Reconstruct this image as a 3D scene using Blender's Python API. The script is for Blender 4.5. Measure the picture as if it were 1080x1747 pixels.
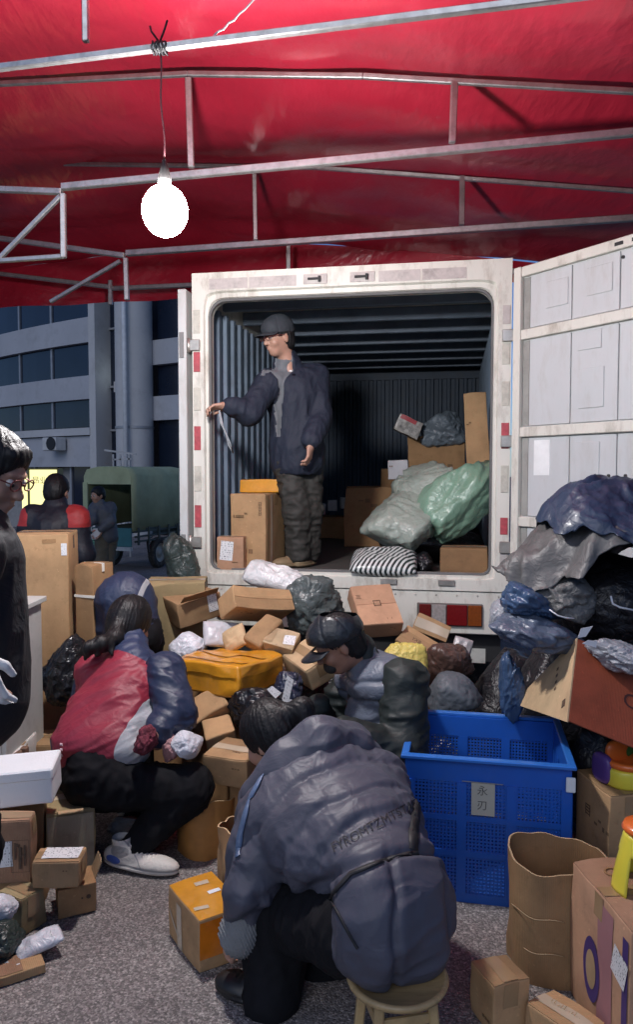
import bpy, bmesh, math, random
import numpy as np
from mathutils import Vector, Matrix, Euler

for o in list(bpy.data.objects):
    bpy.data.objects.remove(o)
scene = bpy.context.scene
COL = scene.collection
R = math.radians

# ------------------------------------------------------------------ camera
CAM_H = 1.62
F_PX, CX, CY = 1300.0, 540.0, 873.5
PITCH = math.atan((873.5 - 805.0) / F_PX)
cam_d = bpy.data.cameras.new('camera')
cam = bpy.data.objects.new('camera', cam_d)
COL.objects.link(cam)
cam.location = (0, 0, CAM_H)
cam.rotation_euler = (math.pi / 2 - PITCH, 0, 0)
cam_d.sensor_fit = 'VERTICAL'
cam_d.sensor_height = 36.0
cam_d.lens = 36.0 * F_PX / 1747.0
cam_d.clip_start = 0.05
cam_d.clip_end = 500
scene.camera = cam

# ------------------------------------------------------------------ night sky, added soft fill light, exposure
world = bpy.data.worlds.new('World')
scene.world = world
world.use_nodes = True
wn = world.node_tree
bg = wn.nodes['Background']
sky_t = wn.nodes.new('ShaderNodeTexSky')
sky_t.sky_type = 'NISHITA'
sky_t.sun_disc = False
SUN_EL, SUN_ROT = R(32), R(200)
sky_t.sun_elevation = SUN_EL
sky_t.sun_rotation = SUN_ROT
sky_t.ozone_density = 4.0
sky_t.dust_density = 0.2
night = wn.nodes.new('ShaderNodeMixRGB')      # the whole dome dimmed towards night blue
night.blend_type = 'MULTIPLY'
night.inputs[0].default_value = 1.0
night.inputs[2].default_value = (0.62, 0.74, 1.0, 1)
wn.links.new(sky_t.outputs[0], night.inputs[1])
wn.links.new(night.outputs[0], bg.inputs[0])
bg.inputs[1].default_value = 0.068
sun_d = bpy.data.lights.new('fill_light', 'SUN')  # soft fill from behind the camera, added to lift the shade
sun_d.energy = 0.55
sun_d.angle = R(40)
sun_d.color = (1.0, 0.96, 0.92)
sun = bpy.data.objects.new('fill_light', sun_d)
COL.objects.link(sun)
_sd = Vector((math.sin(SUN_ROT) * math.cos(SUN_EL), math.cos(SUN_ROT) * math.cos(SUN_EL), math.sin(SUN_EL)))
sun.rotation_euler = _sd.to_track_quat('Z', 'Y').to_euler()
LAMP_STRENGTH = 530.0
LAMP_COL = (1.0, 0.97, 0.97)

scene.view_settings.view_transform = 'Standard'
scene.view_settings.look = 'None'
scene.view_settings.exposure = 0.2
scene.view_settings.gamma = 1.0
scene.view_settings.use_curve_mapping = False
scene.render.engine = 'CYCLES'
scene.cycles.use_denoising = True
try:
    scene.cycles.denoiser = 'OPENIMAGEDENOISE'
except Exception:
    pass
scene.cycles.max_bounces = 6
scene.cycles.diffuse_bounces = 3
scene.cycles.glossy_bounces = 3
scene.cycles.sample_clamp_indirect = 4.0
scene.cycles.caustics_reflective = False
scene.cycles.caustics_refractive = False

# ------------------------------------------------------------------ measuring: photo point + distance -> place
_cp, _sp = math.cos(PITCH), math.sin(PITCH)
def ray(px, py):
    a = (px - CX) / F_PX
    b = -(py - CY) / F_PX
    return np.array([a, _cp + b * _sp, -_sp + b * _cp])
CAMP = np.array([0, 0, CAM_H])
def P(px, py, Y):
    d = ray(px, py)
    return d * (Y / d[1]) + CAMP
def on_plane(px, py, p0, n):
    d = ray(px, py)
    t = np.dot(np.asarray(p0) - CAMP, n) / np.dot(d, n)
    return d * t + CAMP

# ------------------------------------------------------------------ numpy noise
def _hash(ix, iy, iz, seed):
    n = (ix * 374761393 + iy * 668265263 + iz * 1274126177 + seed * 974711) & 0xffffffff
    n = ((n ^ (n >> 13)) * 1274126177) & 0xffffffff
    n = n ^ (n >> 16)
    return (n & 0xffff) / 32767.5 - 1.0
def vnoise(p, seed=0):
    p = np.asarray(p, float)
    f = np.floor(p)
    i = f.astype(np.int64)
    t = p - f
    t = t * t * t * (t * (t * 6 - 15) + 10)
    r = 0
    for a in (0, 1):
        wx = t[:, 0] if a else 1 - t[:, 0]
        for b in (0, 1):
            wy = t[:, 1] if b else 1 - t[:, 1]
            for c in (0, 1):
                wz = t[:, 2] if c else 1 - t[:, 2]
                r = r + wx * wy * wz * _hash(i[:, 0] + a, i[:, 1] + b, i[:, 2] + c, seed)
    return r
def fbm(p, seed=0, oct=3):
    s, a = 0, 1.0
    for o in range(oct):
        s = s + a * vnoise(p * (2 ** o) + 17.3 * o, seed + o)
        a *= 0.5
    return s
def ridge(p, seed=0, oct=2):
    s, a = 0, 1.0
    for o in range(oct):
        s = s + a * (1 - 2 * np.abs(vnoise(p * (2 ** o) + 9.1 * o, seed + o)))
        a *= 0.5
    return s

# ------------------------------------------------------------------ objects
def new_obj(name, me, mat=None, parent=None):
    o = bpy.data.objects.new(name, me)
    COL.objects.link(o)
    if mat is not None:
        for m in (mat if isinstance(mat, (list, tuple)) else [mat]):
            me.materials.append(m)
    if parent is not None:
        o.parent = parent
    return o
def tag(o, label, cat, group=None):
    o['label'] = label
    o['category'] = cat
    if group:
        o['group'] = group
    return o
def empty(name, loc=(0, 0, 0), rz=0.0):
    o = bpy.data.objects.new(name, None)
    o.empty_display_size = 0.1
    o.location = loc
    o.rotation_euler = (0, 0, rz)
    COL.objects.link(o)
    return o
def mesh_of(verts, faces, smooth=False, name='m'):
    me = bpy.data.meshes.new(name)
    me.from_pydata([tuple(map(float, v)) for v in verts], [], [tuple(map(int, f)) for f in faces])
    me.update()
    if smooth:
        me.polygons.foreach_set('use_smooth', [True] * len(me.polygons))
    return me
class MB:
    """collects simple solids into one mesh"""
    def __init__(s):
        s.v, s.f = [], []
    def box(s, lo, hi, M=None):
        n = len(s.v)
        for x in (lo[0], hi[0]):
            for y in (lo[1], hi[1]):
                for z in (lo[2], hi[2]):
                    p = Vector((x, y, z))
                    s.v.append(tuple(M @ p) if M else tuple(p))
        for q in ((0, 1, 3, 2), (4, 6, 7, 5), (0, 4, 5, 1), (2, 3, 7, 6), (0, 2, 6, 4), (1, 5, 7, 3)):
            s.f.append(tuple(n + i for i in q))
        return s
    def bar(s, a, b, w, h=None, up=(0, 0, 1)):
        h = h or w
        a, b = Vector(a), Vector(b)
        d = (b - a)
        L = d.length
        d.normalize()
        upv = Vector(up)
        if abs(d.dot(upv)) > 0.97:
            upv = Vector((0, 1, 0))
        x = d.cross(upv).normalized()
        z = x.cross(d)
        M = Matrix((x, d, z)).transposed().to_4x4()
        M.translation = a
        return s.box((-w / 2, 0, -h / 2), (w / 2, L, h / 2), M)
    def tube(s, pts, r, n=8, cap=True):
        pts = [Vector(p) for p in pts]
        rs = r if isinstance(r, (list, tuple)) else [r] * len(pts)
        base = len(s.v)
        prev = None
        for i, p in enumerate(pts):
            d = (pts[min(i + 1, len(pts) - 1)] - pts[max(i - 1, 0)])
            d.normalize()
            if prev is None:
                u = d.orthogonal().normalized()
            else:
                u = (prev - d * prev.dot(d)).normalized()
            prev = u
            w = d.cross(u)
            for k in range(n):
                a = 2 * math.pi * k / n
                s.v.append(tuple(p + (u * math.cos(a) + w * math.sin(a)) * rs[i]))
        for i in range(len(pts) - 1):
            for k in range(n):
                a = base + i * n + k
                b = base + i * n + (k + 1) % n
                s.f.append((a, b, b + n, a + n))
        if cap:
            s.f.append(tuple(base + k for k in range(n))[::-1])
            s.f.append(tuple(base + (len(pts) - 1) * n + k for k in range(n)))
        return s
    def lathe(s, prof, n=24, c=(0, 0, 0), M=None):
        base = len(s.v)
        for r, z in prof:
            for k in range(n):
                a = 2 * math.pi * k / n
                p = Vector((c[0] + r * math.cos(a), c[1] + r * math.sin(a), c[2] + z))
                s.v.append(tuple(M @ p) if M else tuple(p))
        for i in range(len(prof) - 1):
            for k in range(n):
                a = base + i * n + k
                b = base + i * n + (k + 1) % n
                s.f.append((a, b, b + n, a + n))
        return s
    def prism(s, poly, y0, y1, M=None):
        """polygon in x,z pulled along y"""
        n = len(s.v)
        m = len(poly)
        for y in (y0, y1):
            for x, z in poly:
                p = Vector((x, y, z))
                s.v.append(tuple(M @ p) if M else tuple(p))
        s.f.append(tuple(n + i for i in range(m)))
        s.f.append(tuple(n + m + i for i in range(m))[::-1])
        for i in range(m):
            j = (i + 1) % m
            s.f.append((n + i, n + m + i, n + m + j, n + j))
        return s
    def quad(s, a, b, c, d):
        n = len(s.v)
        s.v += [tuple(a), tuple(b), tuple(c), tuple(d)]
        s.f.append((n, n + 1, n + 2, n + 3))
        return s
    def build(s, name, mat, parent=None, smooth=False, bevel=0.0, seg=1):
        me = mesh_of(s.v, s.f, smooth, name)
        bm = bmesh.new()
        bm.from_mesh(me)
        bmesh.ops.recalc_face_normals(bm, faces=bm.faces)
        if bevel:
            ed = [e for e in bm.edges if len(e.link_faces) == 2 and e.calc_face_angle(0) > 0.6]
            bmesh.ops.bevel(bm, geom=ed, offset=bevel, segments=seg, affect='EDGES', profile=0.6, clamp_overlap=True)
        bm.to_mesh(me)
        bm.free()
        return new_obj(name, me, mat, parent)
def text_mesh(body, size, mat, name='lettering', parent=None, extrude=0.0, align='CENTER', shear=0.0):
    cu = bpy.data.curves.new('t', 'FONT')
    cu.body = body
    cu.size = size
    cu.align_x = align
    cu.align_y = 'CENTER'
    cu.extrude = extrude
    cu.resolution_u = 3
    cu.shear = shear
    tmp = bpy.data.objects.new('t', cu)
    COL.objects.link(tmp)
    dg = bpy.context.evaluated_depsgraph_get()
    me = bpy.data.meshes.new_from_object(tmp.evaluated_get(dg))
    bpy.data.objects.remove(tmp)
    o = new_obj(name, me, None, parent)
    me.materials.clear()
    me.materials.append(mat)
    return o

# ------------------------------------------------------------------ materials
MATS = {}
def nodes_of(name):
    m = bpy.data.materials.new(name)
    m.use_nodes = True
    return m, m.node_tree, m.node_tree.nodes['Principled BSDF']
def ramp(nt, stops):
    r = nt.nodes.new('ShaderNodeValToRGB')
    e = r.color_ramp.elements
    while len(e) > 1:
        e.remove(e[-1])
    e[0].position = stops[0][0]
    e[0].color = (*stops[0][1], 1)
    for p, c in stops[1:]:
        k = e.new(p)
        k.color = (*c, 1)
    return r
def mul(c, f):
    return tuple(min(1, x * f) for x in c)
def mat(name, col, rough=0.6, metal=0.0, var=0.15, vscale=6.0, dirt=0.0, dirt_col=(0.08, 0.07, 0.06), dscale=9.0,
        bump=0.0, bscale=60.0, spec=0.5, coat=0.0, trans=0.0, rvar=0.0, stretch=None, sheen=0.0, alpha=1.0, crinkle=0.0, cscale=16.0):
    """procedural surface: base colour with cloudy variation, blotchy dirt and fine relief"""
    if name in MATS:
        return MATS[name]
    m, nt, b = nodes_of(name)
    L = nt.links
    tc = nt.nodes.new('ShaderNodeTexCoord')
    src = tc.outputs['Object']
    if stretch:
        mp = nt.nodes.new('ShaderNodeMapping')
        mp.inputs['Scale'].default_value = stretch
        L.new(src, mp.inputs['Vector'])
        src = mp.outputs[0]
    n1 = nt.nodes.new('ShaderNodeTexNoise')
    n1.inputs['Scale'].default_value = vscale
    n1.inputs['Detail'].default_value = 6
    n1.inputs['Roughness'].default_value = 0.6
    L.new(src, n1.inputs['Vector'])
    r1 = ramp(nt, [(0.28, mul(col, 1 - var)), (0.72, mul(col, 1 + var))])
    L.new(n1.outputs[0], r1.inputs[0])
    out = r1.outputs[0]
    if dirt > 0:
        n2 = nt.nodes.new('ShaderNodeTexNoise')
        n2.inputs['Scale'].default_value = dscale
        n2.inputs['Detail'].default_value = 9
        n2.inputs['Roughness'].default_value = 0.72
        L.new(src, n2.inputs['Vector'])
        r2 = ramp(nt, [(0.5, (0, 0, 0)), (0.72, (dirt,) * 3)])
        L.new(n2.outputs[0], r2.inputs[0])
        mx = nt.nodes.new('ShaderNodeMixRGB')
        mx.inputs[2].default_value = (*dirt_col, 1)
        L.new(r2.outputs[0], mx.inputs[0])
        L.new(out, mx.inputs[1])
        out = mx.outputs[0]
    L.new(out, b.inputs['Base Color'])
    b.inputs['Roughness'].default_value = rough
    if rvar:
        mr = nt.nodes.new('ShaderNodeMapRange')
        mr.inputs['To Min'].default_value = max(0.02, rough - rvar)
        mr.inputs['To Max'].default_value = min(1, rough + rvar)
        L.new(n1.outputs[0], mr.inputs['Value'])
        L.new(mr.outputs[0], b.inputs['Roughness'])
    b.inputs['Metallic'].default_value = metal
    b.inputs['Specular IOR Level'].default_value = spec
    b.inputs['Coat Weight'].default_value = coat
    b.inputs['Transmission Weight'].default_value = trans
    b.inputs['Sheen Weight'].default_value = sheen
    b.inputs['Alpha'].default_value = alpha
    if bump:
        n3 = nt.nodes.new('ShaderNodeTexNoise')
        n3.inputs['Scale'].default_value = bscale
        n3.inputs['Detail'].default_value = 5
        L.new(src, n3.inputs['Vector'])
        bp = nt.nodes.new('ShaderNodeBump')
        bp.inputs['Strength'].default_value = bump
        bp.inputs['Distance'].default_value = 0.01
        L.new(n3.outputs[0], bp.inputs['Height'])
        L.new(bp.outputs[0], b.inputs['Normal'])
    if crinkle:
        add_crinkle(nt, b, src, crinkle, cscale)
    MATS[name] = m
    return m
def add_crinkle(nt, b, src, strength, scale):
    """sharp little folds: warped noise folded about its middle"""
    L = nt.links
    nz_ = nt.nodes.new('ShaderNodeTexNoise')
    nz_.inputs['Scale'].default_value = scale
    nz_.inputs['Detail'].default_value = 3
    nz_.inputs['Distortion'].default_value = 1.4
    L.new(src, nz_.inputs['Vector'])
    s1 = nt.nodes.new('ShaderNodeMath')
    s1.operation = 'SUBTRACT'
    s1.inputs[1].default_value = 0.5
    L.new(nz_.outputs[0], s1.inputs[0])
    s2 = nt.nodes.new('ShaderNodeMath')
    s2.operation = 'ABSOLUTE'
    L.new(s1.outputs[0], s2.inputs[0])
    bp = nt.nodes.new('ShaderNodeBump')
    bp.invert = True
    bp.inputs['Strength'].default_value = strength
    bp.inputs['Distance'].default_value = 0.03
    L.new(s2.outputs[0], bp.inputs['Height'])
    old = b.inputs['Normal'].links
    if old:
        L.new(old[0].from_socket, bp.inputs['Normal'])
    L.new(bp.outputs[0], b.inputs['Normal'])
def emit(name, col, strength):
    m = bpy.data.materials.new(name)
    m.use_nodes = True
    nt = m.node_tree
    nt.nodes.clear()
    e = nt.nodes.new('ShaderNodeEmission')
    e.inputs[0].default_value = (*col, 1)
    e.inputs[1].default_value = strength
    o = nt.nodes.new('ShaderNodeOutputMaterial')
    nt.links.new(e.outputs[0], o.inputs[0])
    MATS[name] = m
    return m
def cardboard(name, col, rough=0.82, stain=0.35):
    """kraft board: cloudy brown, faint flute lines, scuffs"""
    if name in MATS:
        return MATS[name]
    m, nt, b = nodes_of(name)
    L = nt.links
    tc = nt.nodes.new('ShaderNodeTexCoord')
    oi = nt.nodes.new('ShaderNodeObjectInfo')
    add = nt.nodes.new('ShaderNodeVectorMath')
    sc = nt.nodes.new('ShaderNodeVectorMath')
    sc.operation = 'SCALE'
    sc.inputs['Scale'].default_value = 7.0
    L.new(oi.outputs['Location'], sc.inputs[0])
    L.new(tc.outputs['Object'], add.inputs[0])
    L.new(sc.outputs[0], add.inputs[1])
    n1 = nt.nodes.new('ShaderNodeTexNoise')
    n1.inputs['Scale'].default_value = 7
    n1.inputs['Detail'].default_value = 7
    n1.inputs['Roughness'].default_value = 0.62
    L.new(add.outputs[0], n1.inputs['Vector'])
    r1 = ramp(nt, [(0.25, mul(col, 0.72)), (0.5, col), (0.78, mul(col, 1.22))])
    L.new(n1.outputs[0], r1.inputs[0])
    n2 = nt.nodes.new('ShaderNodeTexNoise')
    n2.inputs['Scale'].default_value = 22
    n2.inputs['Detail'].default_value = 8
    n2.inputs['Roughness'].default_value = 0.75
    L.new(add.outputs[0], n2.inputs['Vector'])
    r2 = ramp(nt, [(0.56, (0, 0, 0)), (0.70, (stain,) * 3)])
    L.new(n2.outputs[0], r2.inputs[0])
    mx = nt.nodes.new('ShaderNodeMixRGB')
    mx.inputs[2].default_value = (*mul(col, 0.38), 1)
    L.new(r2.outputs[0], mx.inputs[0])
    L.new(r1.outputs[0], mx.inputs[1])
    n4 = nt.nodes.new('ShaderNodeTexNoise')
    n4.inputs['Scale'].default_value = 55
    n4.inputs['Detail'].default_value = 4
    L.new(add.outputs[0], n4.inputs['Vector'])
    r4 = ramp(nt, [(0.66, (0, 0, 0)), (0.74, (0.4,) * 3)])
    L.new(n4.outputs[0], r4.inputs[0])
    mx2 = nt.nodes.new('ShaderNodeMixRGB')
    mx2.inputs[2].default_value = (*mul(col, 1.7), 1)
    L.new(r4.outputs[0], mx2.inputs[0])
    L.new(mx.outputs[0], mx2.inputs[1])
    hsv = nt.nodes.new('ShaderNodeHueSaturation')
    mr = nt.nodes.new('ShaderNodeMapRange')
    mr.inputs['To Min'].default_value = 0.80
    mr.inputs['To Max'].default_value = 1.32
    L.new(oi.outputs['Random'], mr.inputs['Value'])
    L.new(mr.outputs[0], hsv.inputs['Value'])
    L.new(mx2.outputs[0], hsv.inputs['Color'])
    L.new(hsv.outputs[0], b.inputs['Base Color'])
    b.inputs['Roughness'].default_value = rough
    b.inputs['Specular IOR Level'].default_value = 0.3
    wv = nt.nodes.new('ShaderNodeTexWave')
    wv.inputs['Scale'].default_value = 55
    wv.inputs['Distortion'].default_value = 0.6
    L.new(tc.outputs['Object'], wv.inputs['Vector'])
    ad = nt.nodes.new('ShaderNodeMath')
    ad.operation = 'MULTIPLY_ADD'
    ad.inputs[1].default_value = 0.18
    L.new(wv.outputs['Fac'], ad.inputs[0])
    L.new(n1.outputs[0], ad.inputs[2])
    bp = nt.nodes.new('ShaderNodeBump')
    bp.inputs['Strength'].default_value = 0.35
    bp.inputs['Distance'].default_value = 0.008
    L.new(ad.outputs[0], bp.inputs['Height'])
    L.new(bp.outputs[0], b.inputs['Normal'])
    MATS[name] = m
    return m
def masked(name, cols, rough=0.7, bump=0.25, bscale=40, var=0.12, attr='mask', sheen=0.0):
    """cloth of several colours; colour i shows where the point attribute mask<i> is above zero"""
    if name in MATS:
        return MATS[name]
    m, nt, b = nodes_of(name)
    L = nt.links
    cur = None
    for i, c in enumerate(cols):
        if i == 0:
            rgb = nt.nodes.new('ShaderNodeRGB')
            rgb.outputs[0].default_value = (*c, 1)
            cur = rgb.outputs[0]
        else:
            at = nt.nodes.new('ShaderNodeAttribute')
            at.attribute_name = '%s%d' % (attr, i)
            g = nt.nodes.new('ShaderNodeMath')
            g.operation = 'GREATER_THAN'
            g.inputs[1].default_value = 0.0
            L.new(at.outputs['Fac'], g.inputs[0])
            mx = nt.nodes.new('ShaderNodeMixRGB')
            mx.inputs[2].default_value = (*c, 1)
            L.new(g.outputs[0], mx.inputs[0])
            L.new(cur, mx.inputs[1])
            cur = mx.outputs[0]
    tc = nt.nodes.new('ShaderNodeTexCoord')
    n1 = nt.nodes.new('ShaderNodeTexNoise')
    n1.inputs['Scale'].default_value = 9
    n1.inputs['Detail'].default_value = 6
    L.new(tc.outputs['Object'], n1.inputs['Vector'])
    mr = nt.nodes.new('ShaderNodeMapRange')
    mr.inputs['From Min'].default_value = 0.25
    mr.inputs['From Max'].default_value = 0.75
    mr.inputs['To Min'].default_value = 1 - var
    mr.inputs['To Max'].default_value = 1 + var
    L.new(n1.outputs[0], mr.inputs['Value'])
    hs = nt.nodes.new('ShaderNodeHueSaturation')
    L.new(mr.outputs[0], hs.inputs['Value'])
    L.new(cur, hs.inputs['Color'])
    L.new(hs.outputs[0], b.inputs['Base Color'])
    b.inputs['Roughness'].default_value = rough
    b.inputs['Sheen Weight'].default_value = sheen
    n3 = nt.nodes.new('ShaderNodeTexNoise')
    n3.inputs['Scale'].default_value = bscale
    n3.inputs['Detail'].default_value = 6
    L.new(tc.outputs['Object'], n3.inputs['Vector'])
    bp = nt.nodes.new('ShaderNodeBump')
    bp.inputs['Strength'].default_value = bump
    bp.inputs['Distance'].default_value = 0.01
    L.new(n3.outputs[0], bp.inputs['Height'])
    L.new(bp.outputs[0], b.inputs['Normal'])
    add_crinkle(nt, b, tc.outputs['Object'], 0.24, 11)
    MATS[name] = m
    return m
def label_mat():
    """shipping label: white paper with rows of dark print"""
    if 'label' in MATS:
        return MATS['label']
    m, nt, b = nodes_of('paper_label')
    L = nt.links
    uv = nt.nodes.new('ShaderNodeUVMap')
    oi = nt.nodes.new('ShaderNodeObjectInfo')
    mp = nt.nodes.new('ShaderNodeMapping')
    mp.inputs['Scale'].default_value = (9, 1.0, 1)
    L.new(uv.outputs[0], mp.inputs[0])
    sep = nt.nodes.new('ShaderNodeSeparateXYZ')
    L.new(uv.outputs[0], sep.inputs[0])
    rows = nt.nodes.new('ShaderNodeMath')
    rows.operation = 'MULTIPLY'
    rows.inputs[1].default_value = 9
    L.new(sep.outputs[1], rows.inputs[0])
    fl = nt.nodes.new('ShaderNodeMath')
    fl.operation = 'FLOOR'
    L.new(rows.outputs[0], fl.inputs[0])
    fr = nt.nodes.new('ShaderNodeMath')
    fr.operation = 'FRACT'
    L.new(rows.outputs[0], fr.inputs[0])
    cmb = nt.nodes.new('ShaderNodeCombineXYZ')
    mx_ = nt.nodes.new('ShaderNodeMath')
    mx_.operation = 'MULTIPLY'
    mx_.inputs[1].default_value = 14
    L.new(sep.outputs[0], mx_.inputs[0])
    L.new(mx_.outputs[0], cmb.inputs[0])
    ml = nt.nodes.new('ShaderNodeMath')
    ml.operation = 'MULTIPLY'
    ml.inputs[1].default_value = 7.31
    L.new(fl.outputs[0], ml.inputs[0])
    L.new(ml.outputs[0], cmb.inputs[1])
    rn = nt.nodes.new('ShaderNodeMath')
    rn.operation = 'MULTIPLY'
    rn.inputs[1].default_value = 50
    L.new(oi.outputs['Random'], rn.inputs[0])
    L.new(rn.outputs[0], cmb.inputs[2])
    n = nt.nodes.new('ShaderNodeTexNoise')
    n.inputs['Scale'].default_value = 1.0
    n.inputs['Detail'].default_value = 3
    n.inputs['Roughness'].default_value = 0.8
    L.new(cmb.outputs[0], n.inputs['Vector'])
    g = nt.nodes.new('ShaderNodeMath')
    g.operation = 'GREATER_THAN'
    g.inputs[1].default_value = 0.56
    L.new(n.outputs[0], g.inputs[0])
    g2 = nt.nodes.new('ShaderNodeMath')
    g2.operation = 'GREATER_THAN'
    g2.inputs[1].default_value = 0.45
    L.new(fr.outputs[0], g2.inputs[0])
    mm = nt.nodes.new('ShaderNodeMath')
    mm.operation = 'MULTIPLY'
    L.new(g.outputs[0], mm.inputs[0])
    L.new(g2.outputs[0], mm.inputs[1])
    mx = nt.nodes.new('ShaderNodeMixRGB')
    mx.inputs[1].default_value = (0.72, 0.72, 0.72, 1)
    mx.inputs[2].default_value = (0.16, 0.16, 0.18, 1)
    L.new(mm.outputs[0], mx.inputs[0])
    L.new(mx.outputs[0], b.inputs['Base Color'])
    b.inputs['Roughness'].default_value = 0.45
    MATS['label'] = m
    return m

# ------------------------------------------------------------------ signed distance figures -> smooth continuous meshes
class SDF:
    def __init__(s, lo, hi, h):
        s.lo = np.array(lo, float)
        s.h = h
        s.n = np.ceil((np.array(hi, float) - s.lo) / h).astype(int) + 1
        s.g = np.full(s.n, 1.0, np.float32)
    def _blk(s, lo, hi, m):
        a = np.clip(np.floor((np.array(lo) - m - s.lo) / s.h).astype(int), 0, s.n)
        b = np.clip(np.ceil((np.array(hi) + m - s.lo) / s.h).astype(int) + 1, 0, s.n)
        if np.any(b <= a):
            return None, None
        ax = [s.lo[i] + s.h * np.arange(a[i], b[i]) for i in range(3)]
        X, Y, Z = np.meshgrid(*ax, indexing='ij')
        return (slice(a[0], b[0]), slice(a[1], b[1]), slice(a[2], b[2])), np.stack([X, Y, Z], -1)
    def _mix(s, sl, d, k, sub=False):
        a = s.g[sl]
        d = d.astype(np.float32)
        if sub:
            h = np.clip(0.5 - 0.5 * (a + d) / k, 0, 1)
            s.g[sl] = a * (1 - h) - d * h + k * h * (1 - h)
        else:
            h = np.clip(0.5 + 0.5 * (a - d) / k, 0, 1)
            s.g[sl] = a * (1 - h) + d * h - k * h * (1 - h)
    def cap(s, a, b, ra, rb=None, k=0.03, sub=False):
        rb = ra if rb is None else rb
        a = np.array(a, float)
        b = np.array(b, float)
        r = max(ra, rb)
        sl, q = s._blk(np.minimum(a, b) - r, np.maximum(a, b) + r, k + 3 * s.h)
        if sl is None:
            return s
        ba = b - a
        L2 = max(1e-9, ba @ ba)
        t = np.clip(((q - a) @ ba) / L2, 0, 1)
        d = np.linalg.norm(q - a - t[..., None] * ba, axis=-1) - (ra + (rb - ra) * t)
        s._mix(sl, d, k, sub)
        return s
    def chain(s, pts, rs, k=0.03):
        for i in range(len(pts) - 1):
            s.cap(pts[i], pts[i + 1], rs[i], rs[i + 1], k)
        return s
    def ell(s, c, r, B=None, k=0.03, sub=False):
        c = np.array(c, float)
        r = np.array(r, float)
        m = r.max() if B is not None else r
        sl, q = s._blk(c - m, c + m, k + 3 * s.h)
        if sl is None:
            return s
        q = q - c
        if B is not None:
            q = q @ np.array(B).T        # rows of B are the local axes
        k0 = np.linalg.norm(q / r, axis=-1)
        k1 = np.linalg.norm(q / (r * r), axis=-1) + 1e-9
        s._mix(sl, k0 * (k0 - 1.0) / k1, k, sub)
        return s
    def mesh(s, smooth=2):
        g = s.g
        neg = g < 0
        n = s.n
        c = np.zeros(n - 1, np.int8)
        for a in (0, 1):
            for b in (0, 1):
                for d in (0, 1):
                    c += neg[a:n[0] - 1 + a, b:n[1] - 1 + b, d:n[2] - 1 + d]
        act = (c > 0) & (c < 8)
        ijk = np.argwhere(act)
        idx = np.full(n - 1, -1, np.int64)
        idx[act] = np.arange(len(ijk))
        pos = np.zeros((len(ijk), 3))
        cnt = np.zeros(len(ijk))
        cor = [(a, b, d) for a in (0, 1) for b in (0, 1) for d in (0, 1)]
        for c0 in cor:
            for ax in range(3):
                if c0[ax] == 1:
                    continue
                c1 = list(c0)
                c1[ax] = 1
                i0 = ijk + c0
                i1 = ijk + c1
                v0 = g[i0[:, 0], i0[:, 1], i0[:, 2]]
                v1 = g[i1[:, 0], i1[:, 1], i1[:, 2]]
                mk = (v0 < 0) != (v1 < 0)
                t = np.where(mk, v0 / np.where(mk, v0 - v1, 1), 0)
                p = np.repeat(np.array([c0], float), len(ijk), 0)
                p[:, ax] = t
                pos[mk] += p[mk]
                cnt[mk] += 1
        pos = (pos / cnt[:, None] + ijk) * s.h + s.lo
        faces = []
        for ax in range(3):
            o1, o2 = [(1, 2), (2, 0), (0, 1)][ax]
            sa = [slice(None)] * 3
            sb = [slice(None)] * 3
            sa[ax] = slice(0, n[ax] - 1)
            sb[ax] = slice(1, n[ax])
            cr = neg[tuple(sa)] != neg[tuple(sb)]
            e = np.argwhere(cr)
            e = e[(e[:, o1] > 0) & (e[:, o2] > 0) & (e[:, o1] < n[o1] - 1) & (e[:, o2] < n[o2] - 1)]
            d1 = np.zeros(3, int)
            d1[o1] = 1
            d2 = np.zeros(3, int)
            d2[o2] = 1
            q = [idx[tuple((e - d1 - d2).T)], idx[tuple((e - d2).T)], idx[tuple(e.T)], idx[tuple((e - d1).T)]]
            q = np.stack(q, 1)
            inside = neg[tuple(e.T)]
            q[~inside] = q[~inside][:, ::-1]
            faces.append(q)
        F = np.concatenate(faces)
        F = F[(F >= 0).all(1)]
        for _ in range(smooth):
            pos = lap(pos, F)
        return pos, F
def lap(v, F, lam=0.6):
    a = np.zeros_like(v)
    w = np.zeros(len(v))
    for i in range(4):
        j = (i + 1) % 4
        np.add.at(a, F[:, i], v[F[:, j]])
        np.add.at(a, F[:, j], v[F[:, i]])
        np.add.at(w, F[:, i], 1)
        np.add.at(w, F[:, j], 1)
    return v * (1 - lam) + lam * a / np.maximum(w, 1)[:, None]
def normals(v, F):
    fn = np.cross(v[F[:, 2]] - v[F[:, 0]], v[F[:, 3]] - v[F[:, 1]]) if F.shape[1] == 4 else \
        np.cross(v[F[:, 1]] - v[F[:, 0]], v[F[:, 2]] - v[F[:, 0]])
    n = np.zeros_like(v)
    for i in range(F.shape[1]):
        np.add.at(n, F[:, i], fn)
    return n / (np.linalg.norm(n, axis=1)[:, None] + 1e-12)
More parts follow.
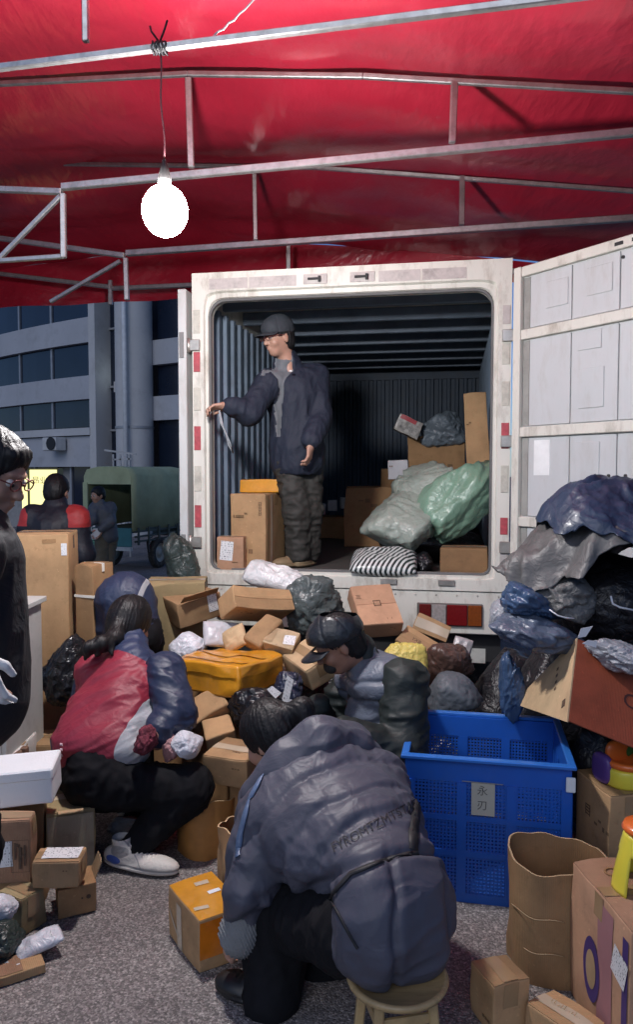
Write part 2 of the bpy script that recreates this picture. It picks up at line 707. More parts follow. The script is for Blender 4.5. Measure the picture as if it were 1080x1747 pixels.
def finish(name, v, F, material, parent, mask=None):
    """world-space vertices -> object under parent (which may be rotated)"""
    if parent is not None:
        bpy.context.view_layer.update()
        M = np.array(parent.matrix_world.inverted())
        v = v @ M[:3, :3].T + M[:3, 3]
    me = bpy.data.meshes.new(name)
    me.vertices.add(len(v))
    me.vertices.foreach_set('co', v.astype(np.float32).ravel())
    nf, k = F.shape
    me.loops.add(nf * k)
    me.loops.foreach_set('vertex_index', F.astype(np.int32).ravel())
    me.polygons.add(nf)
    me.polygons.foreach_set('loop_start', np.arange(0, nf * k, k, dtype=np.int32))
    me.polygons.foreach_set('loop_total', np.full(nf, k, np.int32))
    me.polygons.foreach_set('use_smooth', np.ones(nf, bool))
    me.update(calc_edges=True)
    me.validate()
    if mask is not None:
        for i, mk_ in enumerate(mask if isinstance(mask, (list, tuple)) else [mask]):
            at = me.attributes.new('mask%d' % (i + 1), 'FLOAT', 'POINT')
            at.data.foreach_set('value', np.asarray(mk_).astype(np.float32))
    return new_obj(name, me, material, parent)
def unit(v):
    v = np.array(v, float)
    return v / np.linalg.norm(v)
def basis(fwd, up=(0, 0, 1)):
    """rows: right, forward, up"""
    f = unit(fwd)
    r = unit(np.cross(f, up))
    u = np.cross(r, f)
    return np.array([r, f, u])
def wrinkle(v, n, amp, freq, seed=0, axis=None, squash=0.35):
    """cloth folds: ridged noise, stretched along an axis"""
    q = v * freq
    if axis is not None:
        a = unit(axis)
        q = q - (q @ a)[:, None] * a * (1 - squash)
    return v + n * (amp * ridge(q, seed, 2))[:, None]

# ================================================================== SETTING
# ------------------------------------------------------------------ ground
def asphalt():
    m, nt, b = nodes_of('asphalt')
    L = nt.links
    tc = nt.nodes.new('ShaderNodeTexCoord')
    v1 = nt.nodes.new('ShaderNodeTexVoronoi')
    v1.inputs['Scale'].default_value = 125
    L.new(tc.outputs['Object'], v1.inputs['Vector'])
    sep = nt.nodes.new('ShaderNodeSeparateColor')
    L.new(v1.outputs['Color'], sep.inputs[0])
    r1 = ramp(nt, [(0.0, (0.10, 0.092, 0.092)), (0.5, (0.14, 0.128, 0.125)), (0.78, (0.24, 0.22, 0.215)), (0.92, (0.36, 0.335, 0.325)), (1.0, (0.48, 0.45, 0.43))])
    L.new(sep.outputs[0], r1.inputs[0])
    v2 = nt.nodes.new('ShaderNodeTexVoronoi')
    v2.inputs['Scale'].default_value = 170
    L.new(tc.outputs['Object'], v2.inputs['Vector'])
    sep2 = nt.nodes.new('ShaderNodeSeparateColor')
    L.new(v2.outputs['Color'], sep2.inputs[0])
    r2 = ramp(nt, [(0.0, (0.06, 0.056, 0.056)), (0.6, (0.15, 0.137, 0.134)), (1.0, (0.42, 0.39, 0.37))])
    L.new(sep2.outputs[0], r2.inputs[0])
    n = nt.nodes.new('ShaderNodeTexNoise')
    n.inputs['Scale'].default_value = 1.6
    n.inputs['Detail'].default_value = 8
    L.new(tc.outputs['Object'], n.inputs['Vector'])
    mx = nt.nodes.new('ShaderNodeMixRGB')
    mx.inputs[0].default_value = 0.55
    L.new(r1.outputs[0], mx.inputs[1])
    L.new(r2.outputs[0], mx.inputs[2])
    r3 = ramp(nt, [(0.3, (0.85, 0.82, 0.82)), (0.7, (1.45, 1.42, 1.40))])
    L.new(n.outputs[0], r3.inputs[0])
    m2 = nt.nodes.new('ShaderNodeMixRGB')
    m2.blend_type = 'MULTIPLY'
    m2.inputs[0].default_value = 1
    L.new(mx.outputs[0], m2.inputs[1])
    L.new(r3.outputs[0], m2.inputs[2])
    L.new(m2.outputs[0], b.inputs['Base Color'])
    b.inputs['Roughness'].default_value = 0.8
    ad = nt.nodes.new('ShaderNodeMath')
    ad.operation = 'ADD'
    L.new(v1.outputs['Distance'], ad.inputs[0])
    L.new(v2.outputs['Distance'], ad.inputs[1])
    bp = nt.nodes.new('ShaderNodeBump')
    bp.invert = True
    bp.inputs['Strength'].default_value = 0.55
    bp.inputs['Distance'].default_value = 0.006
    L.new(ad.outputs[0], bp.inputs['Height'])
    L.new(bp.outputs[0], b.inputs['Normal'])
    return m
g = MB().quad((-150, -60, 0), (150, -60, 0), (150, 240, 0), (-150, 240, 0)).build('ground', asphalt())
g['kind'] = 'structure'

# ------------------------------------------------------------------ red folding tent
TY = R(13)
TU = np.array([math.cos(TY), -math.sin(TY), 0])
TV = np.array([math.sin(TY), math.cos(TY), 0])
steel = mat('galvanised_steel', (0.46, 0.46, 0.46), 0.38, 0.85, 0.22, 14, dirt=0.5, dirt_col=(0.2, 0.17, 0.15), dscale=25, bump=0.1)
tent = empty('tent', (0, 5.5, 0), 0)
def tl(p):
    return (p[0], p[1] - 5.5, p[2])
def canopy_mat():
    m, nt, b = nodes_of('red_tarpaulin')
    L = nt.links
    tc = nt.nodes.new('ShaderNodeTexCoord')
    n1 = nt.nodes.new('ShaderNodeTexNoise')
    n1.inputs['Scale'].default_value = 1.1
    n1.inputs['Detail'].default_value = 7
    L.new(tc.outputs['Object'], n1.inputs['Vector'])
    r1 = ramp(nt, [(0.3, (0.37, 0.014, 0.034)), (0.5, (0.47, 0.020, 0.046)), (0.75, (0.58, 0.034, 0.07))])
    L.new(n1.outputs[0], r1.inputs[0])
    L.new(r1.outputs[0], b.inputs['Base Color'])
    b.inputs['Roughness'].default_value = 0.3
    b.inputs['Specular IOR Level'].default_value = 0.6
    wv = nt.nodes.new('ShaderNodeTexNoise')
    wv.inputs['Scale'].default_value = 7
    wv.inputs['Detail'].default_value = 4
    mp = nt.nodes.new('ShaderNodeMapping')
    mp.inputs['Rotation'].default_value = (0, 0, R(13))
    mp.inputs['Scale'].default_value = (1, 0.35, 1)
    L.new(tc.outputs['Object'], mp.inputs[0])
    L.new(mp.outputs[0], wv.inputs['Vector'])
    bp = nt.nodes.new('ShaderNodeBump')
    bp.inputs['Strength'].default_value = 0.4
    bp.inputs['Distance'].default_value = 0.04
    L.new(wv.outputs[0], bp.inputs['Height'])
    L.new(bp.outputs[0], b.inputs['Normal'])
    add_crinkle(nt, b, mp.outputs[0], 0.5, 2.2)
    return m
CANOPY = canopy_mat()
def truss_pt(px, py, Y0):
    return on_plane(px, py, (0, Y0, 0), TV)
# profile of the roof across, read from the upper chord of the second truss
prof = []
for px, py in ((0, 138), (320, 124), (620, 128), (1080, 153)):
    q = truss_pt(px, py, 3.98)
    prof.append((float(q @ TU), float(q[2])))
pu = [p[0] for p in prof]
pz = [p[1] for p in prof]
def roof_z(u):
    if u < pu[0]:
        return pz[0] + max(u - pu[0], -3.0) * 0.05
    if u > pu[-1]:
        s = (pz[-1] - pz[-2]) / (pu[-1] - pu[-2])
        return pz[-1] + (u - pu[-1]) * s
    return float(np.interp(u, pu, pz))
V0, V1 = 2.65, 7.0  # near edge, out of view, set back so sky fill reaches the foreground
nu, nv = 110, 90
us = np.linspace(-8.2, 7.0, nu)
vs = np.linspace(V0, V1, nv)
truss_v = [y_ * math.cos(TY) for y_ in (2.8, 3.98, 5.27, 6.65)]
verts, faces = [], []
pts = np.array([u * TU + v * TV for v in vs for u in us])
nz = fbm(pts * 1.6, 3, 3) * 0.022 + fbm(pts * 5.0, 8, 2) * 0.006
k = 0
for v in vs:
    dv = min(abs(v - t) for t in truss_v)
    for u in us:
        sag = -0.05 * (1 - math.exp(-(dv / 0.35) ** 2))
        z = roof_z(u) + 0.045 + sag + nz[k]
        verts.append((pts[k][0], pts[k][1] - 5.5, z))
        k += 1
for j in range(nv - 1):
    for i in range(nu - 1):
        a = j * nu + i
        faces.append((a, a + 1, a + 1 + nu, a + nu))
me = mesh_of(verts, faces, True)
roof = new_obj('canopy', me, CANOPY, tent)
# hanging valance on the far end and both eaves
def valance(line, drop, seed):
    v, f = [], []
    n = len(line)
    rows = 8
    for r in range(rows):
        t = r / (rows - 1)
        for i, p in enumerate(line):
            w = 0.03 * math.sin(i * 0.9 + seed) * t + 0.02 * math.sin(i * 0.37 + 2 * seed) * t
            d = (TV if abs((line[-1] - line[0]) @ TU) > 2 else TU) * w
            v.append(tl(p + d - np.array([0, 0, drop(i / (n - 1)) * t])))
    for r in range(rows - 1):
        for i in range(n - 1):
            a = r * n + i
            f.append((a, a + 1, a + 1 + n, a + n))
    return new_obj('valance', mesh_of(v, f, True), CANOPY, tent)
far = [u * TU + V1 * TV + np.array([0, 0, roof_z(u) + 0.0]) for u in us]
valance(far, lambda t: max(.2, roof_z(us[0] + (us[-1] - us[0]) * t) - 3.30), 1.0)
lef = [us[0] * TU + v * TV + np.array([0, 0, roof_z(us[0])]) for v in vs]
valance(lef, lambda t: 0.3, 2.0)
rig = [us[-1] * TU + v * TV + np.array([0, 0, roof_z(us[-1])]) for v in vs]
valance(rig, lambda t: 0.3, 3.0)
def tbar(a, b, w=0.045, h=None):
    w *= 0.74
    m_ = MB().bar(tl(a), tl(b), w, h)
    return m_.build('truss_bar', steel, tent, bevel=0.004)
def ext(a, b, s, e):
    """segment a-b prolonged by s before a and e after b"""
    d = unit(b - a)
    return a - d * s, b + d * e
YA, YC, YE, YF = 2.8, 3.98, 5.27, 6.65
# first truss: lower chord and one upright
tbar(*ext(truss_pt(0, 115, YA), truss_pt(890, 5, YA), 0.9, 1.6), 0.036)
tbar(truss_pt(146, 72, YA), truss_pt(143, -130, YA), 0.034)
# second truss
tbar(*ext(truss_pt(105, 319, YC), truss_pt(1080, 226, YC), 0.0, 1.2), 0.05)
tbar(*ext(truss_pt(320, 126, YC), truss_pt(0, 143, YC), 0.0, 2.2), 0.036)
tbar(truss_pt(320, 126, YC), truss_pt(620, 130, YC), 0.036)
tbar(*ext(truss_pt(620, 130, YC), truss_pt(1080, 156, YC), 0.0, 1.8), 0.036)
tbar(truss_pt(321, 133, YC), truss_pt(326, 286, YC), 0.045)
tbar(truss_pt(776, 140, YC), truss_pt(772, 244, YC), 0.045)
tbar(truss_pt(105, 327, YC), truss_pt(0, 311, YC) - TU * 1.2 + np.array([0, 0, .1]), 0.045)
tbar(truss_pt(107, 330, YC), truss_pt(108, 440, YC), 0.04)
tbar(truss_pt(103, 334, YC), truss_pt(-60, 500, YC), 0.034)
tbar(truss_pt(108, 437, YC), truss_pt(-80, 450, YC), 0.034)
# third truss
tbar(*ext(truss_pt(215, 432, YE), truss_pt(1080, 372, YE), 0.0, 1.4), 0.055)
tbar(*ext(truss_pt(540, 286, YE), truss_pt(1080, 326, YE), 0.0, 1.8), 0.036)
tbar(*ext(truss_pt(540, 286, YE), truss_pt(200, 281, YE), 0.0, 2.4), 0.036)
tbar(truss_pt(434, 297, YE), truss_pt(436, 410, YE), 0.04)
tbar(truss_pt(789, 300, YE), truss_pt(788, 384, YE), 0.045)
tbar(truss_pt(212, 436, YE), truss_pt(-60, 398, YE), 0.05)
tbar(truss_pt(214, 440, YE), truss_pt(216, 512, YE), 0.045)
tbar(truss_pt(205, 445, YE), truss_pt(85, 515, YE), 0.036)
# fourth truss beyond
tbar(*ext(truss_pt(190, 492, YF), truss_pt(700, 470, YF), 0.0, 4.0), 0.05)
tbar(truss_pt(192, 490, YF), truss_pt(-60, 460, YF), 0.05)
tbar(truss_pt(492, 478, YF), truss_pt(492, 418, YF), 0.05)
tbar(truss_pt(188, 478, YF), truss_pt(188, 520, YF), 0.05)
# long purlins that tie the trusses together, hidden high against the cloth
for u in (-6.5, 5.5):
    a = u * TU + 2.75 * TV + np.array([0, 0, roof_z(u) - 0.03])
    b = u * TU + 6.9 * TV + np.array([0, 0, roof_z(u) - 0.03])
    tbar(a, b, 0.04)
for u, v in ((-8.0, 2.8), (-8.0, 6.9), (6.8, 2.8), (6.8, 6.9)):
    a = u * TU + v * TV
    z = roof_z(u)
    MB().bar(tl(a), tl(a + np.array([0, 0, z])), 0.07).build('post', steel, tent, bevel=0.004)
tag(tent, 'red tarpaulin tent roof on galvanised steel trusses over the unloading place', 'tent')
# thin cord tied to the first truss
c0 = truss_pt(345, 74, YA)
c1 = truss_pt(440, 0, YA) + np.array([0, 0.05, 0.05])
cd = MB()
pp = [c0 + (c1 - c0) * t + np.array([0, 0, -0.012 * math.sin(math.pi * t) + 0.004 * math.sin(30 * t)]) for t in np.linspace(0, 1.4, 16)]
cd.tube(pp, 0.0035, 6)
tag(cd.build('tie_cord', mat('cord', (0.75, 0.68, 0.66), 0.8), None, True), 'thin pale cord tied to the nearest tent truss', 'cord')

# ------------------------------------------------------------------ hanging lamp
lp = P(281, 360, 2.94)
hook = truss_pt(272, 82, YA)
lamp = empty('hanging_lamp', tuple(lp))
def rel(p):
    return tuple(np.array(p) - lp)
mb = MB()
prf = [(0.0, -0.096)] + [(0.086 * math.sin(t), -0.096 * math.cos(t)) for t in np.linspace(0.15, 2.86, 24)]
mb.lathe(prf, 32)
bulb = mb.build('bulb', emit('lamp_light', LAMP_COL, LAMP_STRENGTH), lamp, True)
MB().lathe([(0.0, 0.088), (0.026, 0.090), (0.026, 0.12), (0.018, 0.15), (0.008, 0.188), (0.0, 0.195)], 20).build('socket', mat('bakelite', (0.02, 0.018, 0.018), 0.6), lamp, True)
pts_c = [np.array(rel(lp)) + [0, 0, 0.19]] + [np.array([0, 0, 0.19]) + (np.array(rel(hook)) - [0, 0, 0.19]) * t + np.array([0.004 * math.sin(9 * t), 0, 0]) for t in np.linspace(0.1, 1.0, 10)]
blk = mat('black_rubber', (0.015, 0.015, 0.017), 0.6)
MB().tube(pts_c, 0.0035, 6).build('cable', mat('dark_red_cable', (.06, .015, .02), .6), lamp, True)
kn = MB()
h_ = np.array(rel(hook))
for i in range(5):
    a = i * 1.3
    ring = [h_ + np.array([0.012 * (i - 2), 0, 0]) + 0.022 * np.array([0.15 * math.sin(3 * t + a), math.cos(t), math.sin(t)]) for t in np.linspace(0, 6.28, 14)]
    kn.tube(ring, 0.004, 5)
kn.tube([h_ + [0, 0, .02], h_ + [.02, 0, .07], h_ + [.03, 0, .10]], 0.004, 5)
kn.tube([h_ + [0, 0, .02], h_ + [-.03, 0, .06], h_ + [-.035, 0, .08]], 0.004, 5)
kn.build('cable_knot', blk, lamp, True)
tag(lamp, 'bright white bulb hanging on a black cable from the tent truss', 'lamp')

# ------------------------------------------------------------------ office building behind the street
BY = R(33)
bc = P(156, 805, 20.0)
bc[2] = 0
bld = empty('office_building', tuple(bc), -BY)
conc = mat('grey_render', (0.42, 0.43, 0.46), 0.85, var=0.12, vscale=0.8, dirt=0.35, dscale=1.6)
conc2 = mat('pale_stone', (0.5, 0.5, 0.5), 0.8, var=0.1, vscale=1.0, dirt=0.3, dscale=2.0)
glass = mat('dark_glass', (0.012, 0.018, 0.035), 0.08, var=0.3, vscale=0.6, spec=0.6)
alu = mat('window_aluminium', (0.35, 0.36, 0.38), 0.5, 0.4)
def zc(y, Y=20.0):
    return float(P(156, y, Y)[2])
# local x runs along the facade (negative = left), y = into the building
LW = 9.0
def curve(x):
    return 0.045 * x * x * 0.4          # the front bows gently backwards to the left
def band(name, z0, z1, y0, material, x0=-LW, x1=0.0, th=0.35, n=14, rise=0.0, parent=None):
    v, f = [], []
    xs = np.linspace(x0, x1, n)
    for x in xs:
        for (yy, zz) in ((y0, z0), (y0, z1), (y0 + th, z1), (y0 + th, z0)):
            zz2 = zz + (rise * (x - x1) ** 2 if rise else 0)
            v.append((x, curve(x) + yy, zz2))
    for i in range(n - 1):
        for q in range(4):
            a = i * 4 + q
            b = i * 4 + (q + 1) % 4
            f.append((a, b, b + 4, a + 4))
    f.append((0, 1, 2, 3))
    f.append(tuple((n - 1) * 4 + q for q in (3, 2, 1, 0)))
    m_ = MB()
    m_.v, m_.f = v, f
    return m_.build(name, material, parent or bld)
zb = [zc(540), zc(583), zc(640), zc(680), zc(728), zc(742), zc(796)]
band('spandrel', zb[1], zb[0], 0.0, conc)
band('spandrel', zb[3], zb[2], 0.0, conc)
band('window_sill', zb[5], zb[4] - 0.02, -0.06, conc2)
band('fascia_board', zb[6], zb[5] - 0.02, 0.03, conc)
band('spandrel', zc(470), zc(430), 0.0, conc)
back = MB()
back.box((-LW, 1.6, 0), (4.5, 2.2, 10)).build('rear_wall', mat('dark_wall', (0.1, 0.1, 0.12), 0.9), bld)
xs_w = [-7.6, -6.2, -4.8, -3.35, -1.75, -0.02]
for (z0, z1) in ((zb[0] + 0.01, zc(472)), (zb[2] + 0.01, zb[1] - 0.01), (zb[4] + 0.01, zb[3] - 0.01)):
    for i in range(len(xs_w) - 1):
        xa, xb = xs_w[i] + 0.04, xs_w[i + 1] - 0.04
        pane = band('window_pane', z0, z1, 0.14, glass, xa, xb, 0.03, 3)
        band('mullion', z0, z1, 0.10, alu, xs_w[i] - 0.04, xs_w[i] + 0.04, 0.1, 2, parent=pane)
MB().box((-0.02, -0.03, 0), (0.22, 1.5, 10)).build('pilaster', conc2, bld)
# shop floor
for xa, xb in ((-1.05, -0.06), (-2.6, -1.7)):
    pane = MB().box((xa, 0.25, 0.3), (xb, 0.30, zc(770))).build('shop_window', glass, bld)
    MB().box((xa - 0.07, 0.2, 0.2), (xa - 0.005, 0.34, zc(770))).build('frame', alu, pane)
MB().box((-LW, 0.42, 0), (0, 0.6, zb[6])).build('shop_wall', mat('shop_wall', (0.3, 0.29, 0.28), 0.9, dirt=0.4, dscale=2), bld)
ac = MB().box((-1.55, -0.35, zc(768)), (-1.0, 0.0, zc(745))).build('air_conditioner', mat('ac_white', (0.55, 0.55, 0.54), 0.6), bld, bevel=0.02)
MB().lathe([(0.0, 0), (0.17, 0), (0.17, 0.03), (0.0, 0.03)], 20, M=Matrix.Translation((-1.16, -0.36, zc(756))) @ Matrix.Rotation(R(90), 4, 'X')).build('fan_grille', blk, ac)
# glass stair bay, round column, drain pipe, right wing (built square to the street)
bay = MB().box((0.22, 0.5, 0), (1.25, 0.56, 10))
bay.build('glass_bay', glass, bld)
for zz in (zc(560), zc(660), zc(735)):
    MB().box((0.22, 0.44, zz), (1.25, 0.505, zz + 0.05)).build('bay_transom', alu, bld)
MB().lathe([(0.47, 0), (0.47, 10)], 28, (1.35, 0.25, 0)).build('round_column', conc2, bld, True)
MB().lathe([(0.49, zc(734)), (0.49, zc(734) + 0.06)], 28, (1.35, 0.25, 0)).build('column_band', alu, bld, True)
pipe_p = bld.matrix_world.inverted()
MB().tube([(1.62, -0.30, 0.1), (1.60, -0.30, 5), (1.56, -0.30, 10)], 0.06, 10).build('drain_pipe', mat('pale_pipe', (0.62, 0.64, 0.66), 0.5), bld, True)
MB().box((1.75, 0.5, zc(622, 19.4)), (4.5, 0.8, zc(580, 19.4))).build('spandrel', conc, bld)
MB().box((1.75, 0.5, zc(717, 19.4)), (4.5, 0.8, zc(676, 19.4))).build('spandrel', conc, bld)
for (a, b) in ((580, 500), (676, 622), (850, 717)):
    MB().box((1.75, 0.7, zc(a, 19.4)), (4.5, 0.74, zc(b, 19.4))).build('window_pane', glass, bld)
# small lights in the bay
wl = mat('lamp_housing', (0.6, 0.6, 0.6), 0.5)
for dx in (0.0, 0.11):
    q = MB().box((0.55 + dx, 0.42, zc(641)), (0.60 + dx, 0.48, zc(633))).build('bay_light', emit('bay_light%d' % int(dx * 100), (0.75, 0.9, 1.0), 6.0), bld)
MB().box((0.40, 0.43, zc(668)), (0.56, 0.49, zc(650))).build('meter_box', conc2, bld)
MB().box((0.60, 0.43, zc(668)), (0.78, 0.49, zc(647))).build('meter_box', conc2, bld)
tag(bld, 'dark grey office building with curved window bands and a round column', 'building')

# ------------------------------------------------------------------ lit yellow sign box
sp0 = P(73, 805, 8.2)
sg = empty('sign_box', (sp0[0], sp0[1], 0), R(-6))
zt, zbm = float(P(73, 801, 8.2)[2]), float(P(73, 885, 8.2)[2])
MB().box((-0.155, 0, zbm), (0.155, 0.12, zt)).build('light_panel', emit('sign_light', (1.0, 0.93, 0.42), 1.25), sg, bevel=0.004)
fr = MB()
fr.box((-0.165, -0.006, zt - 0.002), (0.165, 0.126, zt + 0.014))
fr.box((-0.178, -0.006, zbm), (-0.156, 0.126, zt + 0.014))
fr.box((0.156, -0.006, zbm), (0.166, 0.126, zt + 0.014))
fr.build('frame', mat('olive_metal', (0.16, 0.16, 0.05), 0.5), sg)
MB().box((-0.245, 0.0, zbm), (-0.179, 0.1, zt - 0.06)).build('side_panel', MATS['sign_light'], sg)
MB().box((-0.03, 0.03, 0), (0.03, 0.09, zbm)).build('post', steel, sg)
ink = mat('sign_ink', (0.05, 0.045, 0.03), 0.6)
for i, ch in enumerate('昂业回'):
    t = text_mesh(ch, 0.085, ink, 'lettering', sg)
    t.location = (-0.085 + 0.085 * i, -0.004, zt - 0.12)
    t.rotation_euler = (R(90), 0, 0)
tag(sg, 'glowing yellow sign box with three dark characters behind the men', 'sign')

# ------------------------------------------------------------------ green cargo tricycle
tb = P(188, 975, 12.3)
tri = empty('cargo_tricycle', (float(tb[0]) - 0.03, 12.3, 0), R(-21))
canvas = mat('olive_canvas', (0.34, 0.40, 0.25), 0.85, var=0.2, vscale=3, bump=0.3, bscale=12)
tgreen = mat('tricycle_green', (0.02, 0.30, 0.16), 0.45, var=0.15, dirt=0.5, dscale=6)
tsteel = mat('painted_dark_steel', (0.05, 0.07, 0.07), 0.5, 0.3)
W, LN = 0.92, 1.75
def hood():
    # arched canvas: left and right walls and roof, open at the rear
    sec = [(-W / 2, 0.72), (-W / 2, 1.55), (-W / 2 + 0.06, 1.66), (-0.2, 1.70), (0.2, 1.70), (W / 2 - 0.06, 1.66), (W / 2, 1.55), (W / 2, 0.66)]
    v, f = [], []
    ys = np.linspace(0, LN, 12)
    for y in ys:
        for x, z in sec:
            s = 0.012 * math.sin(y * 9) if z > 1.5 else 0.01 * math.sin(y * 7 + x)
            v.append((x + (s if abs(x) > 0.4 else 0), y, z + s))
    n = len(sec)
    for j in range(len(ys) - 1):
        for i in range(n - 1):
            a = j * n + i
            f.append((a, a + 1, a + 1 + n, a + n))
    o = new_obj('canvas_hood', mesh_of(v, f, True), canvas, tri)
    so = o.modifiers.new('s', 'SOLIDIFY')
    so.thickness = 0.012
    return o
hood()
MB().prism([(-W / 2 + .006, 1.42), (W / 2 - .006, 1.42), (W / 2 - .006, 1.55), (W / 2 - .06, 1.655), (0.2, 1.69), (-0.2, 1.69), (-W / 2 + .06, 1.655), (-W / 2 + .006, 1.55)], -0.006, 0.01).build('rear_flap', canvas, tri)
MB().box((-W / 2 - .01, -.02, .74), (-W / 2 + .08, .01, 1.45)).build('rear_curtain', canvas, tri)
MB().prism([(-W / 2 + .01, .72), (W / 2 - .01, .72), (W / 2 - .01, 1.5), (-W / 2 + .01, 1.5)], LN - .03, LN - .01).build('front_wall', canvas, tri)
MB().box((-W / 2, 0, 0.64), (W / 2, LN, 0.70)).build('cargo_bed', tsteel, tri)
tg = MB().box((-W / 2, -0.03, 0.42), (W / 2, 0.0, 0.72)).build('tailgate', mat('tailgate_blue_green', (0.03, 0.14, 0.16), 0.4, dirt=0.4), tri, bevel=0.006)
MB().box((-W / 2 + .02, -0.045, 0.56), (W / 2 - .42, -0.031, 0.60)).build('stripe', tgreen, tg)
for i in range(3):
    MB().box((-W / 2 + .02, -0.045, 0.44 + i * .035), (W / 2 - .40 + .03 * i, -0.031, 0.455 + i * .035)).build('stripe', mat('pale_green_trim', (0.3, 0.62, 0.45), 0.5), tg)
MB().box((-.02, -.04, .63), (.06, -.031, .70)).build('plate', mat('plate_white', (.6, .6, .6), .5), tg)
pl = MB().box((-W / 2 - 0.04, -0.18, 0.42), (-W / 2 + 0.16, -0.05, 0.80)).build('step_box', mat('bright_green', (0.03, 0.45, 0.2), 0.5), tri, bevel=0.01)
MB().box((-W / 2 - .05, -.08, .36), (W / 2 + .02, -.02, .42)).build('bumper', mat('worn_chrome', (.5, .5, .5), .4, .7), tri)
for i in range(3):
    MB().box((W / 2 + 0.005, 0.05, 0.48 + 0.08 * i), (W / 2 + 0.03, LN, 0.51 + 0.08 * i)).build('side_rail', tsteel, tri)
for i in range(6):
    MB().box((W / 2 + 0.03, 0.1 + 0.3 * i, 0.44), (W / 2 + 0.05, 0.14 + 0.3 * i, 0.72)).build('side_post', tsteel, tri)
rub = mat('tyre_rubber', (0.02, 0.02, 0.02), 0.85, dirt=0.5, dirt_col=(.2, .18, .15), dscale=20)
def wheel(x, y, r, parent, w=0.11):
    M = Matrix.Translation((x, y, r)) @ Matrix.Rotation(R(90), 4, 'Y')
    ty = MB().lathe([(r * .62, -w / 2), (r * .9, -w / 2), (r, -w * .3), (r, w * .3), (r * .9, w / 2), (r * .62, w / 2), (r * .62, -w / 2)], 28, M=M).build('wheel', rub, parent, True)
    MB().lathe([(0.0, w * .2), (r * .2, w * .3), (r * .25, w * .12), (r * .55, w * .1), (r * .63, w * .45), (r * .63, -w * .45), (0, -w * .3)], 24, M=M).build('rim', mat('wheel_rim', (.35, .34, .3), .5, .3, dirt=.5), ty, True)
    return ty
wheel(W / 2 + .0, 0.75, 0.26, tri)
wheel(-W / 2 - .0, 0.75, 0.26, tri)
MB().bar((W / 2 + .02, .4, .5), (W / 2 + .03, .42, .3), .03).build('mud_flap', blk, tri)
# cab frame at the front
fm = MB()
for s in (-1, 1):
    fm.bar((s * .38, LN + .05, .4), (s * .38, LN + .75, 1.35), .04)
    fm.bar((s * .38, LN + .0, 1.35), (s * .38, LN + .8, 1.35), .035)
fm.build('cab_frame', mat('cab_pale', (.35, .38, .36), .5, .2), tri)
MB().box((-.4, LN + .1, .45), (.4, LN + .9, .8)).build('cab_seat', tsteel, tri, bevel=.03)
wheel(0, LN + 1.0, 0.25, tri)
tag(tri, 'green cargo tricycle with an olive canvas hood parked in the street', 'tricycle')
# small steel frame standing behind the tricycle
q0 = P(196, 805, 14.5)
rk = MB()
for px_ in (193, 205, 220):
    a = P(px_, 805, 14.5)
    rk.bar((a[0], a[1], 0.0), (a[0], a[1], P(px_, 775, 14.5)[2]), .03)
rk.bar(P(178, 768, 14.5), P(232, 775, 14.5), .035)
rk.bar(P(193, 784, 14.5), P(224, 783, 14.5), .03)
tag(rk.build('metal_rack', alu), 'thin pale metal rack rising behind the green tricycle', 'rack')

# ------------------------------------------------------------------ box truck
TR = R(-10.3)
trk = empty('box_truck', (0.18, 4.705, 0), TR)
tpaint = mat('truck_white', (0.66, 0.645, 0.58), 0.42, var=0.06, vscale=3, dirt=0.75, dirt_col=(0.22, 0.18, 0.13), dscale=5, bump=0.08, stretch=(1.6, 1.6, .55))
tgrey = mat('door_white', (0.56, 0.57, 0.56), 0.45, var=0.05, vscale=3, dirt=0.5, dirt_col=(0.33, 0.30, 0.25), dscale=7, stretch=(1.5, 1.5, .5))
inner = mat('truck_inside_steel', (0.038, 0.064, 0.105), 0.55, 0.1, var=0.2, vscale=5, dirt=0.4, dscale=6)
ribm = mat('truck_rib_steel_lit', (0.19, 0.25, 0.33), 0.5, 0.1, var=0.15, vscale=5, dirt=0.35, dscale=6)  # inside steel made paler: lamplight on ribs and bows put into the colour
darkm = mat('underbody_black', (0.02, 0.02, 0.022), 0.7, dirt=.3)
HW, ZB, ZT = 0.985, 0.90, 2.87
OW, OB, OT, RC = 0.875, 1.0, 2.70, 0.10
LEN = 4.2
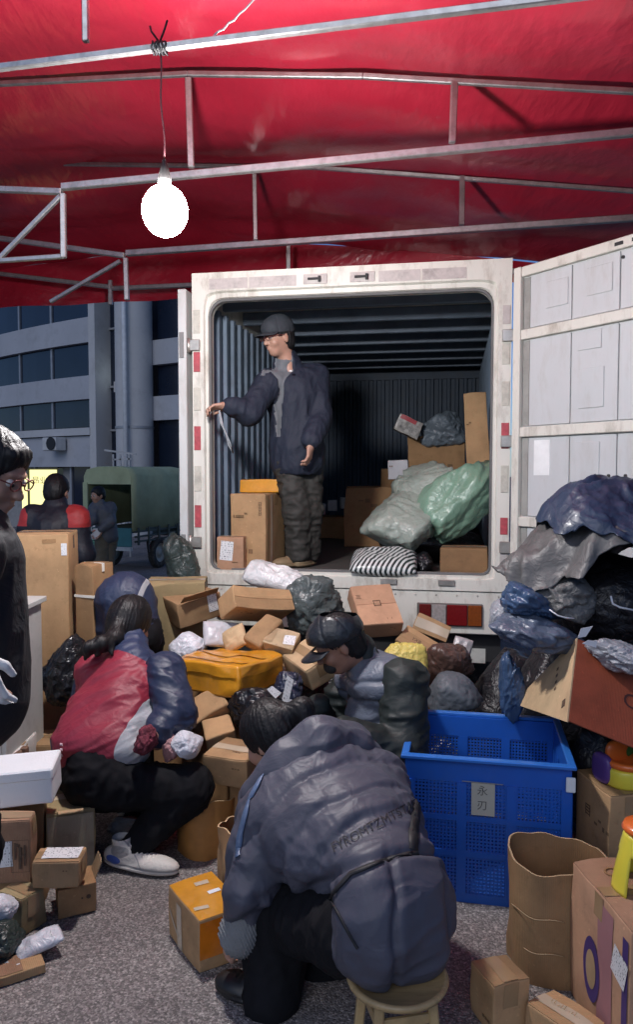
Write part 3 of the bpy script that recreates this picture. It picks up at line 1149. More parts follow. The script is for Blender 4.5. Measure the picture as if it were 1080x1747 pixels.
def rear_frame():
    loop = []
    for cx_, cz_, a0 in ((OW - RC, OT - RC, 0), (-OW + RC, OT - RC, 90), (-OW + RC * .5, OB + RC * .5, 180), (OW - RC * .5, OB + RC * .5, 270)):
        rr = RC if a0 < 180 else RC * .5
        for t in np.linspace(0, 90, 7):
            a = R(a0 + t)
            loop.append((cx_ + rr * math.cos(a), cz_ + rr * math.sin(a)))
    n = len(loop)
    zc0 = (OB + OT) / 2
    def outer(x, z):
        # nearest point on the outer rectangle by direction
        sx = HW / OW
        X = x * sx
        Z = z
        if z > OT - RC:
            Z = ZT if abs(x) < OW - RC + 1e-6 or True else z
        if z < OB + RC * .5 + 1e-6:
            Z = ZB
        if abs(x) >= OW - 1e-6:
            Z = z
            X = math.copysign(HW, x)
        return X, Z
    v, f = [], []
    # corners: use dense mapping by angle classes
    outl = []
    for i, (x, z) in enumerate(loop):
        k, t = divmod(i, 7)
        c = [(HW, ZT), (-HW, ZT), (-HW, ZB), (HW, ZB)][k]
        if t == 3:
            outl.append(c)
        elif k == 0:
            outl.append((HW, z + (ZT - z) * t / 3) if t < 3 else (x + (HW - x) * (6 - t) / 3, ZT))
        elif k == 1:
            outl.append((x + (-HW - x) * t / 3, ZT) if t < 3 else (-HW, z + (ZT - z) * (6 - t) / 3))
        elif k == 2:
            outl.append((-HW, z + (ZB - z) * t / 3) if t < 3 else (x + (-HW - x) * (6 - t) / 3, ZB))
        else:
            outl.append((x + (HW - x) * t / 3, ZB) if t < 3 else (HW, z + (ZB - z) * (6 - t) / 3))
    dep = [(-0.0, 1.0), ]
    rings = [
        [(x, 0.09, z) for x, z in outl],
        [(x, 0.0, z) for x, z in outl],
        [(x + (ox - x) * .32, 0.0, z + (oz - z) * .32) for (x, z), (ox, oz) in zip(loop, outl)],
        [(x + (ox - x) * .26, 0.02, z + (oz - z) * .26) for (x, z), (ox, oz) in zip(loop, outl)],
        [(x + (ox - x) * .10, 0.02, z + (oz - z) * .10) for (x, z), (ox, oz) in zip(loop, outl)],
        [(x + (ox - x) * .05, 0.045, z + (oz - z) * .05) for (x, z), (ox, oz) in zip(loop, outl)],
        [(x, 0.045, z) for x, z in loop],
        [(x, 0.10, z) for x, z in loop]]
    for r_ in rings:
        v += r_
    for j in range(len(rings) - 1):
        for i in range(n):
            i2 = (i + 1) % n
            f.append((j * n + i, j * n + i2, (j + 1) * n + i2, (j + 1) * n + i))
    m_ = MB()
    m_.v, m_.f = v, f
    return m_.build('rear_frame', tpaint, trk)
rear_frame()
# rubber seal round the opening
sl_pts = []
for cx_, cz_, a0 in ((OW - RC, OT - RC, 0), (-OW + RC, OT - RC, 90), (-OW + RC * .5, OB + RC * .5, 180), (OW - RC * .5, OB + RC * .5, 270)):
    rr = RC if a0 < 180 else RC * .5
    for t in np.linspace(0, 90, 7):
        a = R(a0 + t)
        sl_pts.append((cx_ + (rr + .004) * math.cos(a), 0.040, cz_ + (rr + .004) * math.sin(a)))
MB().tube(sl_pts + sl_pts[:1], 0.011, 6, False).build('door_seal', mat('seal_grey', (.12, .12, .12), .7), trk, True)
# load box shell
MB().box((-HW + .004, 0.092, ZB + .004), (-HW + 0.03, LEN, ZT - .004)).build('side_wall', tpaint, trk)
MB().box((HW - 0.03, 0.092, ZB + .004), (HW - .004, LEN, ZT - .004)).build('side_wall', tpaint, trk)
MB().box((-HW + .03, 0.092, ZT - .03), (HW - .03, LEN, ZT - .004)).build('roof', tpaint, trk)
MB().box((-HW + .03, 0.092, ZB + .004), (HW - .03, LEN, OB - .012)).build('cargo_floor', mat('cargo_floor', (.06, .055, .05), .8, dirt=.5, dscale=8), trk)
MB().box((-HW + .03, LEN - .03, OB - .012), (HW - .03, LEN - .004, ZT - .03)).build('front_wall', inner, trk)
# corrugated lining: ribs of the left wall, right wall and front wall, and roof bows
for s in (-1, 1):
    for i in range(23):
        y = 0.16 + i * 0.175
        MB().prism([(s * (HW - .03), y), (s * (HW - .066), y + .022), (s * (HW - .066), y + .075), (s * (HW - .03), y + .097)], OB, ZT - .16,
                   Matrix(((1, 0, 0, 0), (0, 0, 1, 0), (0, 1, 0, 0), (0, 0, 0, 1)))).build('wall_rib', ribm, trk)
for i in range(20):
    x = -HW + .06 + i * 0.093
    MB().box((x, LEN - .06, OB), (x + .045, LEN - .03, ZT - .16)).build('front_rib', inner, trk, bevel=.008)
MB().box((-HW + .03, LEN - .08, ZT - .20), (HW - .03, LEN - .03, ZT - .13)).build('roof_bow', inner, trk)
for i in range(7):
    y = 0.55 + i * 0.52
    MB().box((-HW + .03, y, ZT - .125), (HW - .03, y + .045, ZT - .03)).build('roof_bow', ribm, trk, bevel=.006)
MB().box((.35, .5, ZT - .07), (.45, .58, ZT - .031)).build('cabin_light', mat('light_housing', (.4, .4, .42), .5), trk)
# rear frame details: reflectors, latch keepers, pale stickers
refl_r = mat('reflector_red', (0.42, 0.07, 0.085), 0.4, var=.25, vscale=40, dirt=.35)
refl_w = mat('reflector_white', (0.52, 0.5, 0.43), 0.35, var=.12, vscale=40, dirt=.4)
tapeg = mat('reflector_worn', (0.46, 0.42, 0.40), 0.5, var=.12, vscale=30, dirt=.5)
def zl(y, Y=4.86):
    return float(P(340, y, Y)[2])
for x_, ys_ in ((-0.955, ((600, 634, 0), (727, 768, 0), (862, 900, 0), (528, 568, 1), (661, 700, 1), (795, 838, 1), (918, 935, 2))),
                (0.955, ((600, 634, 1), (727, 768, 0), (878, 905, 0), (540, 570, 2), (661, 700, 1), (795, 838, 1), (930, 955, 2)))):
    for a, b, kk in ys_:
        MB().box((x_ - .022, -0.004, zl(b)), (x_ + .022, 0.0, zl(a))).build('reflector', (refl_r, refl_w, tapeg)[kk], trk, bevel=.0015)
for xa, xb in ((-.87, -.62), (-.61, -.31), (.20, .45), (.46, .72)):
    MB().box((xa, -0.003, ZT - .105), (xb, 0.0, ZT - .04)).build('reflector', tapeg, trk)
chrome = mat('worn_metal', (.5, .48, .44), .4, .8, var=.3, dirt=.4)
for xk in (-.19, .10):
    kp = MB().box((xk - .075, -.006, ZT - .10), (xk + .075, -.0005, ZT - .04)).build('latch_keeper', tapeg, trk, bevel=.002)
    m_ = MB()
    m_.box((xk - .045, -.022, ZT - .076), (xk + .02, -.006, ZT - .064))
    m_.box((xk + .02, -.024, ZT - .09), (xk + .035, -.006, ZT - .055))
    m_.build('latch_hook', darkm, kp)
for xk in (-.22, .27, .62):
    MB().box((xk - .05, -.012, OB - .07), (xk + .05, -.001, OB - .035)).build('latch_keeper', chrome, trk, bevel=.003)
# rivets along the frame and long grime streaks below the sill
for i in range(16):
    x_ = -.93 + i * .124
    MB().lathe([(0, 0), (.006, 0), (.004, .004), (0, .005)], 8, M=Matrix.Translation((x_, 0.0095, ZB - .03)) @ Matrix.Rotation(R(90), 4, 'X')).build('rivet', chrome, trk)
# hinges
for s, zz in ((-1, 2.42), (-1, 1.17), (1, 2.42), (1, 1.17), (1, 1.8)):
    h_b = MB()
    h_b.box((s * (HW - .055), -.02, zz - .035), (s * (HW + .012), -.002, zz + .035))
    h_b.build('hinge', chrome, trk, bevel=.004)
    MB().tube([(s * (HW + .02), -.012, zz - .045), (s * (HW + .02), -.012, zz + .045)], .012, 10).build('hinge_pin', chrome, trk, True)
# lower rear panel, tail light, plate, underbody
MB().box((-HW, 0.01, 0.635), (HW, 0.06, ZB - .006)).build('rear_panel', tpaint, trk, bevel=.006)
lamp_l = 0.53
def tail(s):
    x0 = 0.455 if s > 0 else -0.825
    hs = MB().box((x0 - .012, -.004, .684), (x0 + .382, .011, .822)).build('tail_light', mat('lamp_surround', (.12, .11, .1), .5), trk, bevel=.004)
    cols = [('lens_dark_red', (.11, .012, .012), .075), ('lens_clear', (.30, .28, .27), .09), ('lens_red', (.15, .008, .010), .125), ('lens_amber', (.20, .05, .010), .085)]
    x = x0
    for nm, c, w in (cols if s > 0 else cols[::-1]):
        MB().box((x + .002, -.016, .69), (x + w - .002, -.0045, .815)).build('lens', mat(nm, c, .18, var=.25, vscale=60, spec=.6), hs, bevel=.003)
        x += w + .001
tail(1)
tail(-1)
MB().box((-.95, .1, .45), (.95, .16, .63)).build('under_bumper', darkm, trk)
for s in (-.36, .36):
    MB().box((s - .05, .12, .5), (s + .05, 5.6, ZB)).build('chassis_rail', darkm, trk)
plt = MB().box((.66, .098, .44), (.86, .1, .53)).build('number_plate', mat('plate_pale', (.55, .54, .5), .5, dirt=.5), trk)
for s in (-1, 1):
    wheel(s * .62, 1.05, .36, trk, .2)
    wheel(s * .84, 1.05, .36, trk, .2)
    wheel(s * .78, 4.75, .36, trk, .2)
    MB().box((s * .5 - .2, .62, .36), (s * .5 + .2, .64, .62)).build('mud_flap', blk, trk)
cabm = MB().prism([(LEN + .1, .5), (LEN + 1.6, .5), (LEN + 1.6, 1.2), (LEN + 1.45, 2.0), (LEN + .1, 2.1)], -.85, .85, Matrix(((0, 1, 0, 0), (1, 0, 0, 0), (0, 0, 1, 0), (0, 0, 0, 1))))
cabm.build('cab', tpaint, trk, bevel=.04)
# a left-hand door folded back along the side, seen on edge
dl = MB().box((-HW - .085, -.03, ZB + .06), (-HW - .03, .92, ZT - .10)).build('door', tgrey, trk, bevel=.005)
MB().tube([(-HW - .1, .1, ZB + .1), (-HW - .1, .1, ZT - .15)], .012, 8).build('locking_bar', chrome, dl, True)
for zz in (1.14, 2.42):
    MB().box((-HW - .075, -.036, zz - .08), (-HW - .045, -.031, zz + .08)).build('stencil_mark', mat('stencil', (.2, .2, .2), .7), dl)
# the right-hand door, swung wide open towards the camera side
hinge = np.array([0.985, 0.0])
dw = np.array([0.53, -0.848])
ang = math.atan2(dw[1], dw[0]) - TR
dr = empty('door', (HW + .02, -.015, 0), ang)
dr.parent = trk
DZ0, DZ1 = 0.965, 2.80
W_D = 0.93
rails = [DZ0 + .03, 1.33, 1.85, 2.41, DZ1 - .03]
MB().box((0, .012, DZ0), (W_D, .045, DZ1)).build('door_skin', tgrey, dr)
# the side now facing the street camera is the inner side: frame, rails and pressed panels
fy0, fy1 = -.012, .0115
fb = MB()
fb.box((0, fy0 - .01, DZ0), (.055, fy1, DZ1))
fb.build('door_stile', tpaint, dr, bevel=.004)
MB().box((W_D - .055, fy0, DZ0), (W_D, fy1, DZ1)).build('door_stile', tpaint, dr, bevel=.004)
for zz in rails:
    MB().box((.056, fy0 - .004, zz - .028), (W_D - .056, fy1, zz + .028)).build('door_rail', tpaint, dr, bevel=.004)
dpan = mat('door_panel_white', (.52, .54, .55), .5, var=.05, vscale=2, dirt=.42, dirt_col=(.36, .34, .30), dscale=7, stretch=(1.5, 1.5, .45))
for i in range(4):
    z0, z1 = rails[i] + .035, rails[i + 1] - .035
    for xa, xb in ((.11, .40), (.41, .70), (.71, W_D - .07)):
        MB().box((xa, .002, z0), (xb, .0118, z1)).build('door_panel', dpan, dr, bevel=.002)
    MB().box((.06, .006, z0), (.105, .0119, z1)).build('door_channel', mat('channel_grey', (.3, .3, .28), .6, dirt=.4), dr)
for i, (xa, xb, fz0, fz1) in enumerate(((.23, .38, .30, .80), (.50, .66, .35, .85), (.45, .60, .78, .98), (.46, .62, .15, .58), (.45, .60, .42, .92))):
    k_ = [3, 3, 2, 2, 1][i]
    z0, z1 = rails[k_] + .035, rails[k_ + 1] - .035
    MB().box((xa, -.003, z0 + (z1 - z0) * fz0), (xb, .0015, z0 + (z1 - z0) * fz1)).build('pressed_patch', dpan, dr, bevel=.002)
for (x, z) in ((.55, 1.52), (.66, 1.60), (.76, 1.60), (.72, 2.70), (.80, 2.72)):
    MB().lathe([(0, 0), (.009, 0), (.009, .006), (0, .006)], 10, M=Matrix.Translation((x, .001, z)) @ Matrix.Rotation(R(90), 4, 'X')).build('bolt_hole', darkm, dr)
for x in (.68, .78):
    MB().box((x, fy0 - .0065, DZ1 - .040), (x + .05, fy0 - .0042, DZ1 - .022)).build('slot', darkm, dr)
MB().box((.155, -.0005, 1.60), (.27, .0018, 1.80)).build('paper_notice', mat('paper_notice', (.78, .8, .8), .5), dr)
tag(trk, 'dirty white box truck backed under the tent with its rear doors open', 'truck')

# ================================================================== PARCELS AND OTHER THINGS
KRAFT = cardboard('kraft_board', (0.35, 0.215, 0.11))
KRAFT_P = cardboard('kraft_board_pink', (0.38, 0.22, 0.135))
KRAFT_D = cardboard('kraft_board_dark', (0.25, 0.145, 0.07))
KRAFT_O = cardboard('kraft_board_olive', (0.29, 0.22, 0.115))
FADED = cardboard('faded_print', (.17, .105, .055))
KRAFT_L = cardboard('kraft_board_pale', (0.44, 0.31, 0.18), stain=0.25)
TAPE_Y = mat('yellow_tape', (0.62, 0.27, 0.02), 0.28, var=0.16, vscale=12, coat=0.35, bump=0.2, bscale=25, dirt=.25, dirt_col=(.35, .14, .02), dscale=14)
TAPE_O = mat('orange_tape', (0.60, 0.17, 0.012), 0.25, var=0.2, vscale=10, coat=0.35, bump=0.2, bscale=25)
TAPE_B = mat('brown_tape', (0.33, 0.215, 0.115), 0.22, var=0.1, vscale=8, coat=0.3)
TAPE_C = mat('clear_tape', (0.55, 0.45, 0.33), 0.18, var=0.1, vscale=8, coat=0.4)
LABEL = label_mat()
INK = mat('carton_ink', (0.09, 0.055, 0.035), 0.8, var=0.3, vscale=60)
FOAM = mat('white_foam', (0.74, 0.76, 0.78), 0.7, var=0.05, bump=0.2, bscale=120)

FACES = {'-y': ((1, 0, 0), (0, 0, 1), (0, -1, 0)), '+y': ((-1, 0, 0), (0, 0, 1), (0, 1, 0)),
         '+x': ((0, 1, 0), (0, 0, 1), (1, 0, 0)), '-x': ((0, -1, 0), (0, 0, 1), (-1, 0, 0)),
         '+z': ((1, 0, 0), (0, 1, 0), (0, 0, 1)), '-z': ((1, 0, 0), (0, -1, 0), (0, 0, -1))}
def warp(p, D, seed, amp):
    """soft crush of a carton: bulging sides, knocked corners"""
    p = np.asarray(p, float)
    q = p / np.array(D)
    w = np.stack([fbm(p * 7 + 3.1 * i + seed * 5.7, seed + i, 2) for i in range(3)], 1) * amp
    corner = np.clip(np.abs(q).sum(1) - 1.12, 0, 1)
    knock = np.maximum(0, vnoise(np.sign(q) * 1.7 + seed * 2.3 + 0.5, seed + 9))
    return p + w - p * (corner * knock * amp * 34)[:, None]
def carton_mesh(D, seed, amp, rad=0.004, n=7):
    D = np.array(D, float)
    rad = min(rad, D.min() * .2)
    V, Fc = [], []
    ts = np.concatenate([[-.5], np.linspace(-.5, .5, n + 2)[1:-1], [.5]])
    for fk, (u, v, w) in FACES.items():
        u, v, w = np.array(u), np.array(v), np.array(w)
        du, dv = abs(u @ D), abs(v @ D)
        tu = np.unique(np.concatenate([ts, [-.5 + rad * .45 / du, -.5 + rad * 1.1 / du, .5 - rad * .45 / du, .5 - rad * 1.1 / du]]))
        tv = np.unique(np.concatenate([ts, [-.5 + rad * .45 / dv, -.5 + rad * 1.1 / dv, .5 - rad * .45 / dv, .5 - rad * 1.1 / dv]]))
        b = len(V)
        for y in tv:
            for x in tu:
                V.append((u * x + v * y + w * .5) * D)
        k = len(tu)
        for j in range(len(tv) - 1):
            for i in range(k - 1):
                a = b + j * k + i
                Fc.append((a, a + 1, a + 1 + k, a + k))
    V = np.array(V)
    inn = np.clip(V, -(D / 2 - rad), D / 2 - rad)
    d = V - inn
    V = inn + d / (np.linalg.norm(d, axis=1)[:, None] + 1e-12) * rad
    V = warp(V, D, seed, amp)
    me = mesh_of(V, Fc, True)
    bm = bmesh.new()
    bm.from_mesh(me)
    bmesh.ops.remove_doubles(bm, verts=bm.verts, dist=1e-5)
    bmesh.ops.recalc_face_normals(bm, faces=bm.faces)
    bm.to_mesh(me)
    bm.free()
    return me
def decal(parent, D, face, u0, v0, w, h, material, name='shipping_label', rot=0.0, off=0.0022, seed=None, amp=None, n=5):
    """thin sheet lying on a carton face; u0, v0 as fractions from the middle"""
    seed = parent['_s'] if seed is None else seed
    amp = parent['_a'] if amp is None else amp
    u, v, wn_ = [np.array(a, float) for a in FACES[face]]
    D = np.array(D, float)
    V, Fc, UV = [], [], []
    c, s = math.cos(rot), math.sin(rot)
    for j in range(n):
        for i in range(n):
            a, b = i / (n - 1) - .5, j / (n - 1) - .5
            x, y = a * w, b * h
            x, y = x * c - y * s, x * s + y * c
            V.append(u * (u0 * abs(u @ D) + x) + v * (v0 * abs(v @ D) + y) + wn_ * abs(wn_ @ D) / 2)
            UV.append((a + .5, b + .5))
    V = warp(np.array(V), D, seed, amp) + wn_ * off
    for j in range(n - 1):
        for i in range(n - 1):
            a = j * n + i
            Fc.append((a, a + 1, a + 1 + n, a + n))
    me = mesh_of(V, Fc, True)
    uvl = me.uv_layers.new(name='UVMap')
    for lp_ in me.loops:
        uvl.data[lp_.index].uv = UV[lp_.vertex_index]
    return new_obj(name, me, material, parent)
def face_text(parent, D, face, u0, v0, size, body, material=None, rot=0.0, off=0.004):
    t = text_mesh(body, size, material or INK, 'lettering', parent)
    u, v, w = [Vector(a) for a in FACES[face]]
    M = Matrix((u, v, w)).transposed().to_4x4()
    Dv = Vector(D)
    M.translation = u * (u0 * abs(u.dot(Dv))) + v * (v0 * abs(v.dot(Dv))) + w * (abs(w.dot(Dv)) / 2 + off)
    t.matrix_local = M @ Matrix.Rotation(rot, 4, 'Z')
    return t
CARTON_N = [0]
def carton(name, label, pos, rot, D, material, cat='box', group=None, amp=0.006, lid=True, tape=None, side_tape=True, tw=0.05, n=7, rad=0.004):
    CARTON_N[0] += 1
    s = CARTON_N[0]
    o = new_obj(name, carton_mesh(D, s, amp, rad, n), material)
    o['_s'], o['_a'] = s, amp
    o.location = pos
    o.rotation_euler = rot
    tag(o, label, cat, group)
    if lid:
        # two lid flaps meeting in the middle
        for sgn in (-1, 1):
            V, Fc = [], []
            m = 5
            for j in range(m):
                for i in range(m):
                    x = (i / (m - 1) - .5) * (D[0] - .004)
                    y = sgn * (0.0015 + (D[1] / 2 - .004) * j / (m - 1))
                    V.append((x, y, D[2] / 2))
            V = warp(np.array(V), D, s, amp)
            lift = np.array([0, 0, .0028])
            b = len(V)
            V = np.concatenate([V, V + lift])
            for j in range(m - 1):
                for i in range(m - 1):
                    a = j * m + i
                    Fc.append((a + b, a + 1 + b, a + 1 + m + b, a + m + b))
            rim_ = [i for i in range(m)] + [m * (j + 1) - 1 for j in range(1, m)] + [m * m - 1 - i for i in range(1, m)] + [m * (m - 1 - j) for j in range(1, m - 1)]
            for i in range(len(rim_)):
                a, c = rim_[i], rim_[(i + 1) % len(rim_)]
                Fc.append((a, c, c + b, a + b))
            mb_ = MB()
            mb_.v, mb_.f = [tuple(v) for v in V], Fc
            mb_.build('lid_flap', material, o)
    rr_ = random.Random(s * 13 + 5)
    if lid and tape is None and rr_.random() < .75 and material is not FOAM:
        tape = rr_.choice((TAPE_B, TAPE_C, TAPE_B))
    if lid and material is not FOAM and min(D[0], D[2]) > .09:
        # faded print: little blocks and bars
        mb_ = MB()
        fx = rr_.choice((-.28, .25, 0))
        fz = rr_.choice((-.25, .2))
        k_ = min(D[0], D[2])
        yy = -D[1] / 2 - .0052
        for i_ in range(rr_.randint(2, 4)):
            w_, h_ = rr_.uniform(.03, .09) * k_ * 1.4, rr_.uniform(.02, .07) * k_
            x_, z_ = fx * D[0] + (i_ - 1) * .11 * k_, fz * D[2] + rr_.choice((0, 0, .08)) * k_
            mb_.box((x_ - w_ / 2, yy, z_ - h_ / 2), (x_ + w_ / 2, yy + .0006, z_ + h_ / 2))
        mb_.build('print_marks', FADED, o)
    if tape is not None:
        decal(o, D, '+z', 0, 0, D[0] - .006, min(tw, D[1] * .8), tape, 'tape', off=.0048, n=7)
        if side_tape:
            hh = min(.07, D[2] * .6)
            for f_ in ('+x', '-x'):
                decal(o, D, f_, 0, .5 - hh / 2 / D[2] - .01, min(tw, D[1] * .8), hh, tape, 'tape', off=.002)
    return o
def open_flap(parent, D, face, length, angle, material, width=None, th=0.004, jag=0.006):
    """a lid flap standing open, hinged on the top edge of a side"""
    u, v, w = [Vector(a) for a in FACES[face]]
    Dv = Vector(D)
    wd = width or abs(u.dot(Dv)) * .97
    M = Matrix((u, Vector((0, 0, 1)), w)).transposed().to_4x4()
    M.translation = w * (abs(w.dot(Dv)) / 2) + Vector((0, 0, D[2] / 2))
    rg = random.Random(parent['_s'] * 7 + ord(face[1]))
    n = 7
    top = [length + rg.uniform(-jag, jag) for _ in range(n)]
    mb_ = MB()
    # local x along the edge, y outward along the flap, z thickness
    ca, sa = math.cos(angle), math.sin(angle)
    base = len(mb_.v)
    for t in (0, th):
        for i in range(n):
            x = (i / (n - 1) - .5) * wd
            for L_ in (0, top[i] * .5, top[i]):
                xx = x * (1 - .06 * L_ / length)
                bend = .12 * (L_ / length) ** 2 * length
                y = L_ * ca - t * sa
                z = L_ * sa + t * ca - bend
                # u*x, outward w*y, up z
                p = M.translation + u * xx + w * y + Vector((0, 0, 1)) * z
                mb_.v.append(tuple(p))
    k = 3 * n
    for i in range(n - 1):
        for j in range(2):
            a = i * 3 + j
            mb_.f.append((a, a + 1, a + 4, a + 3))
            mb_.f.append((k + a, k + a + 3, k + a + 4, k + a + 1))
    edge = [i * 3 for i in range(n)] + [(n - 1) * 3 + 1, (n - 1) * 3 + 2] + [i * 3 + 2 for i in range(n - 2, -1, -1)] + [1]
    for i in range(len(edge)):
        a, c = edge[i], edge[(i + 1) % len(edge)]
        mb_.f.append((a, c, c + k, a + k))
    return mb_.build('open_flap', material, parent)

_ico = {}
def ico(sub):
    if sub not in _ico:
        bm = bmesh.new()
        bmesh.ops.create_icosphere(bm, subdivisions=sub, radius=1)
        v = np.array([p.co[:] for p in bm.verts])
        f = np.array([[q.index for q in p.verts] for p in bm.faces])
        bm.free()
        _ico[sub] = (v, f)
    return _ico[sub]
def blob(name, label, cat, c, r, material, rot=(0, 0, 0), seed=1, amp=0.12, freq=3.0, e=0.75, sub=5, flat=None, group=None, parent=None, crease=0.5, fine=0.010, droop=None, facets=22, fold=0.0):
    """sack or crumpled bag: rounded block pushed about by ridged noise"""
    v, f = ico(sub)
    rg_ = np.random.default_rng(seed)
    nk = rg_.normal(size=(facets, 3))
    nk = nk / np.linalg.norm(nk, axis=1)[:, None]
    hk = rg_.uniform(.80, 1.04, facets)
    rad_ = (np.maximum(v @ nk.T / hk, 0) ** 11).sum(1) ** (-1 / 11)
    rad_ = np.minimum(rad_, 1.25)
    wq = v * freq + .7 * np.stack([fbm(v * freq * .7 + 5.1 * i, seed + 20 + i, 2) for i in range(3)], 1)
    d = amp * (.55 * ridge(wq * 1.2 + seed * 3.3, seed, 2) + .45 * fbm(v * freq * .5 + seed, seed + 5, 2)) - amp * .2
    d = d + fine * ridge(wq * 3.1 + seed, seed + 11, 2)
    if fold:
        an_ = np.arctan2(v[:, 1], v[:, 0])
        d = d + fold * ridge(np.stack([np.cos(an_) * 4.5, np.sin(an_) * 4.5, v[:, 2] * .8 + seed], 1), seed + 31, 2) * (.35 + np.abs(v[:, 2]))
    q = v * (rad_ * (1 + d))[:, None]
    q = q * np.array(r)
    if flat is not None:
        lo = -r[2] * flat
        q[:, 2] = np.where(q[:, 2] < lo, lo + (q[:, 2] - lo) * .12, q[:, 2])
    if droop:
        q = droop(q)
    me = bpy.data.meshes.new(name)
    me.from_pydata(q.tolist(), [], f.tolist())
    me.polygons.foreach_set('use_smooth', [True] * len(me.polygons))
    o = new_obj(name, me, material, parent)
    o.location = c
    o.rotation_euler = rot
    if label:
        tag(o, label, cat, group)
    return o
def mailer(name, label, c, rot, L, W, T, material, seed=1, cat='parcel', crump=0.006, n=26):
    """flat filled mailing bag with sealed thin edges"""
    V, Fc = [], []
    for side in (1, -1):
        for j in range(n):
            for i in range(n):
                u, v = 2 * i / (n - 1) - 1, 2 * j / (n - 1) - 1
                th = (max(0, 1 - abs(u) ** 3.2) * max(0, 1 - abs(v) ** 3.2)) ** .55
                V.append((u * L / 2 * (1 - .03 * abs(v) ** 2), v * W / 2 * (1 - .03 * abs(u) ** 2), side * T / 2 * th))
    V = np.array(V)
    nn = np.zeros_like(V)
    nn[:n * n, 2] = 1
    nn[n * n:, 2] = -1
    edge = np.clip(np.abs(V[:, 2]) / (T / 2), 0, 1)
    V = V + nn * (crump * edge * ridge(V * 22 + seed, seed, 2))[:, None]
    V[:, 2] += crump * 1.2 * fbm(V * np.array([9, 9, 0]) + seed, seed + 3, 2)
    for s_ in (0, 1):
        for j in range(n - 1):
            for i in range(n - 1):
                a = s_ * n * n + j * n + i
                q = (a, a + 1, a + 1 + n, a + n)
                Fc.append(q if s_ == 0 else q[::-1])
    me = mesh_of(V, Fc, True)
    bm = bmesh.new()
    bm.from_mesh(me)
    bmesh.ops.remove_doubles(bm, verts=bm.verts, dist=1e-5)
    bm.to_mesh(me)
    bm.free()
    o = new_obj(name, me, material)
    o.location = c
    o.rotation_euler = rot
    return tag(o, label, cat)
def paper(parent, name, corners, material, off=(0, 0, 0)):
    """a small sheet given by four world corners, attached to a thing"""
    bpy.context.view_layer.update()
    Mi = parent.matrix_world.inverted()
    c = [Vector(p) + Vector(off) for p in corners]
    V, UV = [], []
    n = 5
    for j in range(n):
        for i in range(n):
            a, b = i / (n - 1), j / (n - 1)
            V.append(Mi @ (c[0] * (1 - a) * (1 - b) + c[1] * a * (1 - b) + c[2] * a * b + c[3] * (1 - a) * b))
            UV.append((a, b))
    Fc = [(j * n + i, j * n + i + 1, j * n + i + 1 + n, j * n + i + n) for j in range(n - 1) for i in range(n - 1)]
    me = mesh_of(V, Fc, True)
    uvl = me.uv_layers.new(name='UVMap')
    for lp_ in me.loops:
        uvl.data[lp_.index].uv = UV[lp_.vertex_index]
    return new_obj(name, me, material, parent)

PILE = 'parcels heaped behind the truck'
# ---------------------------------------------------------------- left foreground
D = (0.170, 0.100, 0.094)
b = carton('parcel_box', 'small closed kraft box with a wide white label, resting across two boxes', (-0.933, 2.688, 0.186), (0, 0, .015), D, KRAFT, tape=None)
decal(b, D, '+z', .05, .08, .13, .075, LABEL, off=.006)
D = (0.124, 0.105, 0.125)
b = carton('parcel_box', 'small cube box under the left end of the white labelled box', (-1.053, 2.645, 0.064), (0, 0, -.5), D, KRAFT_O, tape=None)
D = (0.135, 0.150, 0.110)
b = carton('parcel_box', 'small box with one flap up under the right end of the labelled box', (-0.901, 2.765, 0.056), (0, 0, .40), D, KRAFT_D, lid=False)
open_flap(b, D, '+x', .075, R(70), KRAFT_L, .10)
face_text(b, D, '-y', .22, .12, .022, '▪ ●')
D = (0.30, 0.085, 0.235)
b = carton('picture_box', 'pinkish box with a printed drawing and white label at left edge', (-1.190, 2.715, 0.247), (0, 0, .10), D, KRAFT_P)
decal(b, D, '-y', .17, -.02, .075, .095, LABEL)
pr = MB()
for (x0, z0, x1, z1) in ((.21, -.3, .215, .2), (.42, -.3, .425, .2), (.215, .2, .42, .205), (.215, -.30, .42, -.295), (.25, -.1, .27, .16), (.30, -.25, .33, .1), (.36, -.2, .38, .12), (.27, .1, .30, .15), (.33, -.05, .36, -.02)):
    pr.box((x0 * D[0] + .02, -D[1] / 2 - .0065, z0 * D[2]), (x1 * D[0] + .02, -D[1] / 2 - .006, z1 * D[2]))
pr.build('printed_drawing', INK, b)
b = carton('carton', 'brown carton carrying the pinkish printed box at left', (-1.20, 2.83, 0.064), (0, 0, .1), (0.34, 0.16, 0.126), KRAFT)
D = (0.40, 0.20, 0.125)
b = carton('foam_box', 'long white foam box lying by the seated woman in red', (-1.205, 2.86, 0.432), (0, -.04, .17), D, FOAM, amp=.002, rad=.008, tape=None)
MB().box((-D[0] / 2 - .004, -D[1] / 2 - .004, D[2] / 2 - .032), (D[0] / 2 + .004, D[1] / 2 + .004, D[2] / 2 + .01)).build('foam_lid', FOAM, b, bevel=.006)
b = carton('carton', 'brown carton holding up the long white foam box', (-1.25, 3.02, 0.18), (0, 0, .2), (0.30, 0.22, 0.355), KRAFT_D)
D = (0.186, 0.263, 0.269)
b = carton('torn_carton', 'torn olive brown carton the woman in red sits on', (-1.030, 3.10, 0.1345), (0, 0, .35), D, KRAFT_O, amp=.008)
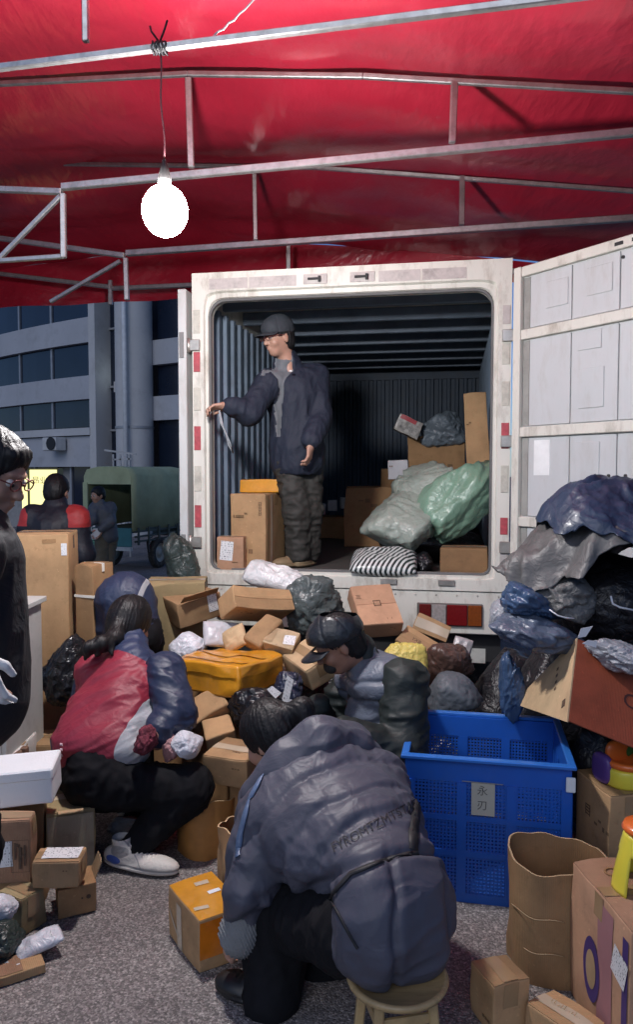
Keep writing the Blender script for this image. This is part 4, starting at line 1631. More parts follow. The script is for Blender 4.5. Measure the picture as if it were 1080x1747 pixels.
# torn outer ply hanging over its front
tn = MB()
rgt = random.Random(4)
xs_t = np.linspace(-.088, .088, 19)
for i in range(18):
    def dz(x):
        j = abs(x - .01) < .018
        return -.115 - .018 * math.sin(x * 40) - .02 * rgt.random() + (.06 if j else 0)
    a, c = xs_t[i], xs_t[i + 1]
    tn.quad((a, -.137, .118), (c, -.137, .118), (c, -.139, dz(c)), (a, -.139, dz(a)))
t = tn.build('torn_ply', cardboard('torn_ply', (.40, .345, .24)), b)
t.modifiers.new('s', 'SOLIDIFY').thickness = .002
open_flap(b, D, '-y', .05, R(20), KRAFT_L, .1)
b = carton('carton', 'low carton beside the white desk, behind the red jacket', (-1.30, 3.62, 0.17), (0, 0, .1), (0.26, 0.24, 0.34), KRAFT)
b = carton('carton', 'whitish flat topped carton at the foot of the white desk', (-1.52, 3.35, 0.20), (0, 0, .05), (0.42, 0.3, 0.40), cardboard('white_board', (.55, .52, .49), stain=.2))
# wooden stool frame peeping in at the left edge
ws = empty('wooden_stool', (-1.36, 2.98, 0))
wood = mat('old_wood', (0.16, 0.085, 0.05), 0.6, var=.3, vscale=10, stretch=(1, 8, 1), bump=.2)
def wrel(p):
    return tuple(np.array(p) - np.array([-1.36, 2.98, 0]))
q1 = P(41, 1274, 3.02)
q2 = P(43, 1310, 3.02)
MB().bar(wrel(q1), wrel((q1[0], q1[1], 0)), .028).build('leg', wood, ws, bevel=.004)
MB().bar(wrel(P(38, 1284, 3.0)), wrel(P(-60, 1345, 2.9)), .022, .03).build('rail', wood, ws, bevel=.004)
MB().bar(wrel(P(-60, 1335, 2.9)), wrel((P(-60, 1335, 2.9)[0], 2.9, 0)), .028).build('leg', wood, ws, bevel=.004)
tag(ws, 'dark wooden stool frame poking in at the left edge', 'stool')
D = (0.20, 0.095, 0.03)
b = carton('flat_parcel', 'flat brown parcel lying on the asphalt in the left corner', (-0.985, 2.37, 0.018), (0, 0, .55), D, KRAFT, amp=.004, lid=False)
decal(b, D, '+z', -.1, 0, .1, .085, KRAFT_P, 'patch', off=.002)
for (u_, v_) in ((-.05, .2), (.1, -.1), (.3, .3)):
    decal(b, D, '+z', u_, v_, .010, .006, FOAM, 'paper_scrap', off=.003, n=2)
POLY_W = mat('white_polybag', (.64, .65, .70), .34, var=.08, vscale=14, bump=.12, bscale=40, crinkle=0.50)
POLY_G = mat('grey_polybag', (.26, .27, .30), .36, var=.15, vscale=10, bump=.12, bscale=40, crinkle=0.50)
POLY_K = mat('black_polybag', (.012, .012, .015), .3, var=.3, bump=.15, bscale=40, crinkle=0.60)
POLY_B = mat('blue_polybag', (.04, .075, .15), .32, var=.25, vscale=6, bump=.15, bscale=36, crinkle=0.30)
POLY_GR = mat('green_polybag', (.03, .042, .038), .36, var=.3, bump=.12, bscale=36, crinkle=0.45)
m_ = mailer('mailer_bag', 'white printed mailing bag lying flat on the asphalt at left', (-0.93, 2.47, 0.045), (R(8), R(-12), R(32)), .155, .085, .03, POLY_W, 3)
bpy.context.view_layer.update()
paper(m_, 'shipping_label', [m_.matrix_world @ Vector(q_) for q_ in ((-.035, -.022, .019), (.045, -.022, .019), (.045, .022, .019), (-.035, .022, .019))], LABEL)
blob('plastic_bag', 'crumpled white plastic bag at the lower left edge', 'bag', P(-2, 1552, 2.52) , (.05, .06, .05), POLY_W, seed=4, amp=.10)
blob('plastic_bag', 'dark grey bag under the white one at the lower left edge', 'bag', tuple(P(5, 1600, 2.45)), (.055, .07, .045), POLY_GR, seed=6, amp=.14)

# ---------------------------------------------------------------- left middle
b = carton('tall_carton', 'very tall plain brown carton standing behind the white desk', (-1.44, 4.03, .65), (0, 0, .12), (.285, .28, 1.30), KRAFT, amp=.004, n=9)
decal(b, (.285, .28, 1.30), '-y', .43, .44, .03, .06, LABEL)
face_text(b, (.285, .28, 1.30), '-y', -.18, .02, .03, '▪\n▪\n▪')
decal(b, (.285, .28, 1.30), '-y', .17, .475, .07, .02, KRAFT_D, 'torn_patch')
D = (.12, .16, 1.14)
b = carton('tied_carton', 'narrow brown carton tied with white string next to the tallest one', (-1.172, 3.99, .57), (0, 0, -.43), D, KRAFT_D, amp=.004)
MB().box((-.063, -.083, .40), (.063, .083, .413)).build('string', mat('white_string', (.7, .66, .58), .8), b)
MB().box((-.0635, -.006, .53), (.0635, .006, .5745)).build('string', MATS['white_string'], b)
b = carton('olive_carton', 'big olive brown carton by the truck corner under a dark sack', (-.80, 4.34, .50), (0, 0, .1), (.33, .29, 1.0), KRAFT_O, amp=.005, n=9)
blob('dark_sack', 'dark green black sack standing by the truck left corner', 'sack', tuple(P(312, 972, 4.75)), (.12, .12, .20), POLY_GR, seed=12, amp=.10)
blob('dark_sack', 'second dark sack low behind the olive carton', 'sack', (-.85, 4.72, .40), (.16, .13, .40), POLY_K, seed=13, amp=.06, flat=.95)
MB().box((-.5, -.35, 0), (.5, .35, .008))
fl = MB().box((-.6, -.4, 0), (.6, .4, .012)).build('flat_cardboard', KRAFT_O, None)
fl.location = (-2.2, 10.3, .002)
fl.rotation_euler = (0, 0, .3)
tag(fl, 'flattened cardboard sheet lying in the street near the tricycle', 'cardboard')
# white desk
dk = empty('white_desk', (-1.735, 3.38, 0))
dm = mat('desk_white', (.48, .48, .46), .5, var=.05, dirt=.25, dscale=10)
MB().box((-.5, -.22, 1.0), (.435, .26, 1.025)).build('desktop', dm, dk, bevel=.003)
MB().box((.395, -.2, 0), (.415, .24, .999)).build('side_panel', dm, dk, bevel=.002)
MB().box((-.48, .05, .25), (.394, .07, .999)).build('back_panel', dm, dk)
MB().box((-.48, -.2, 0), (-.46, .24, .999)).build('side_panel', dm, dk)
MB().box((.33, -.205, .0), (.394, -.185, .999)).build('front_post', dm, dk)
tag(dk, 'plain white desk behind the man in glasses', 'desk')
blob('black_bag', 'big shiny black plastic bag left of the red jacket', 'bag', tuple(P(118, 1150, 3.72)), (.12, .14, .17), POLY_K, seed=21, amp=.13)

# ---------------------------------------------------------------- central heap
def at(px, py, Y):
    return tuple(P(px, py, Y))
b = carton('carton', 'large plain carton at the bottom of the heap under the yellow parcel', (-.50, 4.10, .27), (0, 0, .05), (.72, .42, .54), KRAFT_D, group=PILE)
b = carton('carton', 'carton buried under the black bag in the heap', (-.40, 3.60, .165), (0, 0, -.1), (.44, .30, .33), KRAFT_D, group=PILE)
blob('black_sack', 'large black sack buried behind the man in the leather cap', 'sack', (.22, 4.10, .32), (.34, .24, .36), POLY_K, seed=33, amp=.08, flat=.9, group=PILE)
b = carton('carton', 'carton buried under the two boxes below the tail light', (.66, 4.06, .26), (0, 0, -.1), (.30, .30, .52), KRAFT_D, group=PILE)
D = (.258, .235, .138)
b = carton('flap_box', 'brown box with an open flap and label at left of heap top', (-.700, 4.22, .875), (.08, -.17, .60), D, KRAFT, group=PILE, amp=.007, lid=False)
decal(b, D, '-y', .30, .18, .055, .095, LABEL)
open_flap(b, D, '-y', .07, R(48), KRAFT, .22)
D = (.368, .125, .177)
b = carton('tilted_box', 'long brown box tilted on its edge on the heap top, label underneath', (-.329, 4.096, .901), (1.017, .154, .621), D, KRAFT, group=PILE, amp=.005, rad=.007)
mailer('wrapped_parcel', 'grey white wrapped parcel lying at the truck sill over the heap', at(470, 984, 4.42), (R(22), R(12), R(-12)), .36, .20, .11, mat('silver_wrap', (.62, .62, .62), .3, var=.15, vscale=8, bump=.5, bscale=14, crinkle=0.50), 9, crump=.014)
blob('grey_bag', 'dark grey green plastic bag slumped between boxes on the heap', 'bag', at(535, 1035, 4.25), (.17, .11, .17), mat('slate_polybag', (.085, .1, .098), .3, var=.2, bump=.4, bscale=16, crinkle=0.50), (0, .5, .2), 31, .16, 2.4, group=PILE)
D = (.235, .30, .10)
b = carton('printed_box', 'light brown box with small print leaning on the truck bumper', (.320, 4.135, .862), (.62, -.02, .20), D, KRAFT_P, group=PILE, amp=.003)
face_text(b, D, '+z', .02, .0, .055, '口', off=.006)
face_text(b, D, '+z', -.38, .18, .035, '三', off=.006)
face_text(b, D, '+z', .2, -.38, .022, 'I   I', off=.006)
blob('white_bag', 'small white plastic bag behind the yellow parcel at left', 'bag', at(318, 1105, 3.95), (.11, .08, .065), POLY_W, (0, -.2, 0), 41, .07, 2.0, group=PILE)
mailer('mailer_bag', 'pale grey mailing bag wedged under the tilted box', at(378, 1082, 3.98), (R(50), R(8), R(20)), .20, .15, .05, mat('pale_grey_poly', (.5, .5, .53), .3, bump=.3), 5)
mailer('kraft_mailer', 'light kraft mailing bag standing behind the yellow parcel', at(400, 1090, 3.92), (R(58), R(-30), R(-12)), .14, .13, .05, KRAFT_L, 6)
D = (.125, .20, .085)
b = carton('kraft_box', 'rounded kraft packet leaning on the heap beside the grey bag', (-.272, 3.92, .779), (.517, .264, -.611), D, KRAFT, group=PILE, amp=.008, rad=.02, lid=False)
D = (.165, .125, .06)
b = carton('labelled_packet', 'flat speckled packet with white label beside the leather cap', (-.180, 3.86, .752), (.532, .237, -.217), D, cardboard('speckled_print', (.42, .31, .19), stain=.9), group=PILE, amp=.005, lid=False)
decal(b, D, '+z', .28, -.05, .06, .06, LABEL, rot=.2)
decal(b, D, '+z', -.35, .0, .045, .10, KRAFT_L, 'patch')
# the long yellow parcel
D = (.40, .38, .150)
b = carton('yellow_parcel', 'long parcel wrapped all over in glossy yellow tape amid the heap', (-.435, 3.70, .640), (-.03, -.016, -.52), D, TAPE_Y, amp=.010, rad=.012, lid=False, n=12)
for v_ in (-.3, .1):
    decal(b, D, '+z', 0, v_, D[0] - .03, .05, TAPE_Y, 'tape', off=.005, n=21)
decal(b, D, '-y', 0, .28, D[0] - .03, .04, TAPE_Y, 'tape', off=.005, n=21)
decal(b, D, '+x', 0, .28, D[1] - .03, .04, TAPE_Y, 'tape', off=.005, n=21)
D = (.131, .195, .076)
b = carton('kraft_box', 'crumpled kraft box below the yellow parcel, upper of two', (-.514, 3.50, .512), (.58, .49, -.991), D, KRAFT, group=PILE, amp=.009, rad=.01, lid=False)
D = (.125, .13, .07)
b = carton('kraft_box', 'crumpled kraft box below the yellow parcel, lower of two', (-.444, 3.40, .445), (.346, .345, -1.247), D, KRAFT, group=PILE, amp=.009, rad=.01, lid=False)
blob('black_bag', 'crumpled black plastic bag with printed strips in mid heap', 'bag', at(437, 1206, 3.48), (.135, .11, .085), POLY_K, (0, .1, .1), 51, .14, 2.6, group=PILE)
bk = blob('black_bag', 'dark navy bag with white printed tape near the leather cap', 'bag', at(492, 1175, 3.55), (.075, .09, .10), mat('navy_polybag', (.02, .025, .05), .3, bump=.4, crinkle=0.50), (0, .3, 0), 52, .14, group=PILE)
paper(bk, 'printed_strip', [at(478, 1205, 3.42), at(489, 1212, 3.42), at(501, 1160, 3.42), at(490, 1152, 3.42)], LABEL)
pk = paper(bk, 'printed_strip', [at(455, 1176, 3.40), at(470, 1192, 3.40), at(480, 1182, 3.41), at(464, 1170, 3.41)], LABEL)
paper(bk, 'printed_strip', [at(484, 1216, 3.40), at(497, 1214, 3.40), at(499, 1194, 3.40), at(487, 1190, 3.40)], LABEL)
D = (.27, .17, .115)
b = carton('leaning_box', 'kraft box tipped on end right in front of the leather cap', (-.030, 3.76, .660), (.42, .12, -1.05), D, KRAFT_L, group=PILE, amp=.006, rad=.008)
D = (.216, .197, .12)
b = carton('low_box', 'brown box behind the hair of the woman in grey', (-.339, 3.203, .376), (.072, -.017, -.439), D, KRAFT, amp=.006)
face_text(b, D, '+z', .1, -.2, .02, 'XRN', off=.006)
b = carton('carton', 'carton hidden under the box behind the grey coat woman', (-.27, 3.26, .15), (0, 0, -.3), (.16, .2, .30), KRAFT_D, group=PILE)
D = (.195, .094, .08)
b = carton('corner_box', 'small brown box lying at the tail light, above another', (.636, 4.156, .762), (1.293, .391, -.163), D, KRAFT, group=PILE, amp=.006, tape=TAPE_C, side_tape=False)
D = (.25, .12, .11)
b = carton('lean_box', 'brown box sloping down under the one at the tail light', (.555, 4.02, .672), (.60, .36, -.62), D, KRAFT, group=PILE, amp=.006)
face_text(b, D, '+z', -.1, 0, .03, 'YXB', off=.006)
# yellow woven sheet behind the vest
ysh = mat('yellow_sheet', (.62, .5, .13), .45, var=.12, bump=.4, bscale=20, crinkle=0.50)
blob('yellow_bag', 'pale yellow plastic bag squeezed behind the man in the vest', 'bag', at(692, 1140, 3.72), (.14, .06, .13), ysh, (0, .65, 0), 61, .12, group=PILE)
blob('brown_bag', 'dark brown bag below the sloping box near the crate', 'bag', at(765, 1130, 3.85), (.12, .10, .12), mat('brown_poly', (.09, .05, .04), .4, bump=.4), (0, 0, 0), 62, .12, group=PILE)
mailer('silver_mailer', 'silver grey mailing bag sticking up under the tail light', at(787, 1112, 3.92), (R(75), R(15), R(-10)), .10, .15, .03, mat('silver_poly', (.38, .36, .37), .25, bump=.4), 7)
blob('grey_sack', 'rounded slate grey sack just behind the blue crate', 'sack', at(775, 1180, 3.62), (.12, .12, .11), mat('slate_sack', (.10, .115, .135), .55, bump=.3, bscale=40), seed=63, amp=.05)
blob('black_sack', 'black sack on the ground behind the blue crate', 'sack', (.72, 3.72, .22), (.26, .14, .24), POLY_K, seed=64, amp=.08, flat=.9)
# white and pink bag by the red jacket's hand
blob('white_bag', 'white bag with green edge beside the maroon sleeve', 'bag', at(318, 1268, 3.12), (.065, .08, .05), POLY_W, (0, .35, 0), 71, .07, 1.8)
blob('pink_bag', 'dull pink bag next to the white bag by the knee', 'bag', at(292, 1272, 3.14), (.04, .07, .06), mat('pink_poly', (.42, .22, .22), .4, bump=.3), (0, 0, 0), 72, .1)
blob('white_rag', 'small pale plastic bag on the ground behind the sneaker', 'bag', at(215, 1412, 3.28), (.07, .05, .045), mat('dull_poly', (.28, .27, .26), .4, bump=.4), (0, 0, 0), 73, .16)

# ---------------------------------------------------------------- open tubs made of cut cartons
def tub(name, label, c, rx, ry, h, outer, innr, seed, e=3.2, hvar=.01, th=.006, rot=0, flare=0.0, dent=.012, cat='carton', n=56):
    root = empty(name, c, rot)
    rows = 9
    V, Fc = [], []
    for layer in (0, 1):
        for j in range(rows):
            t = j / (rows - 1)
            for i in range(n):
                a = 2 * math.pi * i / n
                ca, sa = math.cos(a), math.sin(a)
                k_ = (abs(ca) ** e + abs(sa) ** e) ** (-1 / e)
                q = np.array([[ca * 2, sa * 2, t * 2 + seed]])
                w = dent * float(fbm(q, seed, 2)[0])
                rr = 1 + flare * t
                top = h + hvar * math.sin(2 * a + seed) + hvar * .25 * math.sin(9 * a + 2 * seed)
                x = ca * k_ * (rx * rr) + ca * w - layer * th * ca
                y = sa * k_ * (ry * rr) + sa * w - layer * th * sa
                V.append((x, y, top * t + (.004 * layer if j == 0 else 0)))
    m0 = rows * n
    out_f, in_f = [], []
    for j in range(rows - 1):
        for i in range(n):
            i2 = (i + 1) % n
            out_f.append((j * n + i, j * n + i2, (j + 1) * n + i2, (j + 1) * n + i))
            in_f.append((m0 + j * n + i, m0 + (j + 1) * n + i, m0 + (j + 1) * n + i2, m0 + j * n + i2))
    rim_f = [((rows - 1) * n + i, (rows - 1) * n + (i + 1) % n, m0 + (rows - 1) * n + (i + 1) % n, m0 + (rows - 1) * n + i) for i in range(n)]
    V = np.array(V)
    o = new_obj('side_wall', mesh_of(V[:m0], out_f, True), outer, root)
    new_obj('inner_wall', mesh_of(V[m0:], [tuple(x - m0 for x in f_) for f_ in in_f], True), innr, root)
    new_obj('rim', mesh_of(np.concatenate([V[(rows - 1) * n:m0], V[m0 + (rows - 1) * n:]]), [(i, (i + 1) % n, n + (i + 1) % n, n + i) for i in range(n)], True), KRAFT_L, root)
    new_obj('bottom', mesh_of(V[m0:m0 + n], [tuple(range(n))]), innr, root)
    tag(root, label, cat)
    return root
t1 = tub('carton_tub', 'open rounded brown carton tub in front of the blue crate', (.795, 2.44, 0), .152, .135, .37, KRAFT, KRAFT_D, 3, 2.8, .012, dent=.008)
def tub_r(a, rx, ry, e=2.8, out=.012):
    k_ = (abs(math.cos(a)) ** e + abs(math.sin(a)) ** e) ** (-1 / e)
    return (math.cos(a) * (k_ * rx + out), math.sin(a) * (k_ * ry + out))
for zz, s_ in ((.225, 0), (.115, 1)):
    MB().tube([(tub_r(a, .152, .135)[0], tub_r(a, .152, .135)[1], zz + .004 * math.sin(9 * a)) for a in np.linspace(R(195 + 25 * s_), R(262), 14)], .0016, 5).build('crease', KRAFT_L, t1, True)
pm = MB()
for (a0, z0, w_, h_2) in ((282, .235, .05, .045), (284, .12, .05, .035)):
    for i in range(4):
        a = R(a0 + i * 4)
        X_, Y_ = tub_r(a, .152, .135, 2.8, .006)
        pm.box((X_ - .004, Y_ - .003, z0), (X_ + .004, Y_, z0 + h_2))
pm.build('print_marks', cardboard('faded_ink', (.16, .10, .055)), t1)
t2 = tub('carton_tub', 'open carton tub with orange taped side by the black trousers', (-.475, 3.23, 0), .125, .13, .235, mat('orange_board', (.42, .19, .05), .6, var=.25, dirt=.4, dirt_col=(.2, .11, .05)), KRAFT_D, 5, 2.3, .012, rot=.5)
MB().box((.02, -.128, .06), (.09, -.124, .12)).build('patch', KRAFT_L, t2)
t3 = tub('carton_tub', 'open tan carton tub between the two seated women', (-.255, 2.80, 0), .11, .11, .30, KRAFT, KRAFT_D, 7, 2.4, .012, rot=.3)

# ---------------------------------------------------------------- orange box being taped
D = (.262, .168, .178)
b = carton('orange_box', 'brown box with yellow taped top in front of the crouching woman', (-.378, 2.528, .089), (0, 0, -1.0), D, KRAFT, amp=.003, lid=False)
decal(b, D, '+z', 0, 0, D[0] - .004, D[1] - .004, TAPE_Y, 'tape', off=.0012, n=7)
decal(b, D, '+x', 0, .1, D[1] - .004, D[2] * .7, TAPE_O, 'tape', off=.0015, n=6)
for (u_, v_, w_, h_2, r_) in ((-.28, .1, .05, .024, .3), (-.02, .2, .045, .020, .4), (.25, -.28, .05, .02, .2)):
    decal(b, D, '+z', u_, v_, w_, h_2, FOAM if u_ == -.02 else TAPE_C, 'tape_piece', rot=r_ + 1.2, off=.003, n=3)
decal(b, D, '-y', -.1, -.05, .04, D[2] * .85, TAPE_C, 'tape', off=.002)
decal(b, D, '-y', -.28, -.1, .10, .012, TAPE_C, 'tape', rot=-.7, off=.0025)

# ---------------------------------------------------------------- blue crate
BLUE = mat('blue_plastic', (.016, .105, .48), .32, var=.1, vscale=5, dirt=.2, dirt_col=(.06, .1, .2), dscale=9, bump=.06)
cr = empty('blue_crate', (.685, 3.03, 0), -.20)
CW, CDp, CH = .605, .52, .545
def crate_wall(L):
    """lattice wall in local x (length) and z, centred on x, thickness along y 0..t"""
    m_ = MB()
    t = .012
    m_.box((-L / 2, 0, CH - .085), (L / 2, t, CH - .0))
    m_.box((-L / 2, 0, 0), (L / 2, t, .035))
    zs = [.035, .035 + (CH - .12) * .36, .035 + (CH - .12) * .68, CH - .085]
    for z in zs[1:-1]:
        m_.box((-L / 2, -.004, z - .011), (L / 2, t, z + .011))
    cols = np.linspace(-L / 2 + .03, L / 2 - .03, 4)
    for x in (-L / 2 + .018, cols[1], cols[2], L / 2 - .018):
        m_.box((x - .018, -.006, .035), (x + .018, t + .001, CH - .085))
    pitch = .0135
    x = -L / 2 + .036
    while x < L / 2 - .036:
        m_.box((x - .003, .002, .035), (x + .003, t - .003, CH - .085))
        x += pitch
    z = .035 + pitch
    while z < CH - .09:
        m_.box((-L / 2 + .02, .003, z - .003), (L / 2 - .02, t - .004, z + .003))
        z += pitch
    return m_
for (L, x, y, r_, nm) in ((CW, 0, -CDp / 2, 0, 'lattice_wall'), (CW, 0, CDp / 2, math.pi, 'lattice_wall'), (CDp - .024, CW / 2, 0, math.pi / 2, 'lattice_wall'), (CDp - .024, -CW / 2, 0, -math.pi / 2, 'lattice_wall')):
    w = crate_wall(L).build(nm, BLUE, cr)
    w.location = (x, y, 0)
    w.rotation_euler = (0, 0, r_)
rm = MB()
for s in (-1, 1):
    rm.box((-CW / 2 - .014, s * (CDp / 2 + .012) - .016, CH), (CW / 2 + .014, s * (CDp / 2 + .012) + .016, CH + .014))
    rm.box((s * (CW / 2 + .0) - .014, -CDp / 2 + .004, CH), (s * (CW / 2 + .0) + .014, CDp / 2 - .004, CH + .0138))
rm.build('rim', mat('blue_rim', (.03, .16, .55), .3, var=.1), cr, bevel=.003)
MB().box((-CW / 2 + .012, -CDp / 2 + .012, .004), (CW / 2 - .012, CDp / 2 - .012, .016)).build('bottom', BLUE, cr)
cards = mat('paper_card', (.45, .44, .38), .7, var=.08)
pc = MB().box((-.055, -CDp / 2 - .012, CH - .20), (.03, -CDp / 2 - .009, CH - .075)).build('paper_card', cards, cr)
pencil = mat('pencil', (.1, .1, .1), .8)
for i, ch in enumerate('永刃'):
    t = text_mesh(ch, .04, pencil, 'lettering', pc)
    t.location = (-.015, -CDp / 2 - .0132, CH - .108 - .055 * i)
    t.rotation_euler = (R(90), 0, 0)
MB().tube([(-.09, -CDp / 2 - .013, CH - .0745), (.06, -CDp / 2 - .013, CH - .0765)], .0018, 6).build('wire', chrome, pc)
MB().box((CW / 2 - .022, -CDp / 2 - .018, CH - .085), (CW / 2 + .012, -CDp / 2 - .007, CH - .03)).build('white_tag', FOAM, cr, bevel=.005, seg=2)
tag(cr, 'large empty blue plastic lattice crate with a handwritten card on it', 'crate')
blob('blue_bag', 'limp blue plastic bag hanging over the far corner of the crate', 'bag', at(872, 1172, 3.22), (.05, .05, .13), POLY_B, (0, .12, 0), 81, .2, 2.2)

# ---------------------------------------------------------------- right foreground
D = (.249, .16, .46)
b = carton('carton', 'brown carton with plastic toys on top right of the crate', (1.112, 2.80, .23), (0, 0, -1.42), D, KRAFT, amp=.004)
face_text(b, D, '-y', -.1, .25, .05, '目', off=.004)
D = (.22, .379, .424)
PB = (.914, 2.116, .212)
b = carton('printed_carton', 'tall brown carton with purple oval and purple strip at lower right', PB, (0, 0, .084), D, KRAFT_P, amp=.003, n=9)
PURP = mat('purple_print', (.055, .03, .14), .6, var=.2)
PINKP = mat('pink_print', (.34, .16, .17), .75, var=.12)
decal(b, D, '-x', .12, .0, .09, D[2] * .9, PINKP, 'pink_band', off=.0016, n=7)
decal(b, D, '-x', .43, -.03, .03, D[2] * .9, PURP, 'purple_strip', off=.0026, n=7)
# oval emblem
ov = MB()
nn_ = 28
for rr, mt, of, nm in ((1.0, PURP, .003, 'oval_print'), (.6, KRAFT_L, .0045, 'oval_centre')):
    V = [(-D[0] / 2 - of, -(-.09 * D[1] + .052 * rr * math.cos(2 * math.pi * i / nn_)), -.08 * D[2] + .095 * rr * math.sin(2 * math.pi * i / nn_)) for i in range(nn_)]
    new_obj(nm, mesh_of(V, [tuple(range(nn_))]), mt, b)
decal(b, D, '-x', .36, .20, .075, .085, LABEL, rot=-.25, off=.005)
for i, ch in enumerate('全营养'):
    face_text(b, D, '-x', .43, -.22 - .1 * i, .026, ch, mat('white_ink', (.6, .6, .62), .7), off=.0055)
MB().lathe([(.02, 0), (.026, 0), (.026, .003), (.02, .003), (.02, 0)], 20, (-.02, .10, D[2] / 2 + .002)).build('hand_hole', KRAFT_D, b)
D = (.125, .125, .149)
b = carton('parcel_box', 'small upright brown box at the foot of the round carton tub', (.545, 2.18, .0745), (0, 0, -1.245), D, KRAFT, amp=.006, tape=TAPE_B)
D = (.182, .134, .095)
b = carton('torn_box', 'half torn brown box at the bottom edge beside the small upright one', (.705, 2.075, .048), (0, 0, -.95), D, KRAFT, amp=.008)
for i in range(9):
    MB().tube([(-.05 + .011 * i, .0, D[2] / 2 + .003), (-.05 + .011 * i + .006, .004, D[2] / 2 + .012 + .006 * math.sin(i * 2.1))], .0012, 4).build('torn_shred', KRAFT_L, b)
# toys
YEL = mat('yellow_toy', (.72, .62, .06), .35, var=.08, coat=.2)
ORG = mat('orange_toy', (.75, .16, .03), .35, var=.08, coat=.2)
PUR = mat('purple_toy', (.10, .05, .22), .4)
GRN = mat('green_toy', (.05, .16, .04), .4)
def stool_toy(c):
    root = empty('toy_stool', c, .2)
    n = 64
    rows = 16
    hgt = .165
    V, Fc = [], []
    for j in range(rows):
        t = j / (rows - 1)
        for i in range(n):
            a = 2 * math.pi * i / n
            r = .095 - .034 * t ** 1.3
            V.append((r * math.cos(a), r * math.sin(a), hgt * t))
    for j in range(rows - 1):
        for i in range(n):
            am = (2 * math.pi * (i + .5) / n) % (math.pi / 2) - math.pi / 4
            zm = hgt * (j + .5) / (rows - 1)
            if (abs(am) < .42 and zm < .085) or (zm >= .085 and (am / .42) ** 2 + ((zm - .085) / .035) ** 2 < 1):
                continue
            i2 = (i + 1) % n
            Fc.append((j * n + i, j * n + i2, (j + 1) * n + i2, (j + 1) * n + i))
    o = new_obj('stool_body', mesh_of(V, Fc, True), YEL, root)
    o.modifiers.new('s', 'SOLIDIFY').thickness = .005
    MB().lathe([(.0, .168), (.045, .168), (.062, .166), (.068, .175), (.062, .188), (.03, .192), (.0, .192)], 36).build('seat', ORG, root, True)
    MB().box((-.05, -.062, .142), (-.02, -.055, .156)).build('blue_patch', POLY_B, root)
    tag(root, 'small yellow plastic toy stool with orange top on the printed carton', 'toy')
stool_toy((.945, 2.125, .4245 + .002))
ty = empty('toy_set', (1.145, 2.77, .464), .3)
sv, sf = ico(4)
def soft(name, c, r, m_, e=.6):
    q = np.sign(sv) * np.abs(sv) ** e
    q = q / ((np.abs(q) ** 3).sum(1) ** (1 / 3))[:, None] * np.array(r) + np.array(c)
    me = mesh_of(q, sf, True)
    return new_obj(name, me, m_, ty)
MB().lathe([(.0, 0), (.066, 0), (.072, .01), (.074, .06), (.068, .072), (.06, .06), (.0, .055)], 36).build('toy_tub', YEL, ty, True)
MB().lathe([(.0, .058), (.05, .06), (.075, .075), (.078, .09), (.066, .098), (.05, .084), (.0, .07)], 36, (.005, -.005, 0)).build('toy_scoop', ORG, ty, True)
soft('toy_lid', (.0, .045, .10), (.05, .016, .05), ORG)
soft('toy_block', (-.068, .04, .055), (.02, .05, .055), PUR)
soft('toy_cap', (.04, .07, .105), (.045, .04, .03), GRN)
tag(ty, 'yellow and orange plastic toy set on the carton beside the crate', 'toy')

# red-brown carton tipped over on the right with its open end towards the crate
D = (.50, .364, .494)
RC_ = (1.115, 2.90, .615)
redm = cardboard('red_print_board', (.19, .045, .022), .6, stain=.25)
root = empty('red_carton', RC_, 0)
root.rotation_euler = (.795, .381, -.070)
def slab(nm, lo, hi, m_):
    return MB().box(lo, hi).build(nm, m_, root, bevel=.002)
hx, hy, hz = D[0] / 2, D[1] / 2, D[2] / 2
tri_ = [(-hy, hz), (hy, hz), (hy, -hz), (hy - .06, -hz + .0)]
ef = MB()
for x_ in (-hx - .006, -hx - .0005):
    for (y_, z_) in tri_:
        ef.v.append((x_, y_, z_))
ef.f += [(0, 1, 2, 3), (7, 6, 5, 4), (0, 4, 5, 1), (1, 5, 6, 2), (2, 6, 7, 3), (3, 7, 4, 0)]
ef.build('end_flap', KRAFT_L, root)
for i_ in range(4):
    MB().box((-hx - .0075, .02 + .03 * i_, .10), (-hx - .0062, .032 + .03 * i_, .115)).build('print_mark', INK, root)
MB().box((-hx - .0075, -.10, .19), (-hx - .0062, -.07, .215)).build('print_mark', INK, root)
for i_, ch_ in enumerate('CHAN'):
    t_ = text_mesh(ch_, .085, mat('dark_red_ink', (.05, .012, .01), .7), 'lettering', root)
    t_.location = (-hx + .22 + .075 * i_, .0, hz + .0015)
slab('side_wall', (-hx, -hy + .0065, hz - .006), (hx, hy, hz), redm)
slab('side_wall', (-hx, hy - .006, -hz), (hx, hy, hz - .0065), KRAFT_D)  # darker board: shade inside the open carton put into the colour
slab('end_wall', (hx - .006, -hy + .007, -hz + .0065), (hx - .0005, hy - .007, hz - .0065), KRAFT)
tag(root, 'red brown printed carton tipped over above the crate at right', 'carton')
RED_ROOT = root

